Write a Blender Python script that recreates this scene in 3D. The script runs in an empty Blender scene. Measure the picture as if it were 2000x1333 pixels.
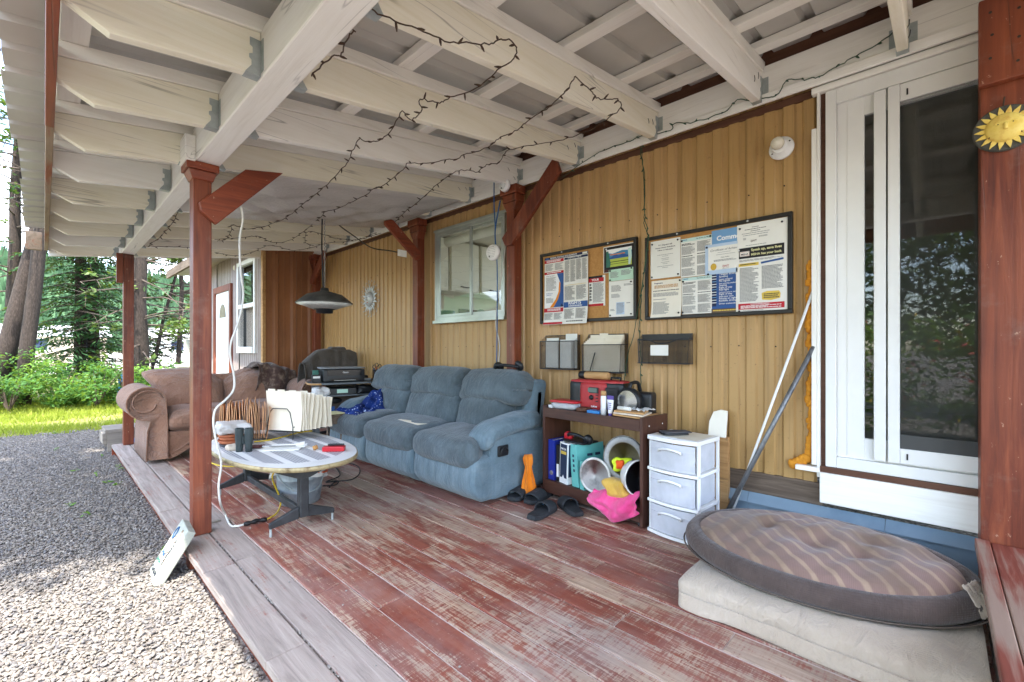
import bpy, bmesh, math, random
from mathutils import Vector, Matrix, noise as mnoise
R = math.radians
scene = bpy.context.scene
col = scene.collection
random.seed(7)

# ------------------------------------------------------------------ camera
CAMH = 1.06                      # lens height above the deck boards (deck top is z = 0)
FPX = 872.0
TH = math.atan2(915, 872)        # view is turned this far from the wall direction (+Y) towards the wall (+X)
cam = bpy.data.cameras.new('camera')
cam.sensor_width = 36.0
cam.lens = FPX / 2000 * 36.0
cam.shift_y = 15.5 / 2000
cam.clip_start = 0.02
cam.clip_end = 2000
camo = bpy.data.objects.new('camera', cam)
camo.location = (0, 0, CAMH)
camo.rotation_euler = (R(90), 0, -TH)
col.objects.link(camo)
scene.camera = camo

# ------------------------------------------------------------------ light
SUNV = Vector((-0.272, -0.36, 1.0)).normalized()      # towards the sun
sun_el = math.asin(SUNV.z)
sun_az = math.atan2(SUNV.x, SUNV.y)
w = bpy.data.worlds.new('World'); scene.world = w; w.use_nodes = True
wn = w.node_tree; wn.nodes.clear()
wo = wn.nodes.new('ShaderNodeOutputWorld'); wb = wn.nodes.new('ShaderNodeBackground')
sky = wn.nodes.new('ShaderNodeTexSky'); sky.sky_type = 'NISHITA'; sky.sun_disc = False
sky.sun_elevation = sun_el; sky.sun_rotation = sun_az; sky.air_density = 1.0; sky.dust_density = 1.2; sky.ozone_density = 1.2
wtc = wn.nodes.new('ShaderNodeTexCoord'); wns = wn.nodes.new('ShaderNodeTexNoise')
wmp = wn.nodes.new('ShaderNodeMapping'); wmp.inputs['Scale'].default_value = (1, 1, 2.4)
wns.inputs['Scale'].default_value = 3.2; wns.inputs['Detail'].default_value = 7; wns.inputs['Roughness'].default_value = 0.6
wrp = wn.nodes.new('ShaderNodeValToRGB'); wrp.color_ramp.elements[0].position = 0.50; wrp.color_ramp.elements[1].position = 0.68
wmx = wn.nodes.new('ShaderNodeMix'); wmx.data_type = 'RGBA'
wmx.inputs[7].default_value = (8.5, 8.7, 9.0, 1)        # sunlit cloud
wn.links.new(wtc.outputs['Generated'], wmp.inputs['Vector']); wn.links.new(wmp.outputs[0], wns.inputs['Vector'])
wn.links.new(wns.outputs['Fac'], wrp.inputs[0]); wn.links.new(wrp.outputs[0], wmx.inputs[0])
wn.links.new(sky.outputs[0], wmx.inputs[6]); wn.links.new(wmx.outputs[2], wb.inputs['Color'])
wb.inputs['Strength'].default_value = 0.15
wn.links.new(wb.outputs[0], wo.inputs['Surface'])
sl = bpy.data.lights.new('sun', 'SUN'); sl.energy = 2.0; sl.angle = R(0.55); sl.color = (1.0, 0.95, 0.87)
so = bpy.data.objects.new('sun', sl); so.rotation_euler = (-SUNV).to_track_quat('-Z', 'Y').to_euler(); so.location = (-4, -5, 14)
col.objects.link(so)
vs = scene.view_settings
vs.view_transform = 'Standard'; vs.look = 'None'; vs.gamma = 1; vs.use_curve_mapping = False
vs.exposure = 2.95
scene.render.engine = 'CYCLES'
scene.cycles.max_bounces = 10; scene.cycles.diffuse_bounces = 6; scene.cycles.transparent_max_bounces = 24

# ------------------------------------------------------------------ survey: photo measurements taken to known planes of the place
_s, _c = math.sin(TH), math.cos(TH)
def _ray(px, py):
    u = (px - 1000) / FPX
    return Vector((_s + _c * u, _c - _s * u, (682 - py) / FPX))
def onX(px, py, X): r = _ray(px, py); t = X / r.x; return Vector((X, r.y * t, CAMH + r.z * t))
def onY(px, py, Y): r = _ray(px, py); t = Y / r.y; return Vector((r.x * t, Y, CAMH + r.z * t))
def onZ(px, py, Z=0.0): r = _ray(px, py); t = (Z - CAMH) / r.z; return Vector((r.x * t, r.y * t, Z))
RZ0, RZB = 2.046, 0.136                                 # underside of the rafters: z = RZ0 + RZB * x
def zb(x): return RZ0 + RZB * x
def onRoof(px, py, off=0.015):
    r = _ray(px, py); t = (RZ0 - off - CAMH) / (r.z - RZB * r.x)
    return Vector((r.x * t, r.y * t, CAMH + r.z * t))

# ------------------------------------------------------------------ colour and materials
def L(h, a=1.0):
    if isinstance(h, str):
        h = [int(h[i:i + 2], 16) for i in (0, 2, 4)]
    v = [x / 255 for x in h[:3]]
    return tuple((x / 12.92 if x <= .04045 else ((x + .055) / 1.055) ** 2.4) for x in v) + (a,)

class NT:
    def __init__(s, name):
        s.m = bpy.data.materials.new(name); s.m.use_nodes = True
        s.t = s.m.node_tree; s.t.nodes.clear()
        s.out = s.n('ShaderNodeOutputMaterial')
    def n(s, t): return s.t.nodes.new(t)
    def set(s, sock, v):
        if v is None: return
        if isinstance(v, bpy.types.NodeSocket): s.t.links.new(v, sock)
        else: sock.default_value = v
    def pos(s): return s.n('ShaderNodeNewGeometry').outputs['Position']
    def normal(s): return s.n('ShaderNodeNewGeometry').outputs['Normal']
    def obj(s): return s.n('ShaderNodeTexCoord').outputs['Object']
    def rand(s): return s.n('ShaderNodeObjectInfo').outputs['Random']
    def map(s, v, scale=(1, 1, 1), loc=None, rot=None):
        k = s.n('ShaderNodeMapping'); s.set(k.inputs['Vector'], v); s.set(k.inputs['Scale'], scale)
        if loc is not None: s.set(k.inputs['Location'], loc)
        if rot is not None: k.inputs['Rotation'].default_value = rot
        return k.outputs[0]
    def noise(s, v, scale=5, detail=4, rough=.55, dist=0, out='Fac'):
        k = s.n('ShaderNodeTexNoise'); s.set(k.inputs['Vector'], v); k.inputs['Scale'].default_value = scale
        k.inputs['Detail'].default_value = detail; k.inputs['Roughness'].default_value = rough; k.inputs['Distortion'].default_value = dist
        return k.outputs[out]
    def vor(s, v, scale=5, feature='F1', out='Distance', rnd=1):
        k = s.n('ShaderNodeTexVoronoi'); k.feature = feature; s.set(k.inputs['Vector'], v); k.inputs['Scale'].default_value = scale
        k.inputs['Randomness'].default_value = rnd
        return k.outputs[out]
    def wave(s, v, scale=5, dist=0, detail=2, dscale=1, direction='X', typ='BANDS'):
        k = s.n('ShaderNodeTexWave'); k.wave_type = typ
        if typ == 'BANDS': k.bands_direction = direction
        s.set(k.inputs['Vector'], v); k.inputs['Scale'].default_value = scale; k.inputs['Distortion'].default_value = dist
        k.inputs['Detail'].default_value = detail; k.inputs['Detail Scale'].default_value = dscale
        return k.outputs['Fac']
    def math(s, op, a, b=None, clamp=False):
        k = s.n('ShaderNodeMath'); k.operation = op; k.use_clamp = clamp; s.set(k.inputs[0], a)
        if b is not None: s.set(k.inputs[1], b)
        return k.outputs[0]
    def ramp(s, f, stops, interp='LINEAR'):
        k = s.n('ShaderNodeValToRGB'); k.color_ramp.interpolation = interp
        e = k.color_ramp.elements
        while len(e) < len(stops): e.new(0.5)
        for el, (p, c) in zip(e, stops):
            el.position = p; el.color = c if not isinstance(c, (int, float)) else (c, c, c, 1)
        s.set(k.inputs[0], f); return k.outputs[0]
    def mix(s, f, a, b, mode='MIX'):
        k = s.n('ShaderNodeMix'); k.data_type = 'RGBA'; k.blend_type = mode
        s.set(k.inputs[0], f); s.set(k.inputs[6], a); s.set(k.inputs[7], b); return k.outputs[2]
    def sep(s, v):
        k = s.n('ShaderNodeSeparateXYZ'); s.set(k.inputs[0], v); return k.outputs
    def comb(s, x, y, z):
        k = s.n('ShaderNodeCombineXYZ'); s.set(k.inputs[0], x); s.set(k.inputs[1], y); s.set(k.inputs[2], z); return k.outputs[0]
    def bump(s, h, strength=.3, dist=.01, nrm=None):
        k = s.n('ShaderNodeBump'); k.inputs['Strength'].default_value = strength; k.inputs['Distance'].default_value = dist
        s.set(k.inputs['Height'], h)
        if nrm is not None: s.set(k.inputs['Normal'], nrm)
        return k.outputs[0]
    def bsdf(s, color, rough=.6, metal=0, nrm=None, spec=.5, **kw):
        k = s.n('ShaderNodeBsdfPrincipled')
        s.set(k.inputs['Base Color'], color); s.set(k.inputs['Roughness'], rough); s.set(k.inputs['Metallic'], metal)
        s.set(k.inputs['Specular IOR Level'], spec)
        if nrm is not None: s.set(k.inputs['Normal'], nrm)
        for a, b in kw.items(): s.set(k.inputs[a.replace('_', ' ')], b)
        s.t.links.new(k.outputs[0], s.out.inputs['Surface']); return s.m

MATS = {}
def mk(name, c1, c2=None, scale=6, stretch=(1, 1, 1), rough=.6, metal=0, bump=0, bscale=60, bdist=.002, spec=.4, c3=None, objspace=False, detail=5, varr=0.0, **kw):
    """mottled surface: two or three tones by noise, fine relief"""
    N = NT(name)
    p = N.obj() if objspace else N.pos()
    v = N.map(p, stretch)
    if c2 is None:
        a = L(c1) if isinstance(c1, str) else c1
        color = N.mix(N.noise(v, scale, 4), tuple(x * .86 for x in a[:3]) + (1,), tuple(min(1, x * 1.1) for x in a[:3]) + (1,))
    else:
        st = [(.32, L(c1)), (.68, L(c2))] if c3 is None else [(.28, L(c1)), (.5, L(c2)), (.72, L(c3))]
        color = N.ramp(N.noise(v, scale, detail, .6), st)
    if varr:
        k = N.math('MULTIPLY_ADD', N.rand(), varr); k.node.inputs[2].default_value = 1 - varr / 2
        color = N.mix(1.0, color, N.comb(k, k, k), 'MULTIPLY')
    nr = N.bump(N.noise(v, bscale, 3, .6), bump, bdist) if bump else None
    MATS[name] = N.bsdf(color, rough, metal, nr, spec, **kw)
    return MATS[name]

def wood_mat(name, base, dark, light, axis='Z', rough=.5, spec=.4, fine=1.0, worn=None, worn_amt=.5, knots=True, objspace=False, bump=.35, chips=None):
    N = NT(name)
    st = {'X': (.9, 14, 14), 'Y': (14, .9, 14), 'Z': (14, 14, .9)}[axis]
    p = N.pos()
    rnd = N.rand()
    off = N.comb(N.math('MULTIPLY', rnd, 7.3), N.math('MULTIPLY', rnd, 3.1), N.math('MULTIPLY', rnd, 5.7))
    v = N.map(p, st, loc=off)
    g = N.noise(v, 2.2 * fine, 6, .62, .6)
    fineg = N.noise(N.map(p, tuple(x * 4 if x > 1 else x * 1.5 for x in st), loc=off), 3.0 * fine, 4, .6)
    big = N.noise(p, 1.7, 3, .5)
    c = N.ramp(g, [(.28, L(dark)), (.5, L(base)), (.74, L(light))])
    c = N.mix(N.math('MULTIPLY', fineg, .5), c, L(dark))
    c = N.mix(N.ramp(big, [(.35, 0), (.75, .45)]), c, L(light))
    if worn:
        wf = N.math('ADD', N.math('MULTIPLY', g, .55), N.math('MULTIPLY', big, .6))
        c = N.mix(N.ramp(wf, [(1.05 - worn_amt - .06, 0), (1.05 - worn_amt + .06, .9)]), c, L(worn))
    if knots:
        kv = N.vor(N.map(p, tuple(x * .36 if x > 1 else x * 1.1 for x in st), loc=off), 1.25)
        c = N.mix(N.ramp(kv, [(.04, .62 if chips else .2), (.13, 0)]), c, L('2a1812' if chips else dark))
    if chips:
        c = N.mix(N.ramp(N.noise(N.map(p, (1, 1, .6), loc=off), 38, 4, .7), [(.665, 0), (.70, .75)]), c, L(chips))
        c = N.mix(N.ramp(N.noise(p, 6, 5, .7), [(.55, 0), (.75, .35)]), c, L('8a7468'))
    st2 = tuple(x * .55 if x > 1 else x * .35 for x in st)
    cn = N.noise(N.map(p, st2, loc=off), 1.6, 2, .4, .4)
    crack = N.math('MULTIPLY', N.ramp(cn, [(.490, 0), (.5, 1), (.510, 0)]), N.ramp(N.noise(p, 2.1, 3), [(.5, 0), (.62, 1)]))
    c = N.mix(N.math('MULTIPLY', crack, .5), c, L('2c241e'))
    stain = N.ramp(N.noise(N.map(p, (1, 1, 1), loc=off), 5.5, 5, .7), [(.60, 0), (.82, .38)])
    c = N.mix(stain, c, L(dark))
    h = N.math('ADD', g, N.math('MULTIPLY', fineg, .6))
    h = N.math('SUBTRACT', h, N.math('MULTIPLY', crack, .8))
    MATS[name] = N.bsdf(c, rough, 0, N.bump(h, bump, .003), spec)
    return MATS[name]

# ------------------------------------------------------------------ mesh helpers
OFF = {}
class MB:
    def __init__(s): s.v = []; s.f = []; s.mi = []; s.cur = 0
    def add(s, vs, fs):
        b = len(s.v); s.v.extend(Vector(v) for v in vs)
        for f in fs: s.f.append(tuple(i + b for i in f)); s.mi.append(s.cur)
        return s
    def box(s, x0, x1, y0, y1, z0, z1):
        x0, x1 = sorted((x0, x1)); y0, y1 = sorted((y0, y1)); z0, z1 = sorted((z0, z1))
        return s.add([(x0, y0, z0), (x1, y0, z0), (x1, y1, z0), (x0, y1, z0), (x0, y0, z1), (x1, y0, z1), (x1, y1, z1), (x0, y1, z1)],
                     [(0, 3, 2, 1), (4, 5, 6, 7), (0, 1, 5, 4), (1, 2, 6, 5), (2, 3, 7, 6), (3, 0, 4, 7)])
    def hexa(s, p):     # 8 points: bottom ring then top ring, counter-clockwise seen from above
        return s.add(p, [(0, 3, 2, 1), (4, 5, 6, 7), (0, 1, 5, 4), (1, 2, 6, 5), (2, 3, 7, 6), (3, 0, 4, 7)])
    def beam(s, a, b, wdt, hgt, up=(0, 0, 1)):
        a, b = Vector(a), Vector(b); d = (b - a).normalized(); sd = d.cross(Vector(up)).normalized(); u = sd.cross(d)
        q = lambda p: [p - sd * wdt / 2 - u * hgt / 2, p + sd * wdt / 2 - u * hgt / 2, p + sd * wdt / 2 + u * hgt / 2, p - sd * wdt / 2 + u * hgt / 2]
        return s.add(q(a) + q(b), [(0, 1, 2, 3), (4, 7, 6, 5), (0, 4, 5, 1), (1, 5, 6, 2), (2, 6, 7, 3), (3, 7, 4, 0)])
    def prism(s, poly, fn):      # poly: 2D points; fn(u, v, side) -> 3D
        n = len(poly); vs = [fn(u, v, 0) for u, v in poly] + [fn(u, v, 1) for u, v in poly]
        fs = [tuple(range(n))[::-1], tuple(range(n, 2 * n))] + [(i, (i + 1) % n, n + (i + 1) % n, n + i) for i in range(n)]
        return s.add(vs, fs)
    def tube(s, pts, r, n=8, caps=True, rfn=None):
        pts = [Vector(p) for p in pts]; m = len(pts); vs = []; prev = None
        for i, p in enumerate(pts):
            t = (pts[min(i + 1, m - 1)] - pts[max(i - 1, 0)])
            if t.length < 1e-9: t = Vector((0, 0, 1))
            t.normalize()
            if prev is None:
                a = Vector((0, 0, 1)) if abs(t.z) < .9 else Vector((1, 0, 0))
                prev = t.cross(a).normalized()
            sd = (prev - t * prev.dot(t))
            if sd.length < 1e-6: sd = t.orthogonal()
            sd.normalize(); prev = sd; u = t.cross(sd)
            rr = rfn(i / (m - 1)) if rfn else (r[i] if isinstance(r, (list, tuple)) else r)
            for k in range(n):
                an = 2 * math.pi * k / n; vs.append(p + (sd * math.cos(an) + u * math.sin(an)) * rr)
        fs = [(i * n + k, i * n + (k + 1) % n, (i + 1) * n + (k + 1) % n, (i + 1) * n + k) for i in range(m - 1) for k in range(n)]
        if caps: fs += [tuple(range(n))[::-1], tuple(range((m - 1) * n, m * n))]
        return s.add(vs, fs)
    def lathe(s, prof, n=24, M=None, fn=None):   # prof: (r, z)
        vs = []; M = M or Matrix()
        for r, z in prof:
            for k in range(n):
                a = 2 * math.pi * k / n; v = Vector((r * math.cos(a), r * math.sin(a), z))
                if fn: v = fn(v)
                vs.append(M @ v)
        m = len(prof)
        fs = [(i * n + k, i * n + (k + 1) % n, (i + 1) * n + (k + 1) % n, (i + 1) * n + k) for i in range(m - 1) for k in range(n)]
        if prof[0][0] > 1e-4: fs.append(tuple(range(n))[::-1])
        if prof[-1][0] > 1e-4: fs.append(tuple(range((m - 1) * n, m * n)))
        return s.add(vs, fs)
    def grid(s, nu, nv, fn):
        vs = [fn(i / nu, j / nv) for j in range(nv + 1) for i in range(nu + 1)]
        fs = [(j * (nu + 1) + i, j * (nu + 1) + i + 1, (j + 1) * (nu + 1) + i + 1, (j + 1) * (nu + 1) + i) for j in range(nv) for i in range(nu)]
        return s.add(vs, fs)
    def rbox(s, c, size, r, n=6, fn=None, M=None):
        """box with rounded edges, every face a grid so that it can be bulged by fn(point in -1..1, world point)"""
        c = Vector(c); h = Vector(size) / 2; r = min(r, h.x, h.y, h.z)
        key = {}; vs = []; fs = []
        def tt(i):
            t = i / n; return math.sin((t - .5) * math.pi) * .35 + (2 * t - 1) * .65
        def vert(p):
            k = (round(p[0], 4), round(p[1], 4), round(p[2], 4))
            if k in key: return key[k]
            q = Vector((p[0] * h.x, p[1] * h.y, p[2] * h.z))
            inn = Vector(tuple(max(-(h[i] - r), min(h[i] - r, q[i])) for i in range(3)))
            dv = q - inn
            if dv.length > 1e-9: q = inn + dv.normalized() * r
            if fn: q = fn(Vector(p), q)
            q = c + q
            if M: q = M @ q
            key[k] = len(vs); vs.append(q); return key[k]
        for ax in range(3):
            for sg in (-1, 1):
                a1, a2 = (ax + 1) % 3, (ax + 2) % 3
                for i in range(n):
                    for j in range(n):
                        idx = []
                        for (di, dj) in ((0, 0), (1, 0), (1, 1), (0, 1)):
                            p = [0, 0, 0]; p[ax] = sg; p[a1] = tt(i + di); p[a2] = tt(j + dj); idx.append(vert(p))
                        fs.append(tuple(idx) if sg > 0 else tuple(idx[::-1]))
        return s.add(vs, fs)
    def xform(s, M):
        s.v = [M @ v for v in s.v]; return s
    def build(s, name, mat, parent=None, smooth=False, bevel=0, local=False, seg=2, sub=0, solid=0):
        me = bpy.data.meshes.new(name)
        off = Vector((0, 0, 0)) if (local or parent is None) else OFF.get(parent.name, Vector((0, 0, 0)))
        me.from_pydata([tuple(v - off) for v in s.v], [], s.f)
        mats = mat if isinstance(mat, (list, tuple)) else [mat]
        for m in mats: me.materials.append(MATS[m] if isinstance(m, str) else m)
        if len(mats) > 1: me.polygons.foreach_set('material_index', s.mi)
        if smooth: me.polygons.foreach_set('use_smooth', [True] * len(me.polygons))
        me.update()
        o = bpy.data.objects.new(name, me); col.objects.link(o)
        if parent is not None:
            o.parent = parent; OFF[o.name] = off
        if solid:
            d = o.modifiers.new('solid', 'SOLIDIFY'); d.thickness = solid; d.offset = 0
        if bevel:
            b = o.modifiers.new('bevel', 'BEVEL'); b.width = bevel; b.segments = seg; b.limit_method = 'ANGLE'; b.angle_limit = R(40)
            b.harden_normals = False
        if sub:
            b = o.modifiers.new('sub', 'SUBSURF'); b.levels = sub; b.render_levels = sub
        return o

def tag(o, label, cat, group=None):
    o['label'] = label; o['category'] = cat
    if group: o['group'] = group
    return o
def thing(name, label, cat, loc=(0, 0, 0), group=None, rz=0.0, local=False):
    o = bpy.data.objects.new(name, None); o.empty_display_size = .1; col.objects.link(o); o.location = loc
    o.rotation_euler = (0, 0, rz)
    OFF[o.name] = Vector((0, 0, 0)) if local else Vector(loc)
    return tag(o, label, cat, group)
def struct(o, kind='structure'): o['kind'] = kind; return o

def text_mb(txt, width=None, height=None, bold=0.0, shear=0.0, align='LEFT', thick=0.0):
    """lettering as flat mesh data in the x/y plane, origin at its lower left (or centre)"""
    cu = bpy.data.curves.new('lettering', 'FONT'); cu.body = txt; cu.size = 1; cu.shear = shear; cu.offset = bold; cu.extrude = thick
    cu.resolution_u = 3
    o = bpy.data.objects.new('lettering_source', cu)
    me = bpy.data.meshes.new_from_object(o)
    mb = MB(); mb.v = [v.co.copy() for v in me.vertices]; mb.f = [tuple(p.vertices) for p in me.polygons]; mb.mi = [0] * len(mb.f)
    bpy.data.objects.remove(o); bpy.data.curves.remove(cu); bpy.data.meshes.remove(me)
    if mb.v:
        x0 = min(v.x for v in mb.v); x1 = max(v.x for v in mb.v); y0 = min(v.y for v in mb.v); y1 = max(v.y for v in mb.v)
        sx = width / (x1 - x0) if width else None; sy = height / (y1 - y0) if height else None
        if sx is None: sx = sy
        if sy is None: sy = sx
        ox = x0 if align == 'LEFT' else (x0 + x1) / 2
        mb.v = [Vector(((v.x - ox) * sx, (v.y - y0) * sy, v.z)) for v in mb.v]
    return mb
def frame(o, ux, uy):
    """matrix that lays the x/y plane out at o with x along ux and y along uy"""
    ux = Vector(ux).normalized(); uy = Vector(uy); uy = (uy - ux * uy.dot(ux)).normalized(); n = ux.cross(uy)
    return Matrix(((ux.x, uy.x, n.x, o[0]), (ux.y, uy.y, n.y, o[1]), (ux.z, uy.z, n.z, o[2]), (0, 0, 0, 1)))
def smooth_path(pts, k=6):
    P = [Vector(p) for p in pts]; out = []
    for i in range(len(P) - 1):
        p0, p1, p2, p3 = P[max(i - 1, 0)], P[i], P[i + 1], P[min(i + 2, len(P) - 1)]
        for j in range(k):
            t = j / k
            out.append(.5 * ((2 * p1) + (p2 - p0) * t + (2 * p0 - 5 * p1 + 4 * p2 - p3) * t * t + (3 * p1 - p0 - 3 * p2 + p3) * t ** 3))
    out.append(P[-1]); return out
def nz(p, sc=1.0, seed=0.0): return mnoise.noise(Vector(p) * sc + Vector((seed, seed * 1.7, seed * .6)))
# ------------------------------------------------------------------ materials of the place
wood_mat('red_stain', '70331f', '431b12', '9a5233', 'Z', .45, .4, chips='b08a72')
wood_mat('red_stain_x', '7a3320', '4c1e13', '9c4e2c', 'X', .45, .4, chips='b08a72')
wood_mat('red_stain_y', '8a3d25', '5c281b', 'a5502f', 'Y', .45, .45)
wood_mat('brown_stain', '5a3a2a', '402619', '6e4a38', 'Y', .55, .35)
wood_mat('white_paint_x', 'f0ede5', 'e2ddd2', 'f6f4ee', 'X', .6, .3, bump=.3)
wood_mat('white_paint_y', 'f0ede6', 'e0dbd2', 'f6f4ef', 'Y', .6, .3, bump=.3)
wood_mat('white_paint_z', 'eae7df', 'dcd9d0', 'f2f0ea', 'Z', .6, .3, bump=.2)
wood_mat('cream_joist', 'efe9d6', 'e2dabf', 'f5f1e3', 'X', .62, .3, bump=.3)
wood_mat('weathered', '6e5f52', '4a3e35', '8a7a6a', 'Y', .85, .2, bump=.6)
wood_mat('grey_lumber', '8f867b', '6a6259', 'a69c90', 'X', .85, .2, bump=.6)
wood_mat('laminate', '4a2c22', '33201a', '5a3a2c', 'Y', .45, .4, bump=.08)
wood_mat('laminate_z', '4a2c22', '33201a', '5a3a2c', 'Z', .45, .4, bump=.08)
wood_mat('pale_wood', 'b98f5e', '9a7145', 'cfa876', 'Y', .7, .3)

def deck_mat(name, wear):
    N = NT(name); p = N.pos(); rnd = N.rand()
    off = N.comb(N.math('MULTIPLY', rnd, 3.0), N.math('MULTIPLY', rnd, 23.0), N.math('MULTIPLY', rnd, 9.0))
    v = N.map(p, (16, .8, 16), loc=off)
    grain = N.noise(v, 2.0, 6, .65, 1.2)
    fine = N.noise(N.map(p, (75, 3.0, 20), loc=off), 2.0, 6, .72, .3)
    saw = N.noise(N.map(p, (9, 110, 9), loc=off), 1.0, 4, .7)          # rough-sawn marks across the board
    big = N.noise(p, .9, 3, .5)
    mid = N.noise(N.map(p, (7, 1.7, 1), loc=off), 1.5, 6, .68, .5)
    w_ = N.math('ADD', N.math('MULTIPLY', big, .5), N.math('MULTIPLY', mid, .95))
    w_ = N.math('ADD', w_, N.math('MULTIPLY', fine, .9))
    w_ = N.math('ADD', w_, N.math('MULTIPLY', saw, .55))
    w_ = N.math('ADD', w_, N.math('MULTIPLY', rnd, .10))
    w_ = N.math('ADD', w_, wear - 1.50)
    mask = N.ramp(w_, [(.0, 0), (.10, .85), (.2, 1)])
    paint = N.ramp(N.noise(v, 1.3, 5, .6), [(.3, L('6e3226')), (.55, L('874634')), (.8, L('9a5f4a'))])
    tan = N.ramp(grain, [(.3, L('bfa68c')), (.5, L('ae937a')), (.72, L('86705c'))])
    grey = N.ramp(grain, [(.3, L('b3a89d')), (.55, L('9d9288')), (.75, L('7a7068'))])
    if name == 'deck_grey': tan = N.ramp(grain, [(.3, L('ada197')), (.5, L('998d84')), (.72, L('776c65'))])
    bare = N.mix(N.ramp(N.noise(p, .8, 3, .5), [(.45, 0), (.7, .8)]), tan, grey)
    c = N.mix(mask, paint, bare)
    dust = N.ramp(N.noise(p, 1.7, 6, .7), [(.44, 0.03), (.72, .48)])
    c = N.mix(dust, c, L('a8968f'))
    dirt = N.ramp(N.noise(N.map(p, (1, .8, 1), loc=(3, 9, 1)), 1.6, 5, .6), [(.56, 0), (.78, .5)])
    c = N.mix(dirt, c, L('5a463d'))
    kn = N.vor(N.map(p, (5.5, 1.1, 1), loc=off), 1.3)
    c = N.mix(N.ramp(kn, [(.03, .6), (.075, 0)]), c, L('4a3026'))
    h = N.math('ADD', N.math('MULTIPLY', grain, 1.0), N.math('MULTIPLY', fine, .9))
    h = N.math('SUBTRACT', h, N.math('MULTIPLY', mask, .35))
    MATS[name] = N.bsdf(c, N.ramp(mask, [(0, .48), (1, .8)]), 0, N.bump(h, .5, .003), .35)
wood_mat('fascia_bare', '98826a', '755f49', 'ac9880', 'Y', .7, .3, worn='8a4a2e', worn_amt=.42)
wood_mat('landing_red', '7c3e30', '5e2c22', '93584a', 'X', .65, .3, worn='8d7a6c', worn_amt=.45)
deck_mat('deck_paint', .0)
deck_mat('deck_grey', .26)
deck_mat('deck_worn', .08)
mk('board_dust', 'bfada2', 'd0c0b5', 40, rough=.95)

# corrugated siding: sun-faded tan enamel with run-down streaks and dust in the flutes
def siding_mat(name, a, b, d):
    N = NT(name); p = N.pos()
    streak = N.noise(N.map(p, (3, 26, .7)), 1.5, 5, .65)
    cloud = N.noise(p, 1.3, 4, .6)
    c = N.ramp(cloud, [(.3, L(a)), (.7, L(b))])
    c = N.mix(N.ramp(streak, [(.5, 0), (.78, .62)]), c, L(d))
    tr_ = N.math('MULTIPLY_ADD', N.rand(), .14); tr_.node.inputs[2].default_value = .93
    c = N.mix(1.0, c, N.comb(tr_, tr_, N.math('MULTIPLY', tr_, tr_)), 'MULTIPLY')
    speck = N.ramp(N.noise(p, 55, 3, .6), [(.64, 0), (.72, .6)])
    c = N.mix(speck, c, L(d))
    MATS[name] = N.bsdf(c, .42, 0, N.bump(N.noise(p, 14, 3), .12, .004), .4)
siding_mat('tan_siding', 'ad8853', 'b79362', '7c6040')
siding_mat('brown_siding', '8a5836', '9a6a44', '4a2e20')
siding_mat('grey_siding', '8f8177', 'a89b90', '5e4a3e')
mk('roof_metal', 'bab8b3', 'cac8c3', 1.5, (1, 1, 1), .48, .25, .05, 12, .004)
mk('eave_metal', 'b3b3ae', 'c2c2bc', 2, (1, 1, 1), .5, .15, c3='8d7d68')
mk('galvanised', '98a09e', 'b4bab8', 22, rough=.45, metal=.25)
mk('bucket_metal', '7d8890', 'a8b2b8', 9, rough=.45, metal=.65, c3='93a0a6')
mk('aluminium', 'a6aaa6', 'b8bcb8', 5, rough=.35, metal=.7)
mk('flashing', '6d8496', '8499a8', 3, rough=.4, metal=.2, c3='788f9f')
mk('white_vinyl', 'dfdeda', 'e8e7e2', 3, rough=.4)
mk('white_plastic', 'e4e4e2', 'ececea', 4, rough=.4)
mk('aged_plastic', 'd8d0bc', 'e0dac8', 12, rough=.5)
mk('black_plastic', '17181a', '222326', 8, rough=.42)
mk('black_metal', '1c1e20', '2c2e30', 14, rough=.5, c3='3c3e40', spec=.5)
mk('black_frame', '17140f', '231e17', 8, rough=.45)
mk('rubber', '26282a', '34373a', 10, rough=.75, bump=.3, bscale=160)
mk('cork', 'a87a45', 'b98a52', 60, rough=.9, bump=.3, bscale=120)
mk('paper', 'dcdad2', 'e6e4dc', 5, rough=.85)
mk('paper_warm', 'ddd6c6', 'e4decf', 5, rough=.85)
mk('ink', '3a3a3c', rough=.8)
mk('ink_light', '8c8c8c', rough=.8)
mk('print_red', 'b3202c', rough=.7); mk('print_navy', '1f2b4d', rough=.7); mk('print_blue', '2f5590', rough=.7)
mk('print_sky', '6f9bc4', rough=.7); mk('print_orange', 'e0871f', rough=.7); mk('print_black', '17161a', rough=.6)
mk('print_yellow', 'd8b94e', rough=.7); mk('print_white', 'e8e8e6', rough=.7); mk('print_green', 'b6d6c0', rough=.8)
mk('print_mint', 'bcd6cf', rough=.8); mk('print_gold', 'caa233', rough=.5); mk('print_lake', '3f7fa8', rough=.6); mk('print_meadow', 'a9b84a', rough=.6)
mk('print_pale_blue', 'b3c7dd', rough=.8); mk('print_maroon', '4a2320', rough=.7)
mk('foam', 'c07a1c', 'd8932c', 30, rough=.9, bump=.6, bscale=60, bdist=.006)
mk('wire_brown', '3a2a1e', '4a3626', 20, rough=.6)
mk('wire_green', '24402a', '31503a', 20, rough=.6)
mk('cord_white', 'd6d4cc', rough=.5); mk('cord_yellow', 'd1b433', rough=.5); mk('cord_black', '151515', rough=.5)
mk('rope_blue', '2f5f96', rough=.7); mk('hook_red', 'b5222a', rough=.4); mk('cord_orange', 'c8582a', rough=.5)

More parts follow.
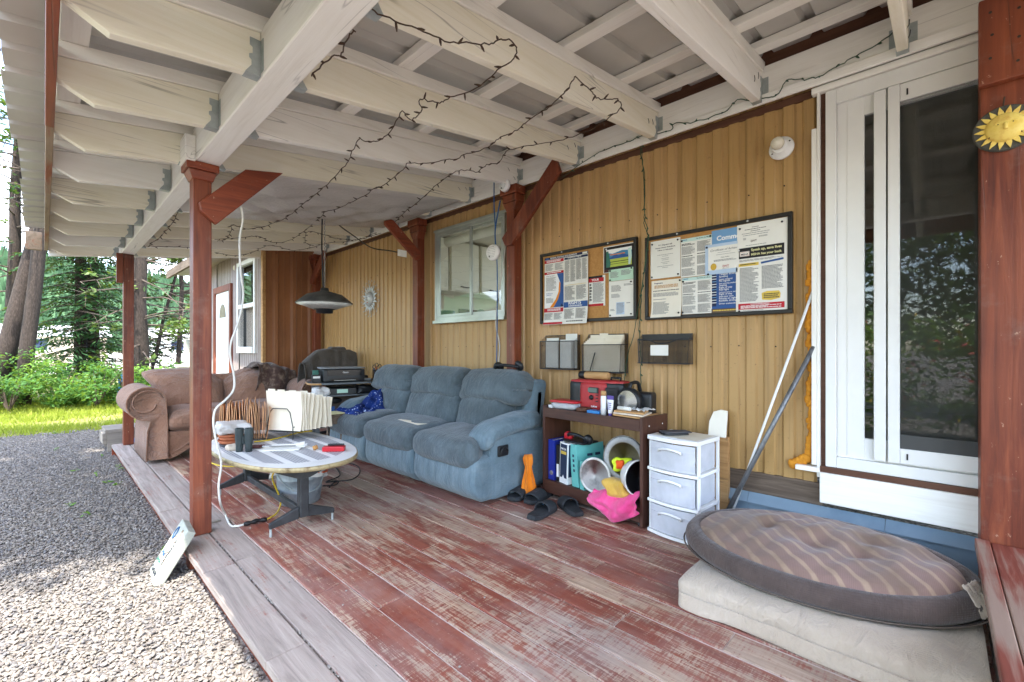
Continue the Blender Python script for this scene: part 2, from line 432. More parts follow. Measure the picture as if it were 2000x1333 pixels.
def fabric(name, a, b, c3, weave=320, scale=5, bump=.35, stripes=None, rough=.95, stretch=(1, 1, 1), sheen=.25):
    N = NT(name); p = N.pos()
    c = N.ramp(N.noise(N.map(p, stretch), scale, 6, .62), [(.28, L(a)), (.5, L(b)), (.74, L(c3))])
    wv = N.math('ADD', N.wave(p, weave / 6.28, 1.5, 2, 1, 'Z'), N.wave(p, weave / 6.28, 1.5, 2, 1, 'Y'))
    c = N.mix(N.math('MULTIPLY', N.noise(p, 90, 3, .7), .35), c, L(a))
    strk = N.ramp(N.noise(N.map(p, (30, 38, 2.5)), 2.2, 4, .6), [(.35, 0), (.7, .35)])
    c = N.mix(strk, c, L(a))
    crease = N.noise(N.map(p, (4, 9, 5)), 2.2, 4, .6, 1.2)
    h = N.math('ADD', N.math('MULTIPLY', wv, .4), N.noise(p, 26, 4, .6))
    nb = N.bump(crease, min(1, bump * 1.4), .03)
    MATS[name] = N.bsdf(c, rough, 0, N.bump(h, bump, .004, nb), .15, Sheen_Weight=sheen)
fabric('blue_upholstery', '566871', '6c7f88', '83949b', stretch=(1, 4, 1))
fabric('blue_worn', '434b4e', '586367', '6d7a80', scale=6)
fabric('brown_chenille', '8a6652', '9c7762', 'aa866f', scale=8, bump=.7)
fabric('grey_blanket', '4b4641', '5a544e', '6a635c', scale=7)
fabric('beige_sheet', 'b3a390', 'bfb09d', 'c8baa9', scale=4, bump=.4, weave=900)
fabric('bolster', '463b36', '544741', '62544d', scale=9, bump=.25)
fabric('patch_blanket', '3a2c28', '5b463d', 'a38f7c', scale=16)
fabric('orange_cloth', 'd96d12', 'e8821f', 'ee9436', scale=9, bump=.15)
fabric('pink_cloth', 'd63a78', 'e65a92', 'ef7aa8', scale=7, bump=.15)
fabric('yellow_glove', 'c99c3c', 'd6ae52', 'dfbd6e', scale=12)
# navy cloth with small white flowers
N = NT('navy_print'); p = N.pos()
d1 = N.vor(p, 34); d2 = N.noise(p, 60, 3)
m = N.ramp(N.math('ADD', d1, N.math('MULTIPLY', d2, .35)), [(.36, .9), (.43, 0)])
c = N.mix(m, N.ramp(N.noise(p, 9, 3), [(.3, L('14224e')), (.7, L('1f3a80'))]), L('a9b6d0'))
MATS['navy_print'] = N.bsdf(c, .9, 0, N.bump(N.noise(p, 40, 3), .2, .004), .2)
# dog bed: mauve ticking with pale stripes, soiled in the middle
N = NT('bed_stripe'); p = N.obj(); sx = N.sep(p)
band = N.math('FRACT', N.math('MULTIPLY', N.math('ADD', N.math('SUBTRACT', N.math('MULTIPLY', sx[1], .76), N.math('MULTIPLY', sx[0], .65)), N.math('MULTIPLY', N.noise(p, 6, 2), .035)), 15.5))
stripe = N.ramp(band, [(.0, 0), (.08, 1), (.26, 1), (.36, 0)])
fine = N.wave(p, 60, .6, 2, 1, 'Y')
base = N.mix(N.math('MULTIPLY', fine, .4), L('7b625a'), L('91766a'))
c = N.mix(N.math('MULTIPLY', stripe, .75), base, L('a48c74'))
soil = N.ramp(N.noise(p, 3.2, 6, .65), [(.40, 0), (.62, .75)])
c = N.mix(soil, c, L('6d5a49'))
MATS['bed_stripe'] = N.bsdf(c, .95, 0, N.bump(N.noise(p, 22, 4), .5, .006), .15, Sheen_Weight=.2)
# table top laminate: woven-look print in grey bars with a fluted white border
N = NT('table_print'); p = N.obj(); sx = N.sep(p)
# the stretched oval coordinate says how near the rim a point lies
rr = N.math('ADD', N.math('POWER', N.math('DIVIDE', N.math('ABSOLUTE', sx[0]), .40), 2.3), N.math('POWER', N.math('DIVIDE', N.math('ABSOLUTE', sx[1]), .74), 2.3))
rim = N.ramp(rr, [(.60, 0), (.62, 1)])
flute = N.math('FRACT', N.math('MULTIPLY', N.math('ADD', sx[0], sx[1]), 62.0))
flc = N.ramp(flute, [(.0, L('b0b2b4')), (.22, L('e6e6e2')), (.9, L('e6e6e2')), (1.0, L('b0b2b4'))])
bars = N.ramp(N.math('FRACT', N.math('MULTIPLY', sx[0], 8.2)), [(.0, 1), (.66, 1), (.68, 0), (1.0, 0)], 'CONSTANT')
chk = N.n('ShaderNodeTexChecker'); N.set(chk.inputs['Vector'], N.map(p, (1, 1, 1), rot=(0, 0, R(45)))); chk.inputs['Scale'].default_value = 95
wv = N.mix(chk.outputs['Fac'], L('6c6e75'), L('cfd0d4'))
inner = N.mix(bars, L('e6e6e4'), wv)
c = N.mix(rim, inner, flc)
c = N.mix(N.ramp(N.noise(p, 5, 5), [(.55, 0), (.8, .3)]), c, L('8a8478'))
MATS['table_print'] = N.bsdf(c, .45, 0, None, .4)
mk('brass_edge', '948258', 'b0a07a', 18, rough=.5, metal=.2, c3='6a5838')
mk('manila', 'c9946a', 'd8a97e', 9, rough=.85, varr=.35); mk('manila_cream', 'd9cdb6', 'e2d8c4', 5, rough=.85, varr=.12)
mk('terracotta', 'a85f3e', 'b9714d', 14, rough=.85)
mk('shell', 'c9b9a4', 'ddd0be', 20, rough=.7)
mk('binocular', '2c3434', '3a4444', 12, rough=.6)
mk('red_plastic', 'b3202a', 'c22c34', 8, rough=.35); mk('radio_red', '9c2226', 'ad3032', 6, rough=.5, c3='b8544c')
mk('lcd', '5f6f68', rough=.25); mk('steel', 'c8cacc', rough=.25, metal=.6)
mk('binder_blue', '1c2a7c', '24339a', 4, rough=.4); mk('binder_teal', '5fb3ac', '74c2ba', 4, rough=.45); mk('binder_navy', '26364f', rough=.5); mk('book_green', '2f6a5a', rough=.5)
mk('helmet_grey', '8d8d8b', 'a2a2a0', 14, rough=.5, c3='6a6a66'); mk('helmet_white', 'c4c2bc', 'd2d0ca', 9, rough=.5, c3='6a6661')
mk('helmet_inside', '6a6250', '857a5f', 12, rough=.6); mk('hivis', 'c9dd22', 'd8ea3a', 12, rough=.7); mk('hivis_orange', 'e2561a', rough=.7)
mk('strap_grey', '3c3c40', '58585c', 10, rough=.8)
mk('glazed_paper', 'e9e9e6', rough=.4)
mk('sun_yellow', 'd9b545', 'e6c968', 16, rough=.55, c3='c0842c'); mk('slate_plaque', '3d3c36', '55534b', 10, rough=.7, stretch=(1, 6, 1))
mk('cement', '96988c', 'a8aa9e', 22, rough=.9, bump=.3, bscale=90); mk('pewter', 'a9acae', 'c2c5c6', 18, rough=.45, metal=.25)
mk('paint_blue', '2f557c', rough=.8); mk('paint_brown', '7d6250', rough=.8); mk('paint_ink', '2c3138', rough=.8)
mk('interior_wall', 'b9b2a0', 'c4bda9', 2, rough=.7); mk('cabinet', 'd5d2c2', 'dcd9ca', 2, rough=.5); mk('interior_dark', '2c2620', '3a322a', 3, rough=.8)
mk('tarp_blue', '2a6fb0', '3f8ccc', 4, rough=.5); mk('concrete_lot', 'b0aaa0', 'c2bcb2', .4, rough=.9)
mk('screen_cloth', '4c4c4a', rough=.8)
# clear window glass and frosted drawer plastic
def glass_mat(name, tint, trans, rough=.02):
    N = NT(name)
    g = N.n('ShaderNodeBsdfGlossy'); g.inputs['Roughness'].default_value = rough; g.inputs['Color'].default_value = (1, 1, 1, 1)
    t = N.n('ShaderNodeBsdfTransparent'); t.inputs['Color'].default_value = tint
    fr = N.n('ShaderNodeFresnel'); fr.inputs['IOR'].default_value = 1.5
    fac = N.math('MULTIPLY_ADD', fr.outputs[0], 1.0); fac.node.inputs[2].default_value = trans; fac.node.use_clamp = True
    mx = N.n('ShaderNodeMixShader'); N.set(mx.inputs[0], fac)
    N.t.links.new(t.outputs[0], mx.inputs[1]); N.t.links.new(g.outputs[0], mx.inputs[2])
    N.t.links.new(mx.outputs[0], N.out.inputs['Surface']); MATS[name] = N.m
glass_mat('window_glass', (.86, .9, .87, 1), .05)
glass_mat('door_glass', (.30, .34, .32, 1), .05)
glass_mat('clear_film', (.93, .93, .93, 1), .10, .12)
N = NT('frosted')
tr = N.n('ShaderNodeBsdfTransparent'); tr.inputs['Color'].default_value = (.93, .94, .97, 1)
pb = N.n('ShaderNodeBsdfPrincipled'); pb.inputs['Base Color'].default_value = L('dfe1e6'); pb.inputs['Roughness'].default_value = .35
mx = N.n('ShaderNodeMixShader'); N.set(mx.inputs[0], N.ramp(N.noise(N.pos(), 9, 4), [(.3, .5), (.7, .68)]))
N.t.links.new(tr.outputs[0], mx.inputs[1]); N.t.links.new(pb.outputs[0], mx.inputs[2]); N.t.links.new(mx.outputs[0], N.out.inputs['Surface'])
MATS['frosted'] = N.m
# fine mesh: insect screen and office wire mesh as a half-covering weave
def mesh_mat(name, colr, cover, sc):
    N = NT(name); p = N.pos()
    q = N.sep(p)
    a = N.math('FRACT', N.math('MULTIPLY', N.math('ADD', q[1], q[0]), sc)); b = N.math('FRACT', N.math('MULTIPLY', q[2], sc))
    g = N.math('MAXIMUM', N.math('LESS_THAN', a, cover), N.math('LESS_THAN', b, cover))
    tr = N.n('ShaderNodeBsdfTransparent'); pb = N.n('ShaderNodeBsdfPrincipled')
    pb.inputs['Base Color'].default_value = L(colr); pb.inputs['Roughness'].default_value = .7
    mx = N.n('ShaderNodeMixShader'); N.set(mx.inputs[0], g)
    N.t.links.new(tr.outputs[0], mx.inputs[1]); N.t.links.new(pb.outputs[0], mx.inputs[2]); N.t.links.new(mx.outputs[0], N.out.inputs['Surface'])
    MATS[name] = N.m
mesh_mat('insect_screen', '3c3d3c', .10, 560)
mesh_mat('wire_mesh', '2a2622', .21, 380)
# polythene sheet stapled under the rafters
N = NT('polythene'); p = N.pos()
tr = N.n('ShaderNodeBsdfTranslucent'); tr.inputs['Color'].default_value = L('cfc9c3')
pb = N.n('ShaderNodeBsdfPrincipled'); pb.inputs['Base Color'].default_value = L('d6d1cb'); pb.inputs['Roughness'].default_value = .25; pb.inputs['Specular IOR Level'].default_value = .55
N.set(pb.inputs['Normal'], N.bump(N.noise(N.map(p, (3, 9, 3)), 3, 5, .65, 1.4), .6, .03))
mx = N.n('ShaderNodeMixShader'); mx.inputs[0].default_value = .75
N.t.links.new(tr.outputs[0], mx.inputs[1]); N.t.links.new(pb.outputs[0], mx.inputs[2]); N.t.links.new(mx.outputs[0], N.out.inputs['Surface'])
MATS['polythene'] = N.m
# gravel, soil, grass
def stone_mat(name, tones):
    N = NT(name); r = N.rand()
    c = N.ramp(r, [(i / (len(tones) - 1), L(t)) for i, t in enumerate(tones)])
    c = N.mix(N.math('MULTIPLY', N.noise(N.pos(), 130, 3), .4), c, L('5c5650'))
    MATS[name] = N.bsdf(c, .8, 0, None, .3)
stone_mat('pebble', ['756f67', '868079', '68676a', '958c81', '59595c', '7d736b', 'a09a92', '6c6762', '888075'])
N = NT('gravel_ground'); p = N.pos()
cell = N.vor(p, 48, out='Color'); dist = N.vor(p, 48)
g = N.ramp(N.sep(cell)[0], [(0, L('6e6864')), (.35, L('8f867c')), (.7, L('7a7674')), (1, L('a89f93'))])
g = N.mix(N.ramp(dist, [(.35, 0), (.75, .75)]), g, L('3c3733'))
q = N.sep(p)
yb = N.math('ADD', q[1], N.math('MULTIPLY', N.noise(p, .9, 5, .6), 2.2))
gf = N.ramp(N.math('MULTIPLY', yb, .05), [(.455, 0), (.5, 1)])
soil = N.ramp(N.noise(p, 2.5, 5), [(.35, L('6a6a3c')), (.6, L('7d7a4a')), (.8, L('8d8270'))])
MATS['gravel_ground'] = N.bsdf(N.mix(gf, g, soil), .95, 0, N.bump(dist, .6, .012), .2)
def leaf_mat(name, a, b, c3, trans=.35):
    N = NT(name)
    c = N.ramp(N.noise(N.pos(), 3.5, 4, .7), [(.3, L(a)), (.52, L(b)), (.75, L(c3))])
    tr = N.n('ShaderNodeBsdfTranslucent'); N.set(tr.inputs['Color'], N.mix(.4, c, L('a9c23a')))
    pb = N.n('ShaderNodeBsdfPrincipled'); N.set(pb.inputs['Base Color'], c); pb.inputs['Roughness'].default_value = .55; pb.inputs['Specular IOR Level'].default_value = .3
    mx = N.n('ShaderNodeMixShader'); mx.inputs[0].default_value = 1 - trans
    N.t.links.new(tr.outputs[0], mx.inputs[1]); N.t.links.new(pb.outputs[0], mx.inputs[2]); N.t.links.new(mx.outputs[0], N.out.inputs['Surface'])
    MATS[name] = N.m
leaf_mat('grass_blade', '74802a', '929c38', 'adb24e', .45)
leaf_mat('bush_leaf', '2f5226', '446e30', '62893c')
leaf_mat('bush_leaf_light', '4a7030', '64893c', '86a452')
leaf_mat('needle', '1c3a22', '2a4e2a', '3f6434', .2)
leaf_mat('needle_olive', '3a4e24', '52662e', '6c7c3c', .2)
mk('bark', '241e1a', '382e27', 14, (4, 4, 1), .95, c3='4c4038', bump=.8, bscale=30, bdist=.02)
mk('twig', '4a3f36', '5e5248', 10, rough=.95)
mk('hill_green', '2c4630', '3f5c3c', .12, rough=1.0, c3='52704a')
mk('petal_red', 'c2202a', rough=.6); mk('petal_yellow', 'd9b21f', rough=.6)

mk('steel_grey', '5a5f62', '6c7174', 8, rough=.5, metal=.2); mk('panel_dull', '544a42', '665a50', 7, rough=.8)
mk('lid_grey', '7c7f80', '8b8e8f', 8, rough=.5); mk('gloss_black', '0d0e10', rough=.15); mk('grey_plastic', '83888c', rough=.4)
mk('print_paleyellow', 'd4cf9a', rough=.8)
N = NT('clear_white'); p = N.pos()
tr = N.n('ShaderNodeBsdfTransparent'); pb = N.n('ShaderNodeBsdfPrincipled'); pb.inputs['Base Color'].default_value = L('dcdad6'); pb.inputs['Roughness'].default_value = .3
N.set(pb.inputs['Normal'], N.bump(N.noise(p, 40, 4), .5, .006))
mx = N.n('ShaderNodeMixShader'); mx.inputs[0].default_value = .72
N.t.links.new(tr.outputs[0], mx.inputs[1]); N.t.links.new(pb.outputs[0], mx.inputs[2]); N.t.links.new(mx.outputs[0], N.out.inputs['Surface']); MATS['clear_white'] = N.m

mk('grille', '1c1c1e', '2a2a2c', 200, rough=.7); mk('print_purple', '5a4a96', rough=.6); mk('pink_dull', 'b98a96', rough=.6); mk('pipe_grey', '5f6062', '86888a', 30, (1, 1, .3), .45, .6, c3='3e3f40')
mesh_mat('wire_mesh_steel', 'a0a2a4', .45, 160)

mk('matt_reflector', 'b9b9b4', 'cfcfca', 30, rough=.35, metal=.15)

mk('heater_bronze', '3a3936', '55534e', 14, rough=.4, metal=.3)
# ================================================================== GROUND
GZ = -0.12
mb = MB(); S = 700
xs = [-S, -60, -20, -8, -3, 0, 3, 8, 20, 60, S]; ys = [-S, -60, -20, -6, 0, 4, 8, 12, 16, 25, 60, S]
vv = []
for y in ys:
    for x in xs: vv.append((x, y, GZ))
mb.add(vv, [(j * len(xs) + i, j * len(xs) + i + 1, (j + 1) * len(xs) + i + 1, (j + 1) * len(xs) + i) for j in range(len(ys) - 1) for i in range(len(xs) - 1)])
struct(mb.build('ground', 'gravel_ground'))

# ================================================================== DECK
deck = thing('porch_deck', 'low wooden deck with worn red paint along the tan wall', 'deck', (1.6, 3, 0))
random.seed(3)
DY0, DY1 = -0.75, 6.62
def deck_row(x0, x1, joints, mat, zt=0.0):
    js = [DY0] + sorted(joints) + [DY1]
    for a, b in zip(js[:-1], js[1:]):
        m = MB(); dz = random.uniform(-.0025, .0015); tw = random.uniform(-.002, .002)
        g0, g1 = (.0 if a == DY0 else .0018), (.0 if b == DY1 else .0018)
        ny = max(2, int((b - a) / .5)); bow = random.uniform(-.0015, .0015)
        vs, fs = [], []
        for k in range(ny + 1):
            y = a + g0 + (b - a - g0 - g1) * k / ny; bx = bow * math.sin(3.14 * k / ny)
            vs += [(x0 + bx, y, zt + dz - .036), (x1 + bx, y, zt + dz - .036), (x1 + bx, y, zt + dz + tw), (x0 + bx, y, zt + dz - tw)]
        for k in range(ny):
            o = k * 4; fs += [(o, o + 1, o + 5, o + 4), (o + 1, o + 2, o + 6, o + 5), (o + 2, o + 3, o + 7, o + 6), (o + 3, o, o + 4, o + 7)]
        fs += [(0, 3, 2, 1), tuple(ny * 4 + i for i in range(4))]
        m.add(vs, fs)
        m.build('deck_board', mat if isinstance(mat, str) else random.choice(mat), deck, bevel=.004)
deck_row(.52, .655, [.7, 1.65, 2.52, 3.66, 4.56, 5.7], 'deck_grey', .001)
jl = [[2.55, 5.1], [1.95, 4.6], [1.66, 3.9], [2.9, 5.6], [.35, 3.3], [1.97, 4.9], [.9, 3.6, 5.8], [.55, 4.3], [1.2, 3.9], [.75, 4.8], [2.2, 5.2], [.45, 3.2], [1.6, 4.4], [2.5], [1.1, 5]]
pitch = (2.785 - .664) / 15
for i in range(15):
    x0 = .664 + pitch * i
    deck_row(x0, x0 + pitch - (.0090 if i else .010), jl[i], 'deck_grey' if i == 0 else ('deck_worn' if i in (3, 4, 5, 7) else 'deck_paint'))
MB().box(.555, .593, DY0, 1.4, GZ, -.0375).build('rim_joist', 'grey_lumber', deck, bevel=.003)
MB().box(.555, .593, 1.402, DY1, GZ, -.0375).build('rim_joist', 'red_stain_y', deck, bevel=.003)
MB().box(.52, 2.785, DY1 - .04, DY1 - .002, GZ, -.0375).build('rim_joist', 'red_stain_x', deck)
MB().box(.535, .554, 2.86, 2.96, GZ, -.04).build('rim_block', 'red_stain', deck, bevel=.003)
MB().box(.664 + pitch - .004, 2.78, DY0 + .02, DY1 - .06, -.03, -.0065).build('gap_dust', 'board_dust', deck)
MB().box(.60, 2.785, DY0, DY1 - .05, GZ, -.07).build('underside', 'interior_dark', deck)

# ================================================================== HOUSE (tan siding)
WX = 2.80
house = thing('house', 'mobile home wall of ribbed tan metal siding behind the porch', 'house', (WX, 3, 0))
def siding(name, y0, y1, z0, z1, mat, parent, x=WX, pitch=.094, depth=.011, flat=.046, slope=.010, nz_=1):
    """ribbed sheet facing -X"""
    m = MB(); pr = []; y = y0
    k = math.floor(y0 / pitch)
    while k * pitch < y1 + pitch:
        b = k * pitch
        for yy, d in ((b, 0), (b + flat, 0), (b + flat + slope, depth), (b + pitch - slope, depth)): pr.append((yy, d))
        k += 1
    cl = [(max(y0, min(y1, a)), d) for a, d in pr]
    out = []
    for a, d in cl:
        if out and abs(out[-1][0] - a) < 1e-6: out[-1] = (a, d); continue
        out.append((a, d))
    n = len(out)
    vs = [(x + d, a, z0) for a, d in out] + [(x + d, a, z1) for a, d in out]
    m.add(vs, [(i, n + i, n + i + 1, i + 1) for i in range(n - 1)])
    # the sheet's own thickness at its back
    vs = [(x + d + .0025, a, z0) for a, d in out] + [(x + d + .0025, a, z1) for a, d in out]
    m.add(vs, [(i, i + 1, n + i + 1, n + i) for i in range(n - 1)])
    return m.build(name, mat, parent)
SB, ST = .35, 2.46
for a, b, e in ((.47, 1.22, 0), (1.22, 1.97, .0022), (1.97, 2.712, 0), (3.70, 4.47, 0), (4.47, 5.23, .0022), (5.23, 5.98, 0), (5.98, 6.56, .0022), (-2.4, -1.15, 0)):
    siding('siding_panel', a - .012, b, SB, ST, 'tan_siding', house, WX - e)
siding('siding_panel', 2.70, 3.71, SB, 1.335, 'tan_siding', house, WX - .0022)
siding('siding_panel', 2.70, 3.71, 2.255, ST, 'tan_siding', house, WX - .0022)
# screws along the two fixing lines
m = MB()
for y in [0.62 + .187 * i for i in range(32)]:
    for z in (1.08, 1.95):
        if 2.70 < y < 3.71 and z > 1.3: continue
        yy = y + random.uniform(-.04, .04)
        m.lathe([(.0001, -.005), (.004, -.004), (.0045, 0)], 6, frame((WX - .002, yy, z + random.uniform(-.01, .01)), (0, -1, 0), (0, 0, 1)) @ Matrix.Scale(-1, 4, (0, 0, 1)))
struct(m.build('screw_heads', 'interior_dark', house), 'stuff')
# bottom: weathered skirt board, metal flashing
MB().box(WX - .012, WX + .03, .43, 6.5, .245, .36).build('skirt_board', 'weathered', house, bevel=.003)
for a, b in ((-.35, .18), (.182, .78), (.782, 1.6), (1.602, 6.5)):
    m = MB(); m.box(WX - .03, WX - .026, a, b, .0, .215); m.hexa([(WX - .05, a, .19), (WX - .026, a, .19), (WX - .026, b, .19), (WX - .05, b, .19), (WX - .05, a, .196), (WX - .014, a, .245), (WX - .014, b, .245), (WX - .05, b, .196)])
    m.build('flashing', 'flashing', house)
MB().box(WX - .006, WX + .02, -.4, 6.56, 2.385, 2.425).build('frieze_board', 'brown_stain', house, bevel=.002)
# room behind: floor, walls, ceiling (openings at the back let daylight in)
m = MB()
m.box(WX + .03, 5.9, -2.4, 6.5, .40, .45); m.box(WX + .03, 5.9, -2.4, 6.5, 2.5, 2.56)
m.box(5.85, 5.9, -2.4, 1.5, .45, 2.5); m.box(5.85, 5.9, 1.5, 1.7, .45, 2.5); m.box(5.85, 5.9, 1.7, 6.5, .45, .6)
m.box(WX + .03, 5.85, 1.45, 1.5, .45, 2.5); m.box(WX + .03, 5.85, -2.4, -2.35, .45, 2.5)  # added partition keeps the room behind the door dark
m.build('interior_walls', 'interior_wall', house)
m = MB(); m.box(WX + .016, WX + .03, 1.5, 2.70, .40, 2.5); m.box(WX + .016, WX + .03, 3.71, 6.55, .4, 2.5); m.box(WX + .016, WX + .03, 2.7, 3.71, .4, 1.335); m.box(WX + .016, WX + .03, 2.7, 3.71, 2.255, 2.5); m.box(WX + .016, WX + .03, .46, 1.5, .4, 2.5); m.build('inner_lining', 'interior_wall', house)
MB().box(WX + .016, WX + .03, -2.4, -1.15, .4, 2.5).build('inner_lining', 'interior_wall', house)
MB().box(WX - .02, 6.4, -2.6, 6.6, 2.62, 2.68).build('house_roof', 'roof_metal', house)
# kitchen wall seen through the window
KY = 4.5
MB().box(2.9, 5.8, KY + .34, KY + .38, .45, 2.5).build('kitchen_wall', 'interior_wall', house)
for i in range(4):
    cx = 3.05 + i * .52
    c_ = MB().box(cx, cx + .50, KY, KY + .33, 1.80, 2.46).build('cabinet', 'cabinet', house, bevel=.004)
    MB().box(cx + .015, cx + .485, KY - .018, KY - .001, 1.815, 2.445).build('cabinet_door', 'cabinet', c_, bevel=.005)
    MB().tube([(cx + .16, KY - .03, 1.87), (cx + .25, KY - .036, 1.862), (cx + .34, KY - .03, 1.87)], .009, 6).build('cabinet_handle', 'black_metal', c_)
MB().box(2.95, 5.4, KY - .3, KY + .33, 1.24, 1.30).build('counter', 'cabinet', house, bevel=.005)
MB().box(2.95, 5.4, KY - .27, KY + .33, .45, 1.239).build('base_cabinet', 'cabinet', house)
MB().tube(smooth_path([(4.1, KY + .1, 1.3), (4.1, KY + .1, 1.50), (4.1, KY + .04, 1.58), (4.1, KY - .06, 1.57), (4.1, KY - .1, 1.46)]), .013, 8).build('faucet', 'steel', house, smooth=True)
MB().lathe([(.07, 1.30), (.09, 1.33), (.10, 1.52), (.095, 1.53), (.08, 1.35)], 20, Matrix.Translation((3.45, KY - .1, 0))).build('kitchen_pot', 'black_plastic', house, smooth=True)
MB().box(3.62, 3.98, KY - .15, KY + .1, 1.301, 1.44).build('dish_rack', 'white_plastic', house, bevel=.01)
MB().box(4.0, 5.2, KY + .33, KY + .339, 1.52, 1.62).build('kitchen_trim', 'brown_stain', house)

# window
wy0, wy1, wz0, wz1 = 2.715, 3.695, 1.345, 2.245
win = MB().box(WX - .045, WX - .004, wy0, wy1, wz0, wz0 + .035)
win.box(WX - .045, WX - .004, wy0, wy1, wz1 - .035, wz1).box(WX - .0445, WX - .004, wy0, wy0 + .03, wz0 + .035, wz1 - .035).box(WX - .0445, WX - .004, wy1 - .03, wy1, wz0 + .035, wz1 - .035)
win.box(WX - .075, WX - .005, wy0 - .02, wy1 + .02, wz0 - .03, wz0 - .001)
win.box(WX - .052, WX - .0455, wy0 - .03, wy1 + .03, wz1 - .005, wz1 + .02)
win.box(WX - .05, WX - .0455, wy1 - .012, wy1 + .014, wz0, wz1 - .006)
win = win.build('window', 'aluminium', house, bevel=.002)
ym = 3.17
for (a, b, xx) in ((wy0 + .031, ym + .02, WX - .022), (ym - .018, wy1 - .031, WX - .036)):
    m = MB()
    for y_ in (a, b - .028): m.box(xx - .006, xx + .006, y_, y_ + .028, wz0 + .036, wz1 - .036)
    m.box(xx - .0055, xx + .0055, a + .028, b - .028, wz0 + .036, wz0 + .06).box(xx - .0055, xx + .0055, a + .028, b - .028, wz1 - .06, wz1 - .036)
    m.build('sash', 'aluminium', win, bevel=.0015)
    MB().add([(xx, b - .026, wz0 + .058), (xx, a + .026, wz0 + .058), (xx, a + .026, wz1 - .058), (xx, b - .026, wz1 - .058)], [(0, 1, 2, 3)]).build('pane', 'window_glass', win)
m = MB(); m.tube([(WX + .06, wy0 + .05, wz1 - .09), (WX + .06, wy1 - .05, wz1 - .09)], .045, 14)
m.build('rolled_blind', 'paper_warm', win, smooth=True)

# sliding door
DX = WX - .04
def yd(px, X=DX): return onX(px, 700, X).y
door = MB()
yl, yr = .415, -1.1
door.box(DX, WX + .05, yl - .045, yl, .46, 2.375).box(DX, WX + .05, yr, yl - .045, 2.30, 2.375).box(DX, WX + .05, yr, yl - .045, .46, .515)
door.box(DX + .002, WX + .05, yr, yr + .05, .515, 2.30)
door = door.build('sliding_door', 'white_vinyl', house, bevel=.003)
m = MB(); fx = DX + .02                                             # fixed leaf
fy0, fy1 = .175, yl - .046
m.box(fx, fx + .035, fy0 + .085, fy1, .516, 2.299).box(fx + .001, fx + .034, -.7, fy0 + .085, .516, .62).box(fx + .001, fx + .034, -.7, fy0 + .085, 2.21, 2.299)
m.box(fx - .0025, fx - .0005, fy0 + .15, fy0 + .153, .53, 2.29)
m.build('fixed_leaf', 'white_vinyl', door, bevel=.003)
MB().add([(fx + .018, fy0 + .084, .621), (fx + .018, -.7, .621), (fx + .018, -.7, 2.209), (fx + .018, fy0 + .084, 2.209)], [(0, 1, 2, 3)]).build('door_glass', 'door_glass', door)
m = MB(); sx_ = DX - .004                                           # screen leaf runs in the outer track
sy1 = .222
for (a, b) in ((sy1 - .045, sy1), (sy1 - .095, sy1 - .052)):
    m.box(sx_ - (0 if a > sy1 - .05 else .006), sx_ + .016, a, b, .525, 2.295)
m.box(sx_, sx_ + .016, -.72, sy1 - .095, .525, .595).box(sx_, sx_ + .016, -.72, sy1 - .095, 2.215, 2.295)
m.build('screen_frame', 'white_vinyl', door, bevel=.003)
MB().box(sx_ + .008, sx_ + .0085, -.72, sy1 - .09, .59, 2.22).build('insect_screen', 'insect_screen', door)
MB().box(sx_ + .004, sx_ + .0075, -.72, sy1 - .09, .595, .66).build('screen_kick_strip', 'screen_cloth', door)
m = MB()
for z_ in (.56, 2.25): MB().box(sx_ - .004, sx_ - .0005, .098, .104, z_ - .014, z_ + .014).build('screen_clip', 'black_plastic', door)
# casing and the unfinished gap left of the door
MB().box(WX - .05, WX - .015, .452, .474, .46, 2.20).build('casing', 'white_paint_z', house, bevel=.003)
MB().box(WX - .046, WX - .015, .438, .4515, .40, 2.40).build('casing', 'white_paint_z', house, bevel=.003)
MB().box(WX - .02, WX + .02, .416, .437, .40, 2.40).build('raw_framing', 'brown_stain', house)
MB().box(WX - .052, WX - .01, -.6, .474, 2.378, 2.41).build('casing', 'white_paint_y', house, bevel=.003)
MB().box(WX - .06, WX - .01, .437, .545, .425, .45).build('sill_stub', 'white_paint_y', house, bevel=.004)
MB().box(WX - .05, WX - .012, -.6, .436, .43, .459).build('sill_gap', 'brown_stain', house)
MB().box(WX - .062, WX - .015, -.6, .437, .275, .4295).build('door_apron', 'white_paint_y', house, bevel=.004)
# expanding foam oozing out beside the casing
m = MB(); random.seed(5); z = .50
while z < 1.52:
    r = random.uniform(.010, .019)
    m.rbox((WX - .012, .482 + random.uniform(-.006, .012), z), (.035, r * 2.0, r * 2.8), .02, 4, lambda p, q: q * (1 + .3 * nz(q + Vector((0, 0, z)), 40)))
    z += r * 1.35
for i in range(5): m.rbox((WX - .015, .50 + i * .016, .485 - i * .011), (.04, .045, .05), .02, 4, lambda p, q: q * (1 + .3 * nz(q, 50, i)))
m.build('foam_seal', 'foam', house, smooth=True)

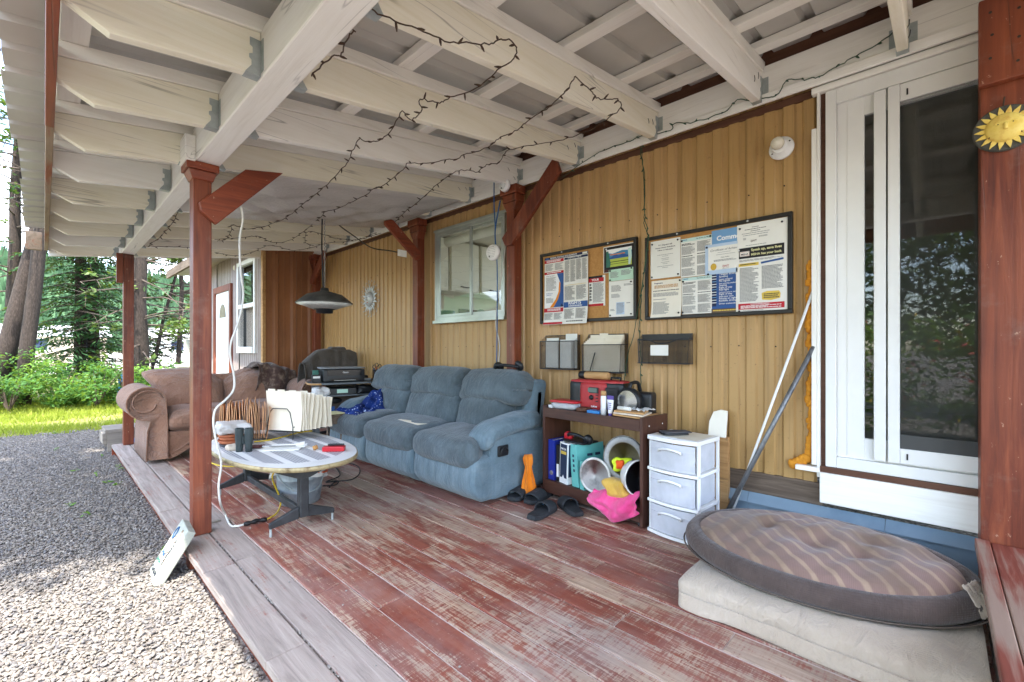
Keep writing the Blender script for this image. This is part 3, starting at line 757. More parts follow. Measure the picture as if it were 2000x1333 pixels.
# ================================================================== ANNEX with brown siding
AX, AY = 2.06, 6.66
annex = thing('annex', 'brown ribbed metal annex with white window and door beyond the deck', 'building', (AX, AY, GZ))
def siding_y(name, x0, x1, z0, z1, mat, parent, y, pitch=.24, depth=.03):
    m = MB(); out = [(x0, 0)]; k = math.floor(x0 / pitch)
    while k * pitch < x1:
        b = k * pitch
        for xx, d in ((b + .02, 0), (b + .045, -depth), (b + .085, -depth), (b + .11, 0), (b + .17, 0), (b + .175, -.006), (b + .185, -.006), (b + .19, 0)):
            if x0 < xx < x1: out.append((xx, d))
        k += 1
    out.append((x1, 0)); n = len(out)
    m.add([(a, y + d, z0) for a, d in out] + [(a, y + d, z1) for a, d in out], [(i, i + 1, n + i + 1, n + i) for i in range(n - 1)])
    return m.build(name, mat, parent)
siding_y('siding_panel', AX + .03, WX, GZ, 2.5, 'brown_siding', annex, AY)
MB().box(AX - .012, AX + .03, AY - .035, AY + .03, GZ, 2.5).build('corner_trim', 'pale_wood', annex, bevel=.004)
wa0, wa1, wb0, wb1 = 6.90, 7.74, 1.0, 2.36
da0, da1 = 8.15, 9.0
for (a, b, z0, z1) in ((AY + .03, wa0, GZ, 2.55), (wa0, wa1, GZ, wb0), (wa0, wa1, wb1, 2.55), (wa1, da0, GZ, 2.55), (da0, da1, 2.02, 2.55), (da1, 10.5, GZ, 2.55)):
    siding('siding_panel', a, b, z0, z1, 'grey_siding', annex, AX, .09, .018, .03, .014)
m = MB(); xx = AX - .03
m.box(xx, AX + .05, wa0, wa0 + .06, wb0, wb1).box(xx, AX + .05, wa1 - .06, wa1, wb0, wb1).box(xx, AX + .05, wa0 + .06, wa1 - .06, wb1 - .06, wb1).box(xx - .02, AX + .05, wa0 + .061, wa1 - .061, wb0, wb0 + .09).box(xx + .004, AX + .04, wa0 + .06, wa1 - .06, 1.66, 1.72)
wf = m.build('window', 'white_vinyl', annex, bevel=.004)
MB().add([(AX + .012, wa1 - .06, 1.72), (AX + .012, wa0 + .06, 1.72), (AX + .012, wa0 + .06, wb1 - .06), (AX + .012, wa1 - .06, wb1 - .06)], [(0, 1, 2, 3)]).build('pane', 'door_glass', wf)
MB().box(AX + .004, AX + .008, wa0 + .06, wa1 - .06, wb0 + .09, 1.66).build('insect_screen', 'insect_screen', wf)
m = MB(); m.grid(20, 2, lambda u, v: Vector((AX + .09 + .02 * math.sin(u * 40), wa0 + .05 + (wa1 - wa0 - .1) * u, wb0 + .08 + 1.2 * v))); m.build('curtain', 'beige_sheet', wf, smooth=True)
m = MB(); m.box(AX - .035, AX + .03, da0 - .09, da0, GZ, 2.1).box(AX - .035, AX + .03, da1, da1 + .09, GZ, 2.1).box(AX - .036, AX + .03, da0, da1, 2.0, 2.1)
m.build('door_frame', 'red_stain', annex, bevel=.004)
dr = MB().box(AX - .01, AX + .03, da0 + .002, da1 - .002, GZ + .05, 1.998).build('door', 'white_vinyl', annex, bevel=.004)
m = MB()
for a, b in ((.12, .40), (.48, .76)):
    for z0, z1 in ((.2, .8), (.92, 1.35)): m.box(AX - .016, AX - .0105, da0 + a, da0 + b, z0, z1)
m.build('door_panel', 'white_vinyl', dr, bevel=.004)
m = MB(); m.prism([(.25, 1.58)] + [(.43 + .18 * math.cos(t), 1.58 + .22 * math.sin(t)) for t in [math.pi - math.pi * i / 12 for i in range(13)]] + [(.61, 1.58)], lambda u, v, s: (AX - .0105 - .006 * s, da0 + u, v)); m.build('fan_light', 'helmet_inside', dr)
MB().box(AX + .12, AX + .15, AY + .1, 10.4, .0, 2.5).build('inner_lining', 'interior_dark', annex)
m = MB(); m.hexa([(AX - .4, 6.5, 2.5), (WX + 2, 6.5, 2.62), (WX + 2, 10.8, 2.62), (AX - .4, 10.8, 2.5), (AX - .4, 6.5, 2.56), (WX + 2, 6.5, 2.68), (WX + 2, 10.8, 2.68), (AX - .4, 10.8, 2.56)])
m.build('annex_roof', 'grey_siding', annex)
MB().box(AX - .42, AX - .38, 6.78, 10.8, 2.42, 2.56).build('fascia', 'weathered', annex)
m = MB(); m.lathe([(.035, 0), (.045, .02), (.03, .05), (.022, .1), (.04, .14), (.03, .19), (0.001, .20)], 12, frame((AX - .005, 7.98, 2.33), (0, 0, 1), (0, 1, 0)) @ Matrix.Rotation(R(180), 4, 'Y')); m.build('lamp', 'aged_plastic', annex, smooth=True)

# ================================================================== PORCH ROOF
porch = thing('porch_roof', 'white painted porch roof frame with red posts and metal sheets', 'porch roof', (.64, 3.05, 0))
RY = [.115 + .604 * k for k in range(-2, 12)]
BX0, BX1, BZ = .585, .705, 2.115                # beam
JH = .165                                       # joist depth
LX = 2.735                                      # ledger face
def slope_bar(x0, x1, y0, y1, d0, d1, m=None):
    """bar along the slope; d0, d1 above the joists' underside"""
    m = m or MB()
    m.hexa([(x0, y0, zb(x0) + d0), (x1, y0, zb(x1) + d0), (x1, y1, zb(x1) + d0), (x0, y1, zb(x0) + d0),
            (x0, y0, zb(x0) + d1), (x1, y0, zb(x1) + d1), (x1, y1, zb(x1) + d1), (x0, y1, zb(x0) + d1)])
    return m
# beam in two lengths, meeting over the front post
MB().box(BX0, BX1, -1.3, 3.06, BZ, BZ + .19).build('beam', 'white_paint_y', porch, bevel=.006)
MB().box(BX0 + .004, BX1 - .002, 3.062, 6.72, BZ - .006, BZ + .18).build('beam', 'white_paint_y', porch, bevel=.006)
MB().box(BX0 - .05, BX0 - .001, 2.98, 3.14, BZ - .01, BZ + .13).build('beam_block', 'white_paint_y', porch, bevel=.004)
MB().box(LX, LX + .04, -1.3, 6.62, 2.425, 2.615).build('ledger', 'white_paint_y', porch, bevel=.004)
MB().box(WX - .03, WX - .015, -1.5, 6.85, 2.617, zb(WX) + .32).build('closure_strip', 'brown_stain', porch)  # added strip that blocks the sky in the gap above the ledger
MB().box(LX - .018, LX - .001, -1.3, 6.6, 2.405, 2.455).build('ledger_strip', 'white_paint_y', porch, bevel=.004)
for i, y in enumerate(RY):
    jt = random.uniform(-.006, .006)
    j = slope_bar(BX1 + .002, LX - .002, y - .02, y + .02, 0, JH).build('rafter', 'cream_joist' if i % 3 else 'white_paint_x', porch, bevel=.003)
    for k_ in range(2):
        xn = LX - .05 - .07 * k_ - .03 * random.random(); zn = zb(xn) + random.uniform(.03, .12)
        MB().tube([(xn, y - .0195, zn), (xn - .012, y - .026, zn + .006), (xn - .030, y - .029, zn + .018)], .0016, 4).build('nail', 'interior_dark', porch)
    # outer joist with its sloped cut end
    m = MB(); xo, xe = BX0 - .002, .036
    poly = [(xo, zb(xo) - .0), (xe + .11, zb(xe + .11) + .0), (xe, zb(xe) + .075), (xe, zb(xe) + JH), (xo, zb(xo) + JH)]
    m.prism(poly, lambda u, v, s: (u, y - .02 + .04 * s, v))
    m.build('overhang_rafter', 'cream_joist' if i % 4 else 'white_paint_x', porch, bevel=.003)
    slope_bar(.036, LX + .02, y - .028 + jt, y + .016 + jt, JH + .002, JH + .062).build('top_rafter', 'white_paint_x', porch, bevel=.003)
    # galvanised hangers at both sides of the beam and at the ledger
    for xa, sg in ((BX0, -1), (BX1, 1), (LX, -1)):
        if xa == LX and y < -.3: continue
        h = MB(); z0 = zb(xa + sg * .03)
        x1 = xa + sg * .055
        h.box(xa + sg * .0025, x1, y - .0225, y + .0225, z0 - .0045, z0 - .0015)
        for s2 in (-1, 1):
            yy = y + s2 * .0215; zt = z0 + .135
            pts = [(xa + sg * .0025, z0 - .0015), (x1, z0 - .0015), (xa + sg * .034, z0 + .03), (xa + sg * .034, z0 + .05), (xa + sg * .042, z0 + .056), (xa + sg * .042, z0 + .07), (xa + sg * .03, z0 + .076), (xa + sg * .03, z0 + .10), (xa + sg * .04, z0 + .106), (xa + sg * .04, zt), (xa + sg * .0025, zt)]
            h.prism(pts, lambda u, v, s: (u, yy + (s - .5) * .002 * (1 if sg > 0 else -1), v))
            ya = y + s2 * .0225; yb = y + s2 * .05
            h.box(xa + sg * .0008, xa + sg * .0024, min(ya, yb), max(ya, yb), z0 + .01, zt)
        h.build('joist_hanger', 'galvanised', porch)
# purlins and roofing sheets
PZ = JH + .063
for k, x in enumerate((.085, .70, 1.23, 1.76, 2.29, 2.60)):
    slope_bar(x - .043, x + .043, -1.5, 6.85, PZ, PZ + .037).build('purlin', 'white_paint_y', porch, bevel=.003)
SZ = PZ + .040
def roof_sheet(y0, y1, k):
    m = MB(); xs_ = (-.108 - .012 * (k % 3), WX - .03); pr = [(y0, 0)]
    y = y0
    while y < y1 - .01:
        for dy, d in ((.16, 0), (.176, .026), (.207, .026), (.223, 0)):
            if y + dy < y1: pr.append((y + dy, d))
        y += .229
    pr.append((y1, 0)); e = .0025 * (k % 2)
    n = len(pr); vs = []
    for x in xs_:
        vs += [(x, a, zb(x) + SZ + d + e) for a, d in pr]
    fs = [(i, n + i, n + i + 1, i + 1) for i in range(n - 1)]
    m.add(vs, fs); m.add([(a, b, c + .0012) for a, b, c in vs], [f[::-1] for f in fs])
    return m.build('roofing_sheet', 'roof_metal', porch)
ys_ = [-1.55 + .916 * i for i in range(10)]
for k, (a, b) in enumerate(zip(ys_[:-1], ys_[1:])): roof_sheet(a - .02, min(b, 6.9), k)
# fascia, pieces of different red and a bare far end
for a, b, mt, dx in ((-1.5, 1.86, 'red_stain_y', 0), (1.863, 3.0, 'red_stain_y', .004), (3.003, 6.80, 'weathered', .006)):
    MB().box(.0 + dx, .035, a, b, zb(.05) + .045, zb(.05) + .20).build('fascia', 'red_stain_y' if mt != 'weathered' else 'fascia_bare', porch, bevel=.003)
m = MB(); slope_bar(.036, LX, 6.78, 6.82, -.01, JH + .06, m); m.build('end_rafter', 'white_paint_x', porch, bevel=.003)
MB().box(-.13, -.012, 6.80, 6.85, zb(0) + .05, zb(0) + .235).build('end_fascia', 'fascia_bare', porch, bevel=.003)
# posts
def post(x0, x1, y0, y1, z0, z1): return MB().box(x0, x1, y0, y1, z0, z1).build('post', 'red_stain', porch, bevel=.005)
post(.58, .67, 3.03, 3.12, .002, BZ - .085)
post(.605, .695, 6.47, 6.56, .002, BZ - .007)
MB().box(.545, .60, 6.44, 6.468, 1.78, BZ - .01).build('splice_board', 'red_stain', porch, bevel=.003)
MB().box(.55, .603, 6.50, 6.54, 1.80, BZ - .02).build('splice_board', 'red_stain', porch, bevel=.003)
cp = MB().box(.545, .70, 2.995, 3.15, BZ - .045, BZ - .002).build('post_cap', 'red_stain_x', porch, bevel=.004)
MB().hexa([(.575, 3.02, BZ - .095), (.675, 3.02, BZ - .095), (.675, 3.13, BZ - .095), (.575, 3.13, BZ - .095), (.555, 3.005, BZ - .047), (.69, 3.005, BZ - .047), (.69, 3.14, BZ - .047), (.555, 3.14, BZ - .047)]).build('post_cap', 'red_stain_x', porch, bevel=.004)
def brace(a, b, wdt, thick, up, mat='red_stain_x'):
    """board from a to b with mitred ends; wdt in the plane, thick across"""
    a, b = Vector(a), Vector(b); d = (b - a).normalized(); n = Vector(up).normalized(); s_ = n.cross(d).normalized()
    h = wdt / 2; c = .035
    poly = [(-c * 0, -h), ((b - a).length, -h), ((b - a).length + .02, -h + .03), ((b - a).length - .02, h), (.03, h), (-.02, h - .05)]
    m = MB(); m.prism(poly, lambda u, v, s: a + d * u + s_ * v + n * (s - .5) * thick)
    return m.build('brace', mat, porch, bevel=.004)
bp_ = [onY(x, y, 3.01) for x, y in ((388, 396), (478, 333), (551, 340), (421, 440), (391, 413))]
MB().prism([(q.x, q.z) for q in bp_], lambda u, v, s: (u, 2.988 + .038 * s, v)).build('brace', 'red_stain_x', porch, bevel=.005)
for y0 in (2.505, 3.875, 6.40):
    post(2.655, 2.745, y0, y0 + .09, .002, 2.30)
    yc = y0 + .045
    m = MB()
    for z0, z1, e in ((2.33, 2.40, .075), (2.27, 2.33, .06)):
        m.box(2.70 - e, 2.74, yc - e - .02, yc + e + .02, z0, z1 - .001)
    m.hexa([(2.65, yc - .045, 2.20), (2.735, yc - .045, 2.20), (2.735, yc + .045, 2.20), (2.65, yc + .045, 2.20), (2.645, yc - .08, 2.269), (2.735, yc - .08, 2.269), (2.735, yc + .08, 2.269), (2.645, yc + .08, 2.269)])
    m.build('post_cap', 'red_stain', porch, bevel=.006)
brace((2.635, 2.57, 1.93), (2.635, 2.04, 2.43), .125, .036, (1, 0, 0), 'red_stain')
brace((2.66, 3.86, 2.0), (2.30, 3.86, 2.30), .10, .036, (0, 1, 0), 'red_stain_x')
brace((2.635, 6.45, 2.0), (2.635, 6.02, 2.36), .115, .036, (1, 0, 0), 'red_stain')
# near right post at the door with a doubling block at its head
MB().box(2.60, 2.745, -.35, -.125, .0, 2.42).build('post', 'red_stain', porch, bevel=.006)
MB().box(2.562, 2.598, -.345, -.118, 2.10, 2.44).build('post_block', 'red_stain', porch, bevel=.006)
MB().box(2.575, 2.73, -.32, -.135, 2.443, 2.60).build('beam', 'white_paint_y', porch, bevel=.004)
m = MB()
for (y_, z_) in ((-.15, 2.38), (-.155, 2.29), (-.15, 2.2), (-.225, 2.36), (-.225, 2.25), (-.222, 2.16), (-.2, 2.42)):
    m.lathe([(.0001, .0), (.005, .0004), (.006, -.003)], 8, frame((2.5615, y_, z_), (0, -1, 0), (0, 0, 1)))
struct(m.build('screw_heads', 'interior_dark', porch), 'stuff')
# polythene sheet slung under the rafters
m = MB(); y0, y1 = RY[7] - .05, RY[9] + .08; x0, x1 = .98, 2.58
def sheet(u, v):
    x = x0 + (x1 - x0) * u + .05 * math.sin(v * 9) * (1 - u); y = y0 + (y1 - y0) * v
    edge = math.sin(math.pi * min(1, max(0, u))) ** .5 * math.sin(math.pi * v) ** .6
    sag = .085 * edge + .03 * edge * nz((x * 2.2, y * 5, 0), 1.6) + .016 * edge * math.sin(x * 14 + y * 9 + 2 * nz((x, y, 0), 2))
    cr = .024 * edge * abs(math.sin((x * 1.2 - y * 2.1) * 5 + 3 * nz((x, y, 3), 1.5)))
    return Vector((x, y, zb(x) - .006 - sag + cr))
m.grid(70, 50, sheet); m.build('plastic_sheeting', 'polythene', porch, smooth=True)

# ================================================================== STEP / LANDING at the right
step = thing('side_landing', 'low landing box with worn red top planks at the right post', 'landing', (2.0, -.5, 0))
for k, (a, b) in enumerate(((-.150, -.108), (-.31, -.153), (-.47, -.313), (-.63, -.473), (-.8, -.633))):
    MB().box(.95, 2.59, a, b, .262 - (.004 if k else 0), .30 - (.006 if k else 0)).build('plank', 'landing_red', step, bevel=.004)
MB().box(.98, 2.59, -.165, -.135, .003, .2615).build('riser', 'white_paint_x', step, bevel=.004)
MB().box(.98, 1.01, -.8, -.167, .003, .255).build('riser', 'white_paint_y', step, bevel=.004)
# ================================================================== BLUE RECLINER SOFA
def sm(a, b, x):
    t = max(0, min(1, (x - a) / (b - a))); return t * t * (3 - 2 * t)
sofa = thing('recliner_sofa', 'blue-grey three seat recliner sofa with soiled cushions against the tan wall', 'sofa', (2.33, 3.29, 0))
SEC = [(2.20, 2.90), (2.91, 3.65), (3.66, 4.36)]
for k, (a, b) in enumerate(SEC):
    yc = (a + b) / 2
    def fp(p, q):
        q = q.copy(); q.x -= .025 * (1 - p.z * p.z) * (1 if p.x < 0 else 0); q.x += .05 * sm(-.3, -1, p.z) * (1 if p.x < 0 else 0)
        return q + Vector((.004 * nz(q + Vector((0, yc, 0)), 9, k), 0, .003 * nz(q, 14, k)))
    MB().rbox((2.14, yc, .175), (.36, b - a, .31), .045, 12, fp).build('footrest_panel', 'blue_upholstery', sofa, smooth=True)
    a2 = a + (.165 if k == 0 else 0); b2 = b - (.15 if k == 2 else 0); yc2 = (a2 + b2) / 2
    def fs(p, q):
        q = q.copy(); fr = sm(.1, -.75, p.x)
        if k == 0 and p.y < 0: q.y -= .15 * fr * min(1, -p.y * 1.2)
        if k == 2 and p.y > 0: q.y += .13 * fr * min(1, p.y * 1.2)
        bul = (1 - p.y ** 4) * (1 - .5 * p.x ** 2)
        q.z += .028 * bul * (1 if p.z > 0 else 0) - .035 * fr * (.6 if p.z > 0 else 1.2)
        q.x -= .03 * fr * (1 - p.y ** 2)
        pk = .006 * math.sin(q.x * 60 + 2 * nz(q, 8)) * sm(.55, 1, abs(p.y)) * (1 if p.z > -.2 else 0)
        return q + Vector((0, pk, .010 * nz(q + Vector((0, yc, 0)), 7, k)))
    MB().rbox((2.20, yc2, .375), (.56, b2 - a2, .155), .07, 16, fs).build('seat_cushion', 'blue_worn', sofa, smooth=True)
    def fl(p, q):
        q = q.copy(); q.x -= .05 * (1 - p.y ** 2) * (1 if p.x < 0 else 0); q.x += .05 * p.z
        fold = .007 * math.sin(q.y * 38 + 5 * nz(q + Vector((0, yc, 0)), 5)) * sm(.2, 1, p.z)
        return q + Vector((fold + .012 * nz(q + Vector((0, yc, 0)), 8, k), 0, 0))
    MB().rbox((2.46, yc2, .545), (.19, b2 - a2 + .0, .30), .07, 14, fl).build('lower_back_cushion', 'blue_worn', sofa, smooth=True)
    def fu(p, q):
        q = q.copy(); q.x -= .055 * (1 - p.y ** 2) * (1 - .5 * p.z ** 2) * (1 if p.x < 0 else 0)
        q.x += .055 * sm(-1, 1, p.z)
        q.z -= .035 * p.y ** 4 * (1 if p.z > 0 else 0); q.z += .03 * (1 - p.y ** 2) * (1 if p.z < 0 else 0) * sm(0, -1, p.z)
        wr = .008 * math.sin(q.z * 55 + q.y * 10 + 4 * nz(q + Vector((0, yc, 0)), 6)) * sm(.5, .95, abs(p.y))
        return q + Vector((wr + .012 * nz(q + Vector((0, yc, 0)), 6, k + 3), .01 * nz(q, 5, k), .008 * nz(q + Vector((yc, 0, 0)), 7)))
    MB().rbox((2.50, yc + (.03 if k == 0 else 0), .755), (.25, b - a - (.02 if k == 0 else .005), .29), .10, 18, fu).build('back_pillow', 'blue_worn', sofa, smooth=True)
MB().rbox((2.63, 3.28, .43), (.17, 2.10, .80), .05, 10, lambda p, q: q + Vector((.03 * p.z, 0, 0))).build('back_shell', 'blue_upholstery', sofa, smooth=True)
for sgn, y0, y1 in ((1, 2.195, 2.365), (-1, 4.21, 4.38)):
    yc = (y0 + y1) / 2
    MB().rbox((2.42, yc, .235), (.64, y1 - y0, .43), .03, 10, lambda p, q: q + Vector((0, .004 * nz(q, 6), 0))).build('arm', 'blue_upholstery', sofa, smooth=True)
    def fa(p, q):
        q = q.copy(); q.z += .045 * sm(-.9, .6, p.x) - .055 * sm(-.55, -1, p.x) + .02 * (1 - p.y ** 2) * (1 if p.z > 0 else 0)
        q.y *= 1 + .12 * sm(-.2, -1, p.x)
        wr = .004 * math.sin(q.x * 80 + 3 * nz(q, 8)) * sm(-.1, -.9, p.x) + .003 * math.sin(q.x * 46)
        return q + Vector((0, wr * p.y, .006 * nz(q, 11)))
    MB().rbox((2.33, yc, .475), (.60, y1 - y0 + .045, .11), .05, 16, fa).build('arm_pad', 'blue_upholstery', sofa, smooth=True)
    MB().rbox((2.63, yc, .60), (.20, .10, .44), .06, 8, lambda p, q: q + Vector((.04 * p.z, 0, 0))).build('back_wing', 'blue_upholstery', sofa, smooth=True)
hm = MB(); hm.rbox((2.205, 2.188, .352), (.10, .018, .075), .03, 8); hd = hm.build('recline_cup', 'black_plastic', sofa, smooth=True)
MB().tube(smooth_path([(2.168, 2.176, .33), (2.18, 2.170, .368), (2.215, 2.170, .372), (2.238, 2.174, .352)]), .008, 8).build('recline_lever', 'black_plastic', hd, smooth=True)
tag(MB().rbox((2.16, 3.13, .462), (.22, .29, .003), .001, 4, lambda p, q: q + Vector((0, 0, .006 * p.y))).build('paper_folder', 'manila_cream', smooth=True), 'cream paper folder lying flat on the middle seat of the blue sofa', 'folder')
# over-ear headphones on the right back pillow
hp = thing('headphones', 'black over-ear headphones lying on top of the blue sofa back', 'headphones', (2.55, 2.42, .90))
MB().tube(smooth_path([(2.50, 2.56, .905), (2.46, 2.53, .925), (2.45, 2.46, .935), (2.49, 2.39, .93), (2.54, 2.36, .92)]), .012, 8).build('headband', 'black_plastic', hp, smooth=True)
for (x, y, z, a) in ((2.53, 2.56, .915, .5), (2.56, 2.36, .93, -.4)):
    M_ = Matrix.Translation((x, y, z)) @ Matrix.Rotation(a, 4, 'Z') @ Matrix.Rotation(R(62), 4, 'Y')
    MB().lathe([(.0001, -.022), (.03, -.022), (.042, -.012), (.044, .004), (.034, .018), (.02, .02), (.0001, .014)], 20, M_).build('ear_cup', 'black_plastic', hp, smooth=True)
MB().tube(smooth_path([(2.545, 2.36, .92), (2.47, 2.30, .84), (2.42, 2.33, .72), (2.40, 2.42, .68), (2.41, 2.5, .70)]), .003, 6).build('headphone_cable', 'cord_black', hp)

# ================================================================== BROWN SOFA
bs = thing('scroll_arm_sofa', 'brown chenille sofa with rolled arms at the far deck end', 'sofa', (1.35, 5.65, 0))
def scroll(sg, xin, y0, y1, name='rolled_arm'):
    prof = [(0, .03), (0, .40)]
    for i in range(15):
        t = R(-70) - R(200) * i / 14 if False else None
    prof = [(.005, .03), (.0, .40), (-.005, .47)]
    cx, cz, r = -.155, .565, .150
    for i in range(17):
        a = R(20) + R(250) * i / 16
        prof.append((cx + r * math.cos(a) * 1.0, cz + r * math.sin(a)))
    prof += [(-.125, .40), (-.15, .30), (-.16, .03)]
    m = MB(); n = len(prof)
    ny = 8
    vs = []
    for j in range(ny + 1):
        v = j / ny; y = y0 + (y1 - y0) * v
        infl = 1 if 0 < j < ny else .94
        for (u, z) in prof:
            uu = -.08 + (u + .08) * infl; zz = .35 + (z - .35) * (infl * .5 + .5)
            vs.append((xin + sg * uu, y + (.012 * nz((u * 6, z * 6, y), 2)), zz + .006 * nz((u * 5, y * 4, z), 3)))
    fs = [(j * n + i, j * n + (i + 1) % n, (j + 1) * n + (i + 1) % n, (j + 1) * n + i) for j in range(ny) for i in range(n)]
    fs += [tuple(range(n)), tuple(range(ny * n, ny * n + n))[::-1]]
    if sg < 0: fs = [f[::-1] for f in fs]
    m.add(vs, fs); o = m.build(name, 'brown_chenille', bs, smooth=True)
    # front facing with its bead
    b = MB(); pts = [(xin + sg * (-.08 + (u + .08) * .96), y0 - .002, .35 + (z - .35) * .98) for u, z in prof]
    b.tube(pts, .007, 6); b.build('piping', 'brown_chenille', o, smooth=True)
    inner = MB(); sc = []
    for i in range(22):
        t = i / 21; a = R(20) + R(330) * t; r2 = .125 * (1 - .45 * t); sc.append((xin + sg * (cx + r2 * math.cos(a)), y0 - .006, cz + r2 * math.sin(a)))
    inner.tube(sc, .006, 6); inner.build('scroll_seam', 'brown_chenille', o, smooth=True)
scroll(1, .80, 5.20, 6.0); scroll(-1, 2.0, 5.20, 6.0)
for k, (a, b, zt) in enumerate(((.80, 1.40, .86), (1.40, 2.02, .82))):
    xc = (a + b) / 2
    def fb(p, q):
        q = q.copy(); q.z -= (.10 * sm(.1, 1, p.x) if k == 0 else .09 * sm(-.1, -1, p.x) + .04 * sm(.4, 1, p.x)) * (1 if p.z > 0 else 0) * p.z
        q.x -= (.12 * sm(0, 1, p.z) if (k == 0 and p.x < 0) else 0) * -p.x
        q.y -= .07 * (1 - p.z ** 2) * (1 - p.x ** 2) * (1 if p.y < 0 else 0); q.y += .09 * p.z
        return q + Vector((0, .012 * nz(q + Vector((xc, 0, 0)), 6), .012 * nz(q + Vector((0, xc, 0)), 5)))
    MB().rbox((xc, 5.88, .60), (b - a, .28, zt - .36), .10, 14, fb).build('back_cushion', 'brown_chenille', bs, smooth=True)
    def fsb(p, q):
        q = q.copy(); q.z += .03 * (1 - p.x ** 4) * (1 if p.z > 0 else 0); q.y -= .05 * (1 - p.z ** 2) * (1 if p.y < 0 else 0)
        return q + Vector((0, 0, .01 * nz(q + Vector((xc, 0, 0)), 6)))
    MB().rbox((xc, 5.52, .365), (b - a, .62, .19), .075, 14, fsb).build('seat_cushion', 'brown_chenille', bs, smooth=True)
m = MB(); arch = [(.80, .02)] + [(.80 + .30 * t, .02 + .13 * sm(0, 1, t)) for t in [i / 8 for i in range(1, 9)]] + [(1.70 + .30 * t, .02 + .13 * sm(1, 0, t)) for t in [i / 8 for i in range(9)]] + [(2.0, .28), (.80, .28)]
m.prism(arch, lambda u, v, s: (u, 5.23 + .04 * s, v)); m.build('apron', 'brown_chenille', bs, bevel=.01)
MB().tube([(u, 5.226, v + .06) for u, v in arch[:-2]], .007, 6).build('apron_piping', 'brown_chenille', bs, smooth=True)
MB().rbox((1.40, 5.98, .42), (1.2, .12, .72), .05, 6).build('back_frame', 'brown_chenille', bs, smooth=True)
MB().box(.83, 1.97, 5.28, 5.95, .16, .27).build('seat_deck', 'interior_dark', bs)
# patterned blanket thrown over the brown sofa's back
m = MB()
def thr(u, v):
    x = 1.66 + .42 * u + .06 * math.sin(v * 5); t = v * 1.0
    if t < .45: y = 5.66 + .04 * math.sin(u * 9); z = .56 + .30 * (t / .45)
    elif t < .62: y = 5.66 + .30 * (t - .45) / .17; z = .875
    else: y = 5.97 + .03; z = .875 - .5 * (t - .62)
    return Vector((x, y + .03 * nz((u * 3, v * 3, 0), 2), z - .07 * sm(.3, 1, u) + .05 * nz((u * 4, v * 4, 4), 1.5) + .02 * math.sin(u * 22 + v * 6)))
m.grid(30, 30, thr); tag(m.build('throw_blanket', 'patch_blanket', smooth=True, solid=.012), 'dark patterned blanket bunched over the back of the brown sofa', 'blanket')

# ================================================================== OFFICE CHAIR draped with a grey blanket
ch = thing('office_chair', 'office chair hidden under a grey blanket behind the printer table', 'chair', (2.46, 5.22, 0))
MB().rbox((2.46, 5.12, .48), (.50, .48, .09), .04, 8).build('seat', 'black_plastic', ch, smooth=True)
MB().rbox((2.46, 5.38, .80), (.46, .07, .46), .035, 8).build('backrest', 'black_plastic', ch, smooth=True)
MB().tube([(2.46, 5.15, .08), (2.46, 5.15, .45)], .025, 10).build('stem', 'black_metal', ch)
for i in range(5):
    a = 2 * math.pi * i / 5 + .3; e = Vector((2.46 + .28 * math.cos(a), 5.15 + .28 * math.sin(a), .055))
    lg = MB().tube([(2.46, 5.15, .10), tuple(e + Vector((0, 0, .02)))], [.024, .014], 8).build('leg', 'black_plastic', ch)
    MB().lathe([(.0001, -.012), (.025, -.012), (.027, 0), (.025, .012), (.0001, .012)], 12, Matrix.Translation((e.x, e.y, .028)) @ Matrix.Rotation(a, 4, 'Z') @ Matrix.Rotation(R(90), 4, 'X')).build('castor', 'black_plastic', lg)
m = MB()
def bl(u, v):
    x = 2.12 + .60 * u; s = v * 1.3
    if s < .45: y, z = 5.315, .58 + s
    elif s < .56: y, z = 5.315 + (s - .45) / .11 * .13, 1.035 + .02 * math.sin((s - .45) / .11 * 3.14)
    else: y, z = 5.455, 1.03 - (s - .56)
    over = sm(.24, 0, u)
    z -= over * .16 + .03 * sm(.85, 1, u); x += .02 * math.sin(v * 8) - .06 * over
    y += (.018 * math.sin(u * 30 + 3 * nz((u * 3, v * 3, 0))) * (.3 + over)) * (1 if s < .5 else -1) - .04 * over
    return Vector((x, y + .012 * nz((u * 5, v * 5, 1), 1.3), z + .015 * nz((u * 4, v * 3, 2), 1.2)))
m.grid(40, 40, bl); m.rbox((2.52, 5.40, 1.055), (.20, .12, .06), .03, 8, lambda p, q: q * (1 + .25 * nz(q, 12)))
tag(m.build('chair_blanket', 'grey_blanket', smooth=True, solid=.008), 'grey-brown fleece blanket draped over a chair behind the printer', 'blanket')

# ================================================================== PRINTER TABLE
pt = thing('printer_table', 'small metal side desk carrying the black printer beside the sofa', 'desk', (2.33, 4.74, 0), rz=R(-15), local=True)
m = MB(); rim = [(.40, -.20), (.40, .20), (-.30, .20)] + [(-.30 + .11 * math.cos(t), .09 + .11 * math.sin(t)) for t in [R(90 + 15 * i) for i in range(1, 7)]] + [(-.30 + .11 * math.cos(t), -.09 + .11 * math.sin(t)) for t in [R(180 + 15 * i) for i in range(0, 7)]]
m.prism(rim, lambda u, v, s: (u, v, .683 + .020 * s)); tp = m.build('table_top', 'steel_grey', pt, bevel=.003)
m = MB(); m.tube([(u, v, .693) for u, v in rim[2:]], .0105, 6); m.build('top_edging', 'pale_wood', tp)
MB().box(-.34, .38, -.17, .17, .555, .570).build('shelf', 'steel_grey', pt, bevel=.002)
for x in (-.33, .36):
    for y in (-.14, .14): MB().box(x - .02, x + .02, y - .012, y + .012, .0, .682).build('leg', 'steel_grey', pt, bevel=.003)
MB().box(-.31, .34, .135, .139, .22, .553).build('modesty_panel', 'panel_dull', pt)
def loc_in(th, o): o.parent = None; return o
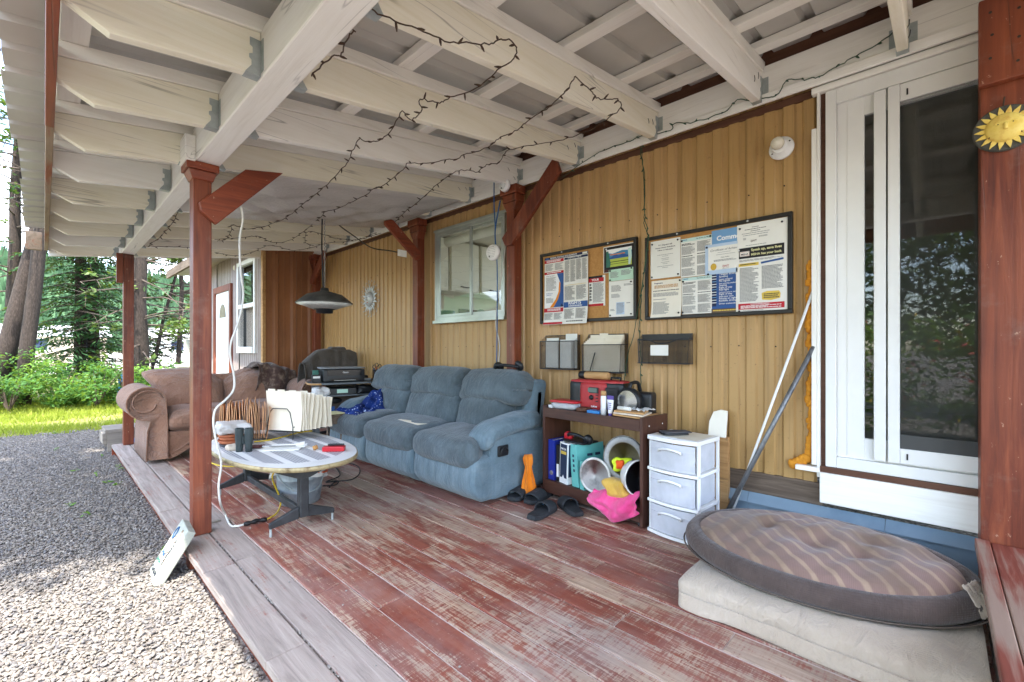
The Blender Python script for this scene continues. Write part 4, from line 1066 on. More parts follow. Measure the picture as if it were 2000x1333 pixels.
PTM = Matrix.Translation((2.33, 4.74, 0)) @ Matrix.Rotation(R(-15), 4, 'Z')
def on_pt(mb): return mb.xform(PTM)
pr = thing('printer', 'black inkjet printer with a grey lid on the desk', 'printer', tuple(PTM @ Vector((-.06, 0, .704))))
bd = on_pt(MB().rbox((-.06, .0, .775), (.43, .29, .140), .018, 6)).build('body', 'black_plastic', pr, smooth=False)
on_pt(MB().rbox((-.07, .0, .8545), (.455, .30, .018), .008, 6)).build('lid', 'lid_grey', pr, smooth=True)
on_pt(MB().box(-.235, .115, -.1475, -.1455, .775, .835)).build('front_panel', 'gloss_black', pr, bevel=.001)
on_pt(MB().box(-.20, .08, -.150, -.1455, .722, .742)).build('paper_slot', 'interior_dark', pr)
on_pt(MB().box(-.17, .05, -.19, -.1505, .724, .727)).build('tray_paper', 'paper', pr)
text_mb('Canon', width=.062, align='C', bold=.02).xform(PTM @ frame((-.05, -.1485, .80), (1, 0, 0), (0, 0, 1))).build('lettering', 'print_white', pr)
sk = thing('speaker_box', 'small black box with a white label left of the printer', 'box', tuple(PTM @ Vector((-.345, -.06, .704))))
on_pt(MB().box(-.375, -.285, -.10, -.02, .704, .785)).build('body', 'black_plastic', sk, bevel=.006)
on_pt(MB().box(-.368, -.30, -.1025, -.1003, .75, .772)).build('paper_label', 'paper', sk)
tag(on_pt(MB().box(-.355, -.30, -.01, .05, .704, .83)).build('green_carton', 'book_green', bevel=.003), 'dark green carton standing behind the small black box', 'carton')
pc = thing('pencil_cup', 'black wire pencil cup with scissors and pens on the desk', 'pencil cup', tuple(PTM @ Vector((.305, -.02, .704))))
on_pt(MB().box(.255, .36, -.075, .04, .704, .722)).build('cup_base', 'black_plastic', pc, bevel=.004)
on_pt(MB().lathe([(.043, 0), (.045, .10), (.043, .10), (.041, .003)], 16, Matrix.Translation((.31, -.02, .722)))).build('cup', 'wire_mesh', pc, smooth=True)
on_pt(MB().lathe([(.0455, 0), (.0465, .006), (.0455, .012)], 16, Matrix.Translation((.31, -.02, .815)))).build('cup_rim', 'black_metal', pc)
for i in range(6):
    a = i * 1.1; M0 = Vector((.31 + .018 * math.cos(a), -.02 + .018 * math.sin(a), .726)); M1 = M0 + Vector((.012 * math.cos(a), .012 * math.sin(a), .12 + .01 * (i % 3)))
    on_pt(MB().tube([M0, M1], .004, 6)).build('pen', ['cord_orange', 'black_plastic', 'pale_wood', 'print_blue', 'cord_orange', 'pale_wood'][i], pc)
for i, (dx, dz) in enumerate(((-.028, .135), (.0, .155), (.035, .14))):
    pts = [(.31 + dx + .016 * math.cos(t), -.03, .722 + dz + .022 * math.sin(t)) for t in [2 * math.pi * j / 12 for j in range(13)]]
    on_pt(MB().tube(pts, .004, 6)).build('scissor_ring', 'black_plastic', pc, smooth=True)
tag(on_pt(MB().rbox((.195, -.06, .72), (.08, .07, .03), .012, 5)).build('tape_dispenser', 'grey_plastic', smooth=True), 'small grey tape dispenser between printer and pencil cup', 'tape dispenser')
tag(on_pt(MB().rbox((.20, .07, .735), (.07, .06, .06), .02, 5, lambda p, q: q * (1 + .2 * nz(q, 20)))).build('camera_case', 'black_plastic', smooth=True), 'small black pouch behind the tape dispenser on the desk', 'pouch')
bx = thing('desk_router', 'flat black device with papers on the desk lower shelf', 'device', tuple(PTM @ Vector((-.1, -.03, .571))))
on_pt(MB().box(-.26, .06, -.16, .08, .571, .64)).build('body', 'black_plastic', bx, bevel=.004)
on_pt(MB().box(-.14, -.03, -.163, -.1605, .59, .63)).build('paper_label', 'print_green', bx)
tag(on_pt(MB().rbox((.22, -.06, .615), (.30, .20, .085), .03, 10, lambda p, q: q * (1 + .22 * nz(q, 14)))).build('bag', 'black_plastic', smooth=True), 'crumpled black bag on the desk lower shelf', 'bag')
tag(on_pt(MB().tube(smooth_path([(.02, -.22, .52), (-.02, -.21, .45), (-.10, -.22, .40), (-.12, -.21, .36)]), .008, 6)).build('bead_string', 'paper_warm'), 'pale beaded string hanging below the desk', 'string')

# ================================================================== small end table and clutter at the sofa's far end
et = thing('end_table', 'small wooden tray table between the sofa and the oval table', 'side table', (1.80, 4.12, 0))
MB().box(1.62, 1.98, 4.05, 4.40, .435, .455).build('table_top', 'weathered', et, bevel=.004)
for x in (1.65, 1.95):
    for y in (4.08, 4.37): MB().box(x - .014, x + .014, y - .014, y + .014, 0, .434).build('leg', 'weathered', et)
MB().box(1.63, 1.97, 4.06, 4.075, .36, .434).build('apron', 'weathered', et)
tag(MB().rbox((1.83, 4.12, .4585), (.26, .19, .005), .001, 4, M=None).build('notepad', 'print_paleyellow'), 'yellow notepad on the small tray table', 'notepad')
tag(MB().rbox((1.70, 4.14, .485), (.10, .06, .05), .025, 8).build('computer_mouse', 'red_plastic', smooth=True), 'red and black rounded mouse on the tray table edge', 'mouse')
tag(MB().rbox((1.66, 4.06, .464), (.14, .045, .014), .006, 5).build('remote_control', 'black_plastic', smooth=True), 'black remote control beside the yellow notepad', 'remote')
m = thing('tissue_box', 'blue and white carton with a green spot beside navy cloth', 'box', (1.84, 4.33, .456))
MB().box(1.76, 1.92, 4.26, 4.40, .456, .60).build('carton', 'print_white', m, bevel=.003)
MB().box(1.757, 1.9595, 4.2575, 4.2595, .456, .50).build('carton_band', 'print_blue', m)
MB().lathe([(.022, 0), (.022, .0015)], 14, frame((1.81, 4.2572, .545), (1, 0, 0), (0, 0, 1)) @ Matrix.Rotation(R(180), 4, 'X')).build('carton_spot', 'print_meadow', m)
m = MB(); m.rbox((1.86, 4.34, .645), (.15, .13, .085), .03, 10, lambda p, q: q * (1 + .3 * nz(q, 25)))
tag(m.build('snack_bag', 'clear_white', smooth=True), 'crumpled pale plastic bag on top of the carton', 'bag')
# navy flowered cloth heaped over the sofa's left arm
m = MB()
def heap(u, v):
    x = 1.96 + .56 * u; y = 3.84 + .52 * v
    e = math.sin(math.pi * min(1, max(0, u))) ** .6 * math.sin(math.pi * v) ** .5
    z = .452 + e * (.05 + .17 * sm(.25, .85, u) * sm(.0, .5, v)) + .05 * e * nz((u * 5, v * 5, 0), 1.4) + .022 * e * math.sin(u * 20 + 9 * nz((u * 3, v * 3, 2)))
    return Vector((x + .04 * nz((v * 4, u * 2, 3)), y + .05 * nz((u * 4, v * 2, 5)), z))
m.grid(56, 56, heap); tag(m.build('navy_cloth', 'navy_print', smooth=True, solid=.006), 'navy blue cloth with white flowers heaped on the sofa end', 'cloth')

# ================================================================== OVAL TABLE
TCX, TCY, TZ = 1.115, 3.24, .405
ot = thing('oval_table', 'low oval table with patterned white top and black pedestal legs', 'table', (TCX, TCY, 0))
N_ = 96
def oval(k, s=1.0):
    a = 2 * math.pi * k / N_; c, sn = math.cos(a), math.sin(a); e = 2 / 2.3
    return (TCX + s * .375 * abs(c) ** e * (1 if c >= 0 else -1), TCY + s * .74 * abs(sn) ** e * (1 if sn >= 0 else -1))
m = MB(); ring = [oval(k, .985) for k in range(N_)]; m.prism(ring, lambda u, v, s: (u, v, TZ - .003 + .003 * s)); tt_ = m.build('table_top', 'table_print', ot)
m = MB(); vs = []
for (s_, z_) in ((.985, TZ + .0005), (.997, TZ - .002), (1.0, TZ - .012), (.995, TZ - .026), (.975, TZ - .028), (.0, TZ - .028)):
    vs += [(*oval(k, s_), z_) for k in range(N_)]
m.add(vs, [(i * N_ + k, i * N_ + (k + 1) % N_, (i + 1) * N_ + (k + 1) % N_, (i + 1) * N_ + k)[::-1] for i in range(5) for k in range(N_)])
m.build('table_edge', 'brass_edge', tt_, smooth=True)
LXc = 1.06
for y in (2.72, 3.76):
    cl = MB().box(LXc - .026, LXc + .026, y - .026, y + .026, .07, .375).build('column', 'black_metal', ot, bevel=.006)
    MB().hexa([(LXc - .03, y - .03, .30), (LXc + .03, y - .03, .30), (LXc + .03, y + .03, .30), (LXc - .03, y + .03, .30), (LXc - .19, y - .03, .374), (LXc + .23, y - .03, .374), (LXc + .23, y + .03, .374), (LXc - .19, y + .03, .374)]).build('top_bracket', 'black_metal', ot, bevel=.003)
    for sg in (-1, 1):
        x1 = LXc + sg * .185; m = MB(); x0 = LXc + sg * .027
        pts = [(x0, y - .014, .065), (x1, y - .014, .045), (x1, y + .014, .045), (x0, y + .014, .065), (x0, y - .014, .135), (x1, y - .014, .075), (x1, y + .014, .075), (x0, y + .014, .135)]
        if sg < 0: pts = [pts[i] for i in (1, 0, 3, 2, 5, 4, 7, 6)]
        m.hexa(pts); ft = m.build('foot', 'black_metal', ot, bevel=.004)
        MB().tube([(x1 - sg * .008, y, 0), (x1 - sg * .008, y, .05)], .007, 8).build('glide', 'galvanised', ft)
MB().box(LXc - .012, LXc + .012, 2.747, 3.733, .075, .115).build('stretcher', 'black_metal', ot, bevel=.003)

# items on the table --------------------------------------------------
V3 = Vector
mf = thing('manila_folders', 'row of worn tan file folders standing on the oval table', 'folders', (1.03, 3.80, TZ))
rt = V3((.69, -.724, 0)); fw = V3((.30, .954, 0)).normalized()
random.seed(11)
base = V3((1.02, 3.72, TZ + .012))
for i in range(30):
    h = .245 + random.uniform(-.02, .03); dp = .22; o = base + rt * ((i - 14.5) * .0118 + random.uniform(-.002, .002))
    lean = random.uniform(-.012, .012) + .018 * math.sin(i * .5); bw = random.uniform(-.006, .008)
    m = MB()
    def fld(u, v, o=o, h=h, lean=lean, bw=bw):
        return o + fw * (dp * (u - .5) + .012 * v) + rt * (lean * v + bw * math.sin(math.pi * v)) + V3((0, 0, h * v + .006 * math.sin(u * 3 + i)))
    m.grid(2, 5, fld)
    if random.random() < .45:
        m.grid(1, 1, lambda u, v: fld(.1 + .25 * u, 1.0) + V3((0, 0, .018 * v)))
    m.build('folder', 'manila', mf, solid=.0035)
m = MB()
for k in (-1, 1): m.tube([base + rt * -.18 + fw * .1 * k + V3((0, 0, -.006)), base + rt * .18 + fw * .1 * k + V3((0, 0, -.006))], .004, 6)
m.tube([base + rt * .0 + fw * -.112 + V3((0, 0, -.006)), base + rt * .0 + fw * -.115 + V3((0, 0, .16))], .0025, 6)
m.build('wire_rack', 'black_metal', mf)
wf_ = thing('wire_file_sorter', 'black wire sorter holding cream folders on the oval table', 'file sorter', (1.28, 3.43, TZ))
e1 = V3((.49, -.872, 0)); e2 = V3((.872, .49, 0)).normalized()     # along the folders / across the stack
e2 = V3((.95, .31, 0)).normalized()
o0 = V3((1.175, 3.43, TZ))
def P_(a, b, z): return o0 + e1 * a + e2 * b + V3((0, 0, z))
m = MB()
for b in (0.0,):
    m.tube([P_(-.11, b, .002), P_(-.11, b, .095), P_(-.085, b, .20), P_(-.06, b, .225), P_(.06, b, .225), P_(.085, b, .20), P_(.11, b, .095), P_(.11, b, .002)], .0035, 6)
for b in (.065, .13, .195, .26): m.tube([P_(-.11, b, .06), P_(-.11, b, .10), P_(.11, b, .10), P_(.11, b, .06)], .003, 6)
for a in (-.11, .11):
    for z in (.06, .095): m.tube([P_(a, 0, z), P_(a, .30, z - .01)], .003, 6)
    for b in (.0, .05, .1, .15, .2, .25, .30): m.tube([P_(a, b, .055), P_(a, b, .098)], .0022, 5)
    m.tube([P_(a, .30, .09), P_(a, .32, .002)], .003, 6)
m.build('wire_frame', 'black_metal', wf_)
MB().add([P_(-.11, 0, .058), P_(.11, 0, .058), P_(.11, .30, .05), P_(-.11, .30, .05)], [(0, 1, 2, 3)]).build('wire_tray', 'black_metal', wf_, solid=.004)
for i, (b, w_, h, sh) in enumerate(((.012, .30, .285, 0), (.03, .30, .28, .006), (.05, .30, .275, .02), (.075, .30, .27, .018), (.10, .30, .262, .03), (.135, .29, .25, .045), (.16, .29, .245, .05), (.20, .29, .232, .06), (.235, .28, .226, .07), (.255, .28, .222, .075))):
    m = MB()
    def g(u, v, b=b, w_=w_, h=h, sh=sh): return P_(-w_ * .46 + w_ * u + sh * .6, b + .010 * math.sin(math.pi * v * 1.1 + i) + .008 * v, .066 + h * v)
    m.grid(3, 6, g)
    u0 = .06 + .22 * (i % 4); m.grid(1, 1, lambda u, v: g(u0 + .2 * u, 1.0) + V3((0, 0, .013 * v)))
    m.build('folder', 'manila_cream', wf_, solid=.003)
bn = thing('binoculars', 'dark green binoculars standing upright on the oval table', 'binoculars', (.88, 3.2, TZ))
for k, (x, y) in enumerate(((.862, 3.225), (.905, 3.185))):
    MB().lathe([(.0, 0), (.019, 0), (.020, .022), (.0205, .024), (.0205, .045), (.0225, .05), (.0225, .055), (.021, .06), (.024, .075), (.0255, .145), (.024, .150), (.021, .150), (.020, .140), (.0, .14)], 20, Matrix.Translation((x, y, TZ))).build('barrel', 'binocular', bn, smooth=True)
MB().box(.872, .896, 3.196, 3.216, TZ + .05, TZ + .10).build('bridge', 'binocular', bn, bevel=.004)
ps = thing('terracotta_saucers', 'short stack of terracotta saucers on the oval table', 'saucers', (.88, 3.47, TZ))
for k, (r, dx) in enumerate(((.085, 0), (.082, .004), (.080, -.003))):
    MB().lathe([(.0, 0), (r * .8, 0), (r, .022), (r - .005, .023), (r * .78, .006), (.0, .006)], 28, Matrix.Translation((.885 + dx, 3.48, TZ + .0 + k * .020 + .018))).build('saucer', 'terracotta', ps, smooth=True)
MB().lathe([(.0, 0), (.07, 0), (.075, .015), (.0, .017)], 20, Matrix.Translation((.885, 3.48, TZ))).build('saucer', 'strap_grey', ps)
tag(MB().rbox((.845, 3.30, TZ + .019), (.075, .06, .042), .02, 10, lambda p, q: q * (1 + .22 * nz(q, 26) + .05 * math.sin(q.x * 160))).build('seashell', 'shell', smooth=True), 'pale seashell lying near the table rim by the binoculars', 'shell')
m = MB(); m.rbox((.90, 3.50, TZ + .115), (.20, .19, .075), .035, 16, lambda p, q: q * (1 + .28 * nz(q, 16) + .1 * nz(q, 42)))
tag(m.build('plastic_bag', 'clear_white', smooth=True), 'crumpled translucent plastic bag on the terracotta saucers', 'bag')
pa = thing('paper_sheets', 'white envelope and folded papers on the oval table', 'papers', (1.06, 3.13, TZ))
Mp = Matrix.Translation((1.075, 3.10, TZ + .004)) @ Matrix.Rotation(R(-38), 4, 'Z')
MB().rbox((0, 0, 0), (.24, .10, .006), .002, 4, lambda p, q: q + V3((0, 0, .004 * p.y + .003)), Mp).build('envelope', 'paper', pa)
MB().rbox((.03, .035, .010), (.22, .05, .006), .002, 4, lambda p, q: q + V3((0, 0, .006 * p.y)), Mp).build('envelope', 'glazed_paper', pa)
MB().box(-.08, .08, .0, .02, .0145, .0155).xform(Mp).build('print_band', 'ink_light', pa)
m = MB(); m.add([Mp @ V3(p) for p in ((.03, .05, .014), (.13, .03, .014), (.12, .07, .03))], [(0, 1, 2)]); m.build('folded_corner', 'paper', pa, solid=.001)
rb = thing('red_case', 'red tool case with a black marker on the near table end', 'case', (1.28, 2.79, TZ))
Mr = Matrix.Translation((1.285, 2.80, TZ)) @ Matrix.Rotation(R(-40), 4, 'Z')
MB().rbox((0, 0, .017), (.135, .055, .033), .006, 5, None, Mr).build('case', 'red_plastic', rb)
MB().rbox((.01, .008, .040), (.10, .022, .013), .006, 5, None, Mr).build('marker', 'black_plastic', rb)
ck = MB(); ck.lathe([(.0, 0), (.013, 0), (.015, .012), (.013, .03), (.0, .032)], 14, Matrix.Translation((1.20, 2.92, TZ + .012)) @ Matrix.Rotation(R(70), 4, 'Y') @ Matrix.Rotation(R(20), 4, 'X'))
tag(ck.build('bottle_cork', 'cork', smooth=True), 'small cork stopper on the patterned table top', 'cork')
pk = thing('pocket_knife', 'red handled pliers behind the envelope on the table', 'pliers', (1.0, 3.25, TZ))
Mk = Matrix.Translation((.985, 3.24, TZ + .011)) @ Matrix.Rotation(R(-42), 4, 'Z')
MB().rbox((-.03, .012, 0), (.10, .016, .018), .007, 5, lambda p, q: q + V3((0, .012 * p.x * p.x, 0)), Mk).build('handle', 'print_maroon', pk, smooth=True)
MB().rbox((-.03, -.012, 0), (.10, .016, .018), .007, 5, lambda p, q: q - V3((0, .012 * p.x * p.x, 0)), Mk).build('handle', 'print_maroon', pk, smooth=True)
MB().rbox((.055, 0, 0), (.075, .018, .012), .005, 5, lambda p, q: V3((q.x, q.y * (1 - .5 * p.x), q.z)), Mk).build('jaw', 'pewter', pk, smooth=True)

# galvanised bucket with a bag liner
bk = thing('bucket', 'galvanised bucket with white bag liner under the oval table', 'bucket', (1.235, 3.22, 0))
Mb = Matrix.Translation((1.235, 3.22, 0))
MB().lathe([(.0, .004), (.125, .0), (.130, .01), (.140, .085), (.1425, .09), (.1405, .095), (.148, .17), (.1505, .175), (.1485, .18), (.157, .262), (.161, .268), (.157, .272), (.153, .266), (.126, .02), (.0, .016)], 36, Mb).build('pail', 'bucket_metal', bk, smooth=True)
MB().tube(smooth_path([(1.235 + .16 * math.cos(t), 3.22 + .02 - .165 * math.sin(t) * .98, .255 - .165 * math.sin(t) ** 1) for t in [math.pi * i / 12 for i in range(13)]], 3), .003, 6).build('bail_handle', 'galvanised', bk)
m = MB()
def liner(u, v):
    a = 2 * math.pi * u; s_ = v
    wob = .016 * math.sin(a * 5 + 1) + .012 * math.sin(a * 9) + .02 * nz((math.cos(a) * 2, math.sin(a) * 2, v * 2))
    drop = .09 + .055 * math.sin(a * 1.0 + .6) + .03 * math.sin(a * 3)
    if s_ < .3: r, z = .140 + .012 * s_ / .3, .12 + .155 * s_ / .3
    elif s_ < .45: r, z = .152 + .018 * (s_ - .3) / .15, .275 + .012 * math.sin((s_ - .3) / .15 * 3.14)
    else: t = (s_ - .45) / .55; r, z = .170 + wob * t + .006 * t, .272 - drop * t
    return V3((1.235 + r * math.cos(a), 3.22 + r * math.sin(a), z))
m.grid(72, 18, liner); m.build('bag_liner', 'clear_white', bk, smooth=True)
m = MB(); m.tube([V3((1.235 + (.181 + .006 * math.sin(t * 4)) * math.cos(t), 3.22 + (.181 + .006 * math.sin(t * 4)) * math.sin(t), .20 - .03 * math.sin(t * 1 + .6))) for t in [R(-75 + 9 * i) for i in range(12)]], .006, 6); m.build('drawstring', 'cord_orange', bk, smooth=True)
# ================================================================== NOTICE BOARDS AND PAPERS
BXF = WX - .022                                   # face of the boards
class Paper:
    """sheet on the wall; fx runs left to right, fy top to bottom as read"""
    def __init__(s, name, label, cat, y0, z1, wd, ht, mat='paper', layer=1, curl=0.0, x=None):
        s.x = (BXF if x is None else x) - .0016 * layer; s.y0, s.z1, s.w, s.h, s.curl = y0, z1, wd, ht, curl
        s.t = thing(name, label, cat, (s.x, y0 - wd / 2, z1 - ht)); s.k = 0
        m = MB(); m.grid(4, 10, lambda u, v: s.pt(u, 1 - v, 0)); m.grid(4, 10, lambda u, v: s.pt(1 - u, 1 - v, -.0007))
        m.build('sheet', mat, s.t)
    def pt(s, fx, fy, n):
        c = s.curl * max(0, fy - .6) ** 2 * 6
        return Vector((s.x - n - c, s.y0 - fx * s.w, s.z1 - fy * s.h))
    def _n(s): s.k += 1; return .0003 + .00012 * s.k
    def rect(s, a, b, c, d, mat, name='print_block'):
        n = s._n(); m = MB(); m.grid(2, 6, lambda u, v: s.pt(a + (c - a) * u, d + (b - d) * v, n)); m.build(name, mat, s.t); return s
    def poly(s, pts, mat):
        n = s._n(); m = MB(); m.add([s.pt(a, b, n) for a, b in pts], [tuple(range(len(pts)))[::-1]]); m.build('print_shape', mat, s.t); return s
    def lines(s, a, b, c, d, nl, mat='ink_light', fill=.62, ragged=.35, seed=0):
        rnd = random.Random(seed + nl); n = s._n(); m = MB(); st = (d - b) / nl
        for i in range(nl):
            y = b + st * i; e = c - (c - a) * rnd.random() * ragged * (1 if rnd.random() < .45 else .15); x = a
            while x < e:
                wl = rnd.uniform(.04, .13) * (c - a) + .004
                x2 = min(e, x + wl)
                m.add([s.pt(x, y + st * fill, n), s.pt(x2, y + st * fill, n), s.pt(x2, y, n), s.pt(x, y, n)], [(0, 1, 2, 3)]); x = x2 + .012 * (c - a) + .002
        o = m.build('print_lines', mat, s.t); o['kind'] = 'stuff'; return s
    def text(s, txt, fx, fy, wfr, mat='ink', height=None, bold=.01, shear=0, align='LEFT'):
        n = s._n(); mb = text_mb(txt, width=wfr * s.w if wfr else None, height=height * s.h if height else None, bold=bold, shear=shear, align=align)
        mb.xform(frame(s.pt(fx, fy, n), (0, -1, 0), (0, 0, 1))).build('lettering', mat, s.t); return s
    def pins(s, pts, mat='black_plastic'):
        for fx, fy in pts:
            M_ = frame(s.pt(fx, fy, .001), (0, -1, 0), (0, 0, 1))
            MB().lathe([(.0055, 0), (.006, .003), (.003, .006), (.0035, .010), (.0, .011)], 8, M_).build('push_pin', mat, s.t, smooth=True)
        return s
def board(label, y0, y1, z0, z1):
    b = thing('notice_board', label, 'notice board', (WX, (y0 + y1) / 2, z0), 'black framed cork boards on the wall')
    fw_ = .022
    MB().box(WX - .021, WX - .002, y1 + .004, y0 - .004, z0 + .004, z1 - .004).build('cork_sheet', 'cork', b)
    for (a, b_, c, d) in ((y1, y0, z0, z0 + fw_), (y1, y0, z1 - fw_, z1)): MB().box(WX - .036, WX - .0015, a, b_, c, d).build('frame_bar', 'black_frame', b, bevel=.003)
    for (a, b_) in ((y1, y1 + fw_), (y0 - fw_, y0)): MB().box(WX - .0355, WX - .0015, a, b_, z0 + fw_, z1 - fw_).build('frame_bar', 'black_frame', b, bevel=.003)
    for yy in (y0 - .22, y1 + .22): MB().lathe([(.007, 0), (.005, .003), (.0, .004)], 8, frame((WX - .036, yy, z1 - .011), (0, -1, 0), (0, 0, 1))).build('frame_screw', 'steel', b)
    return b
board('smaller left cork notice board with a hanging federal poster', 2.325, 1.475, 1.262, 1.822)
board('larger right cork notice board covered by pinned papers', 1.413, .563, 1.253, 1.800)
def at1(x, y): p = onX(1040 + x / 5.333, 400 + y / 5.333, BXF); return p.y, p.z
def at2(x, y): p = onX(1250 + x / 5.553, 400 + y / 5.553, BXF); return p.y, p.z
def pap(at, name, label, cat, xl, xr, tl, tr, bl, br, **kw):
    yl_, za = at(xl, tl); yr_, zb_ = at(xr, tr); _, zc = at(xl, bl); _, zd = at(xr, br)
    zt = (za + zb_) / 2; zl = (zc + zd) / 2
    return Paper(name, label, cat, yl_, zt, yl_ - yr_, zt - zl, **kw)
# left board
q = pap(at1, 'labor_poster', 'tall federal poster with red and navy bands hanging off the left board', 'poster', 140, 590, 560, 490, 1252, 1240, layer=9, curl=.02)
q.rect(0, 0, 1, .035, 'print_navy').text('FEDERAL POSTING REQUIREMENTS', .14, .031, .62, 'print_white', bold=.02)
q.rect(0.02, .005, .10, .03, 'print_blue').rect(.88, .005, .985, .03, 'paper')
q.rect(0, .04, .46, .085, 'print_red').lines(.05, .048, .41, .078, 2, 'print_white')
q.lines(.02, .10, .22, .20, 12, seed=1).lines(.25, .10, .45, .20, 12, seed=2)
q.rect(0, .215, .46, .25, 'print_red').lines(.06, .223, .40, .243, 1, 'print_white')
q.rect(.0, .252, .46, .745, 'print_white')
q.poly([(.30, .252), (.46, .252), (.46, .745), (.16, .745), (.30, .62), (.37, .50), (.385, .40)], 'print_blue')
q.poly([(.385, .745), (.46, .745), (.46, .55), (.44, .62), (.40, .69)], 'print_navy')
q.poly([(.355, .37), (.385, .40), (.38, .52), (.33, .63), (.22, .745), (.13, .745), (.27, .63), (.34, .52)], 'print_orange')
q.text('KNOW YOUR RIGHTS', .04, .285, .20, 'ink').lines(.04, .30, .29, .50, 16, seed=3).text('WHAT YOU', .04, .545, .16, 'print_blue').text('CAN DO', .04, .57, .13, 'print_blue').lines(.04, .60, .22, .68, 6, seed=9)
q.rect(0, .755, .46, .815, 'print_red').lines(.08, .765, .40, .80, 3, 'print_white').lines(.02, .83, .22, .93, 9, seed=4).lines(.25, .83, .44, .93, 9, seed=5).rect(0, .965, .46, .995, 'print_red')
q.rect(.48, .045, 1, .075, 'print_navy').text('Employee Rights', .56, .07, .3, 'print_white').lines(.49, .09, .60, .40, 34, seed=6).lines(.62, .09, .73, .40, 34, seed=7).lines(.75, .09, .86, .38, 30, seed=8).lines(.88, .09, .98, .38, 30, seed=10)
q.rect(.50, .44, .97, .445, 'print_yellow').lines(.49, .46, .72, .66, 16, seed=11).lines(.75, .46, .97, .66, 16, seed=12).rect(.47, .685, 1, .765, 'print_blue').text('RIGHTS', .58, .725, .28, 'print_white', bold=.03).lines(.58, .735, .9, .757, 2, 'print_white')
q.lines(.49, .785, .72, .93, 14, seed=13).lines(.75, .785, .97, .93, 14, seed=14).lines(.55, .955, .92, .975, 1, 'ink')
q = pap(at1, 'framed_photo_print', 'landscape picture in a black mat pinned to the left board', 'picture', 742, 1072, 450, 385, 720, 672, layer=2)
q.rect(.02, .03, .98, .985, 'print_black').rect(.095, .13, .90, .80, 'print_lake')
q.poly([(.095, .48), (.26, .42), (.40, .33), (.50, .40), (.62, .34), (.76, .42), (.90, .40), (.90, .80), (.095, .80)], 'print_blue').rect(.095, .50, .90, .80, 'print_meadow').poly([(.095, .13), (.90, .13), (.90, .26), (.6, .22), (.3, .30), (.095, .24)], 'print_white')
q.rect(.22, .60, .86, .625, 'print_black').rect(.22, .685, .86, .70, 'print_black').poly([(.095, .2), (.16, .18), (.2, .4), (.24, .66), (.22, .80), (.095, .80)], 'book_green').poly([(.78, .2), (.88, .17), (.9, .5), (.86, .78), (.80, .78), (.8, .5)], 'print_mint')
q.lines(.22, .32, .7, .38, 1, 'print_orange').rect(.03, .88, .18, .98, 'print_maroon')
q.pins([(.1, .1)], 'white_plastic')
q = pap(at1, 'green_card', 'pale green card pinned below the landscape picture', 'card', 800, 1065, 690, 642, 806, 770, mat='print_green', layer=4)
q.lines(.06, .2, .4, .75, 5, 'ink_light', seed=21).lines(.5, .16, .9, .6, 4, 'ink_light', seed=22).pins([(.06, .1), (.9, .08), (.06, .9)])
q = pap(at1, 'form_letter', 'white form letter in the lower right of the left board', 'letter', 800, 1065, 808, 775, 1168, 1165, layer=3)
q.lines(.1, .12, .5, .30, 6, seed=23).lines(.6, .1, .95, .16, 2, seed=24).lines(.1, .36, .45, .47, 4, seed=25).rect(.30, .60, .62, .94, 'print_pale_blue').lines(.32, .62, .60, .92, 9, 'ink_light', seed=26).lines(.7, .62, .85, .66, 1, seed=27).lines(.06, .78, .24, .84, 2, seed=28).pins([(.88, .06), (.06, .95), (.88, .94)])
q = pap(at1, 'rights_flyer', 'curled white flyer with red header on bare cork', 'flyer', 588, 760, 748, 738, 1068, 1048, layer=2)
q.rect(0, .0, .85, .07, 'print_black').rect(0, .07, .92, .20, 'print_red').text('YOUR', .18, .165, .45, 'print_white', bold=.03).lines(.05, .25, .2, .85, 6, 'ink', seed=31).lines(.26, .22, .92, .88, 26, seed=32).rect(0, .92, .9, 1, 'print_red')
# right board
q = pap(at2, 'dispatch_notice', 'white dispatch notice top left on the larger board', 'notice', 118, 440, 405, 356, 812, 778, layer=2)
for i, t in enumerate(('911 Dispatch will', 'request closest Ambulance,', 'Officer, or Helicopter')): q.text(t, .5, .16 + .065 * i, (.46, .68, .52)[i], 'ink', bold=.02, align='C')
for yy, wd in ((.40, .52), (.44, .2), (.50, .26), (.54, .22), (.60, .28), (.64, .16), (.70, .55), (.74, .2)): q.lines(.5 - wd / 2, yy - .018, .5 + wd / 2, yy, 1, 'ink_light', ragged=0, seed=int(yy * 100))
q.pins([(.06, .08), (.92, .06), (.05, .95), (.93, .94)])
q = pap(at2, 'printed_letter', 'curled cream letter bottom left on the larger board', 'letter', 130, 456, 832, 802, 1232, 1212, mat='paper_warm', layer=4, curl=.02)
q.text('Progressive', .10, .10, .28, 'print_navy', bold=.03).lines(.1, .13, .9, .22, 3, 'cork', seed=41).lines(.06, .27, .92, .30, 1, 'ink', seed=42).lines(.06, .34, .92, .44, 4, seed=43).lines(.06, .5, .5, .53, 1, seed=44).lines(.06, .58, .6, .92, 13, seed=45).pins([(.95, .05), (.93, .90)])
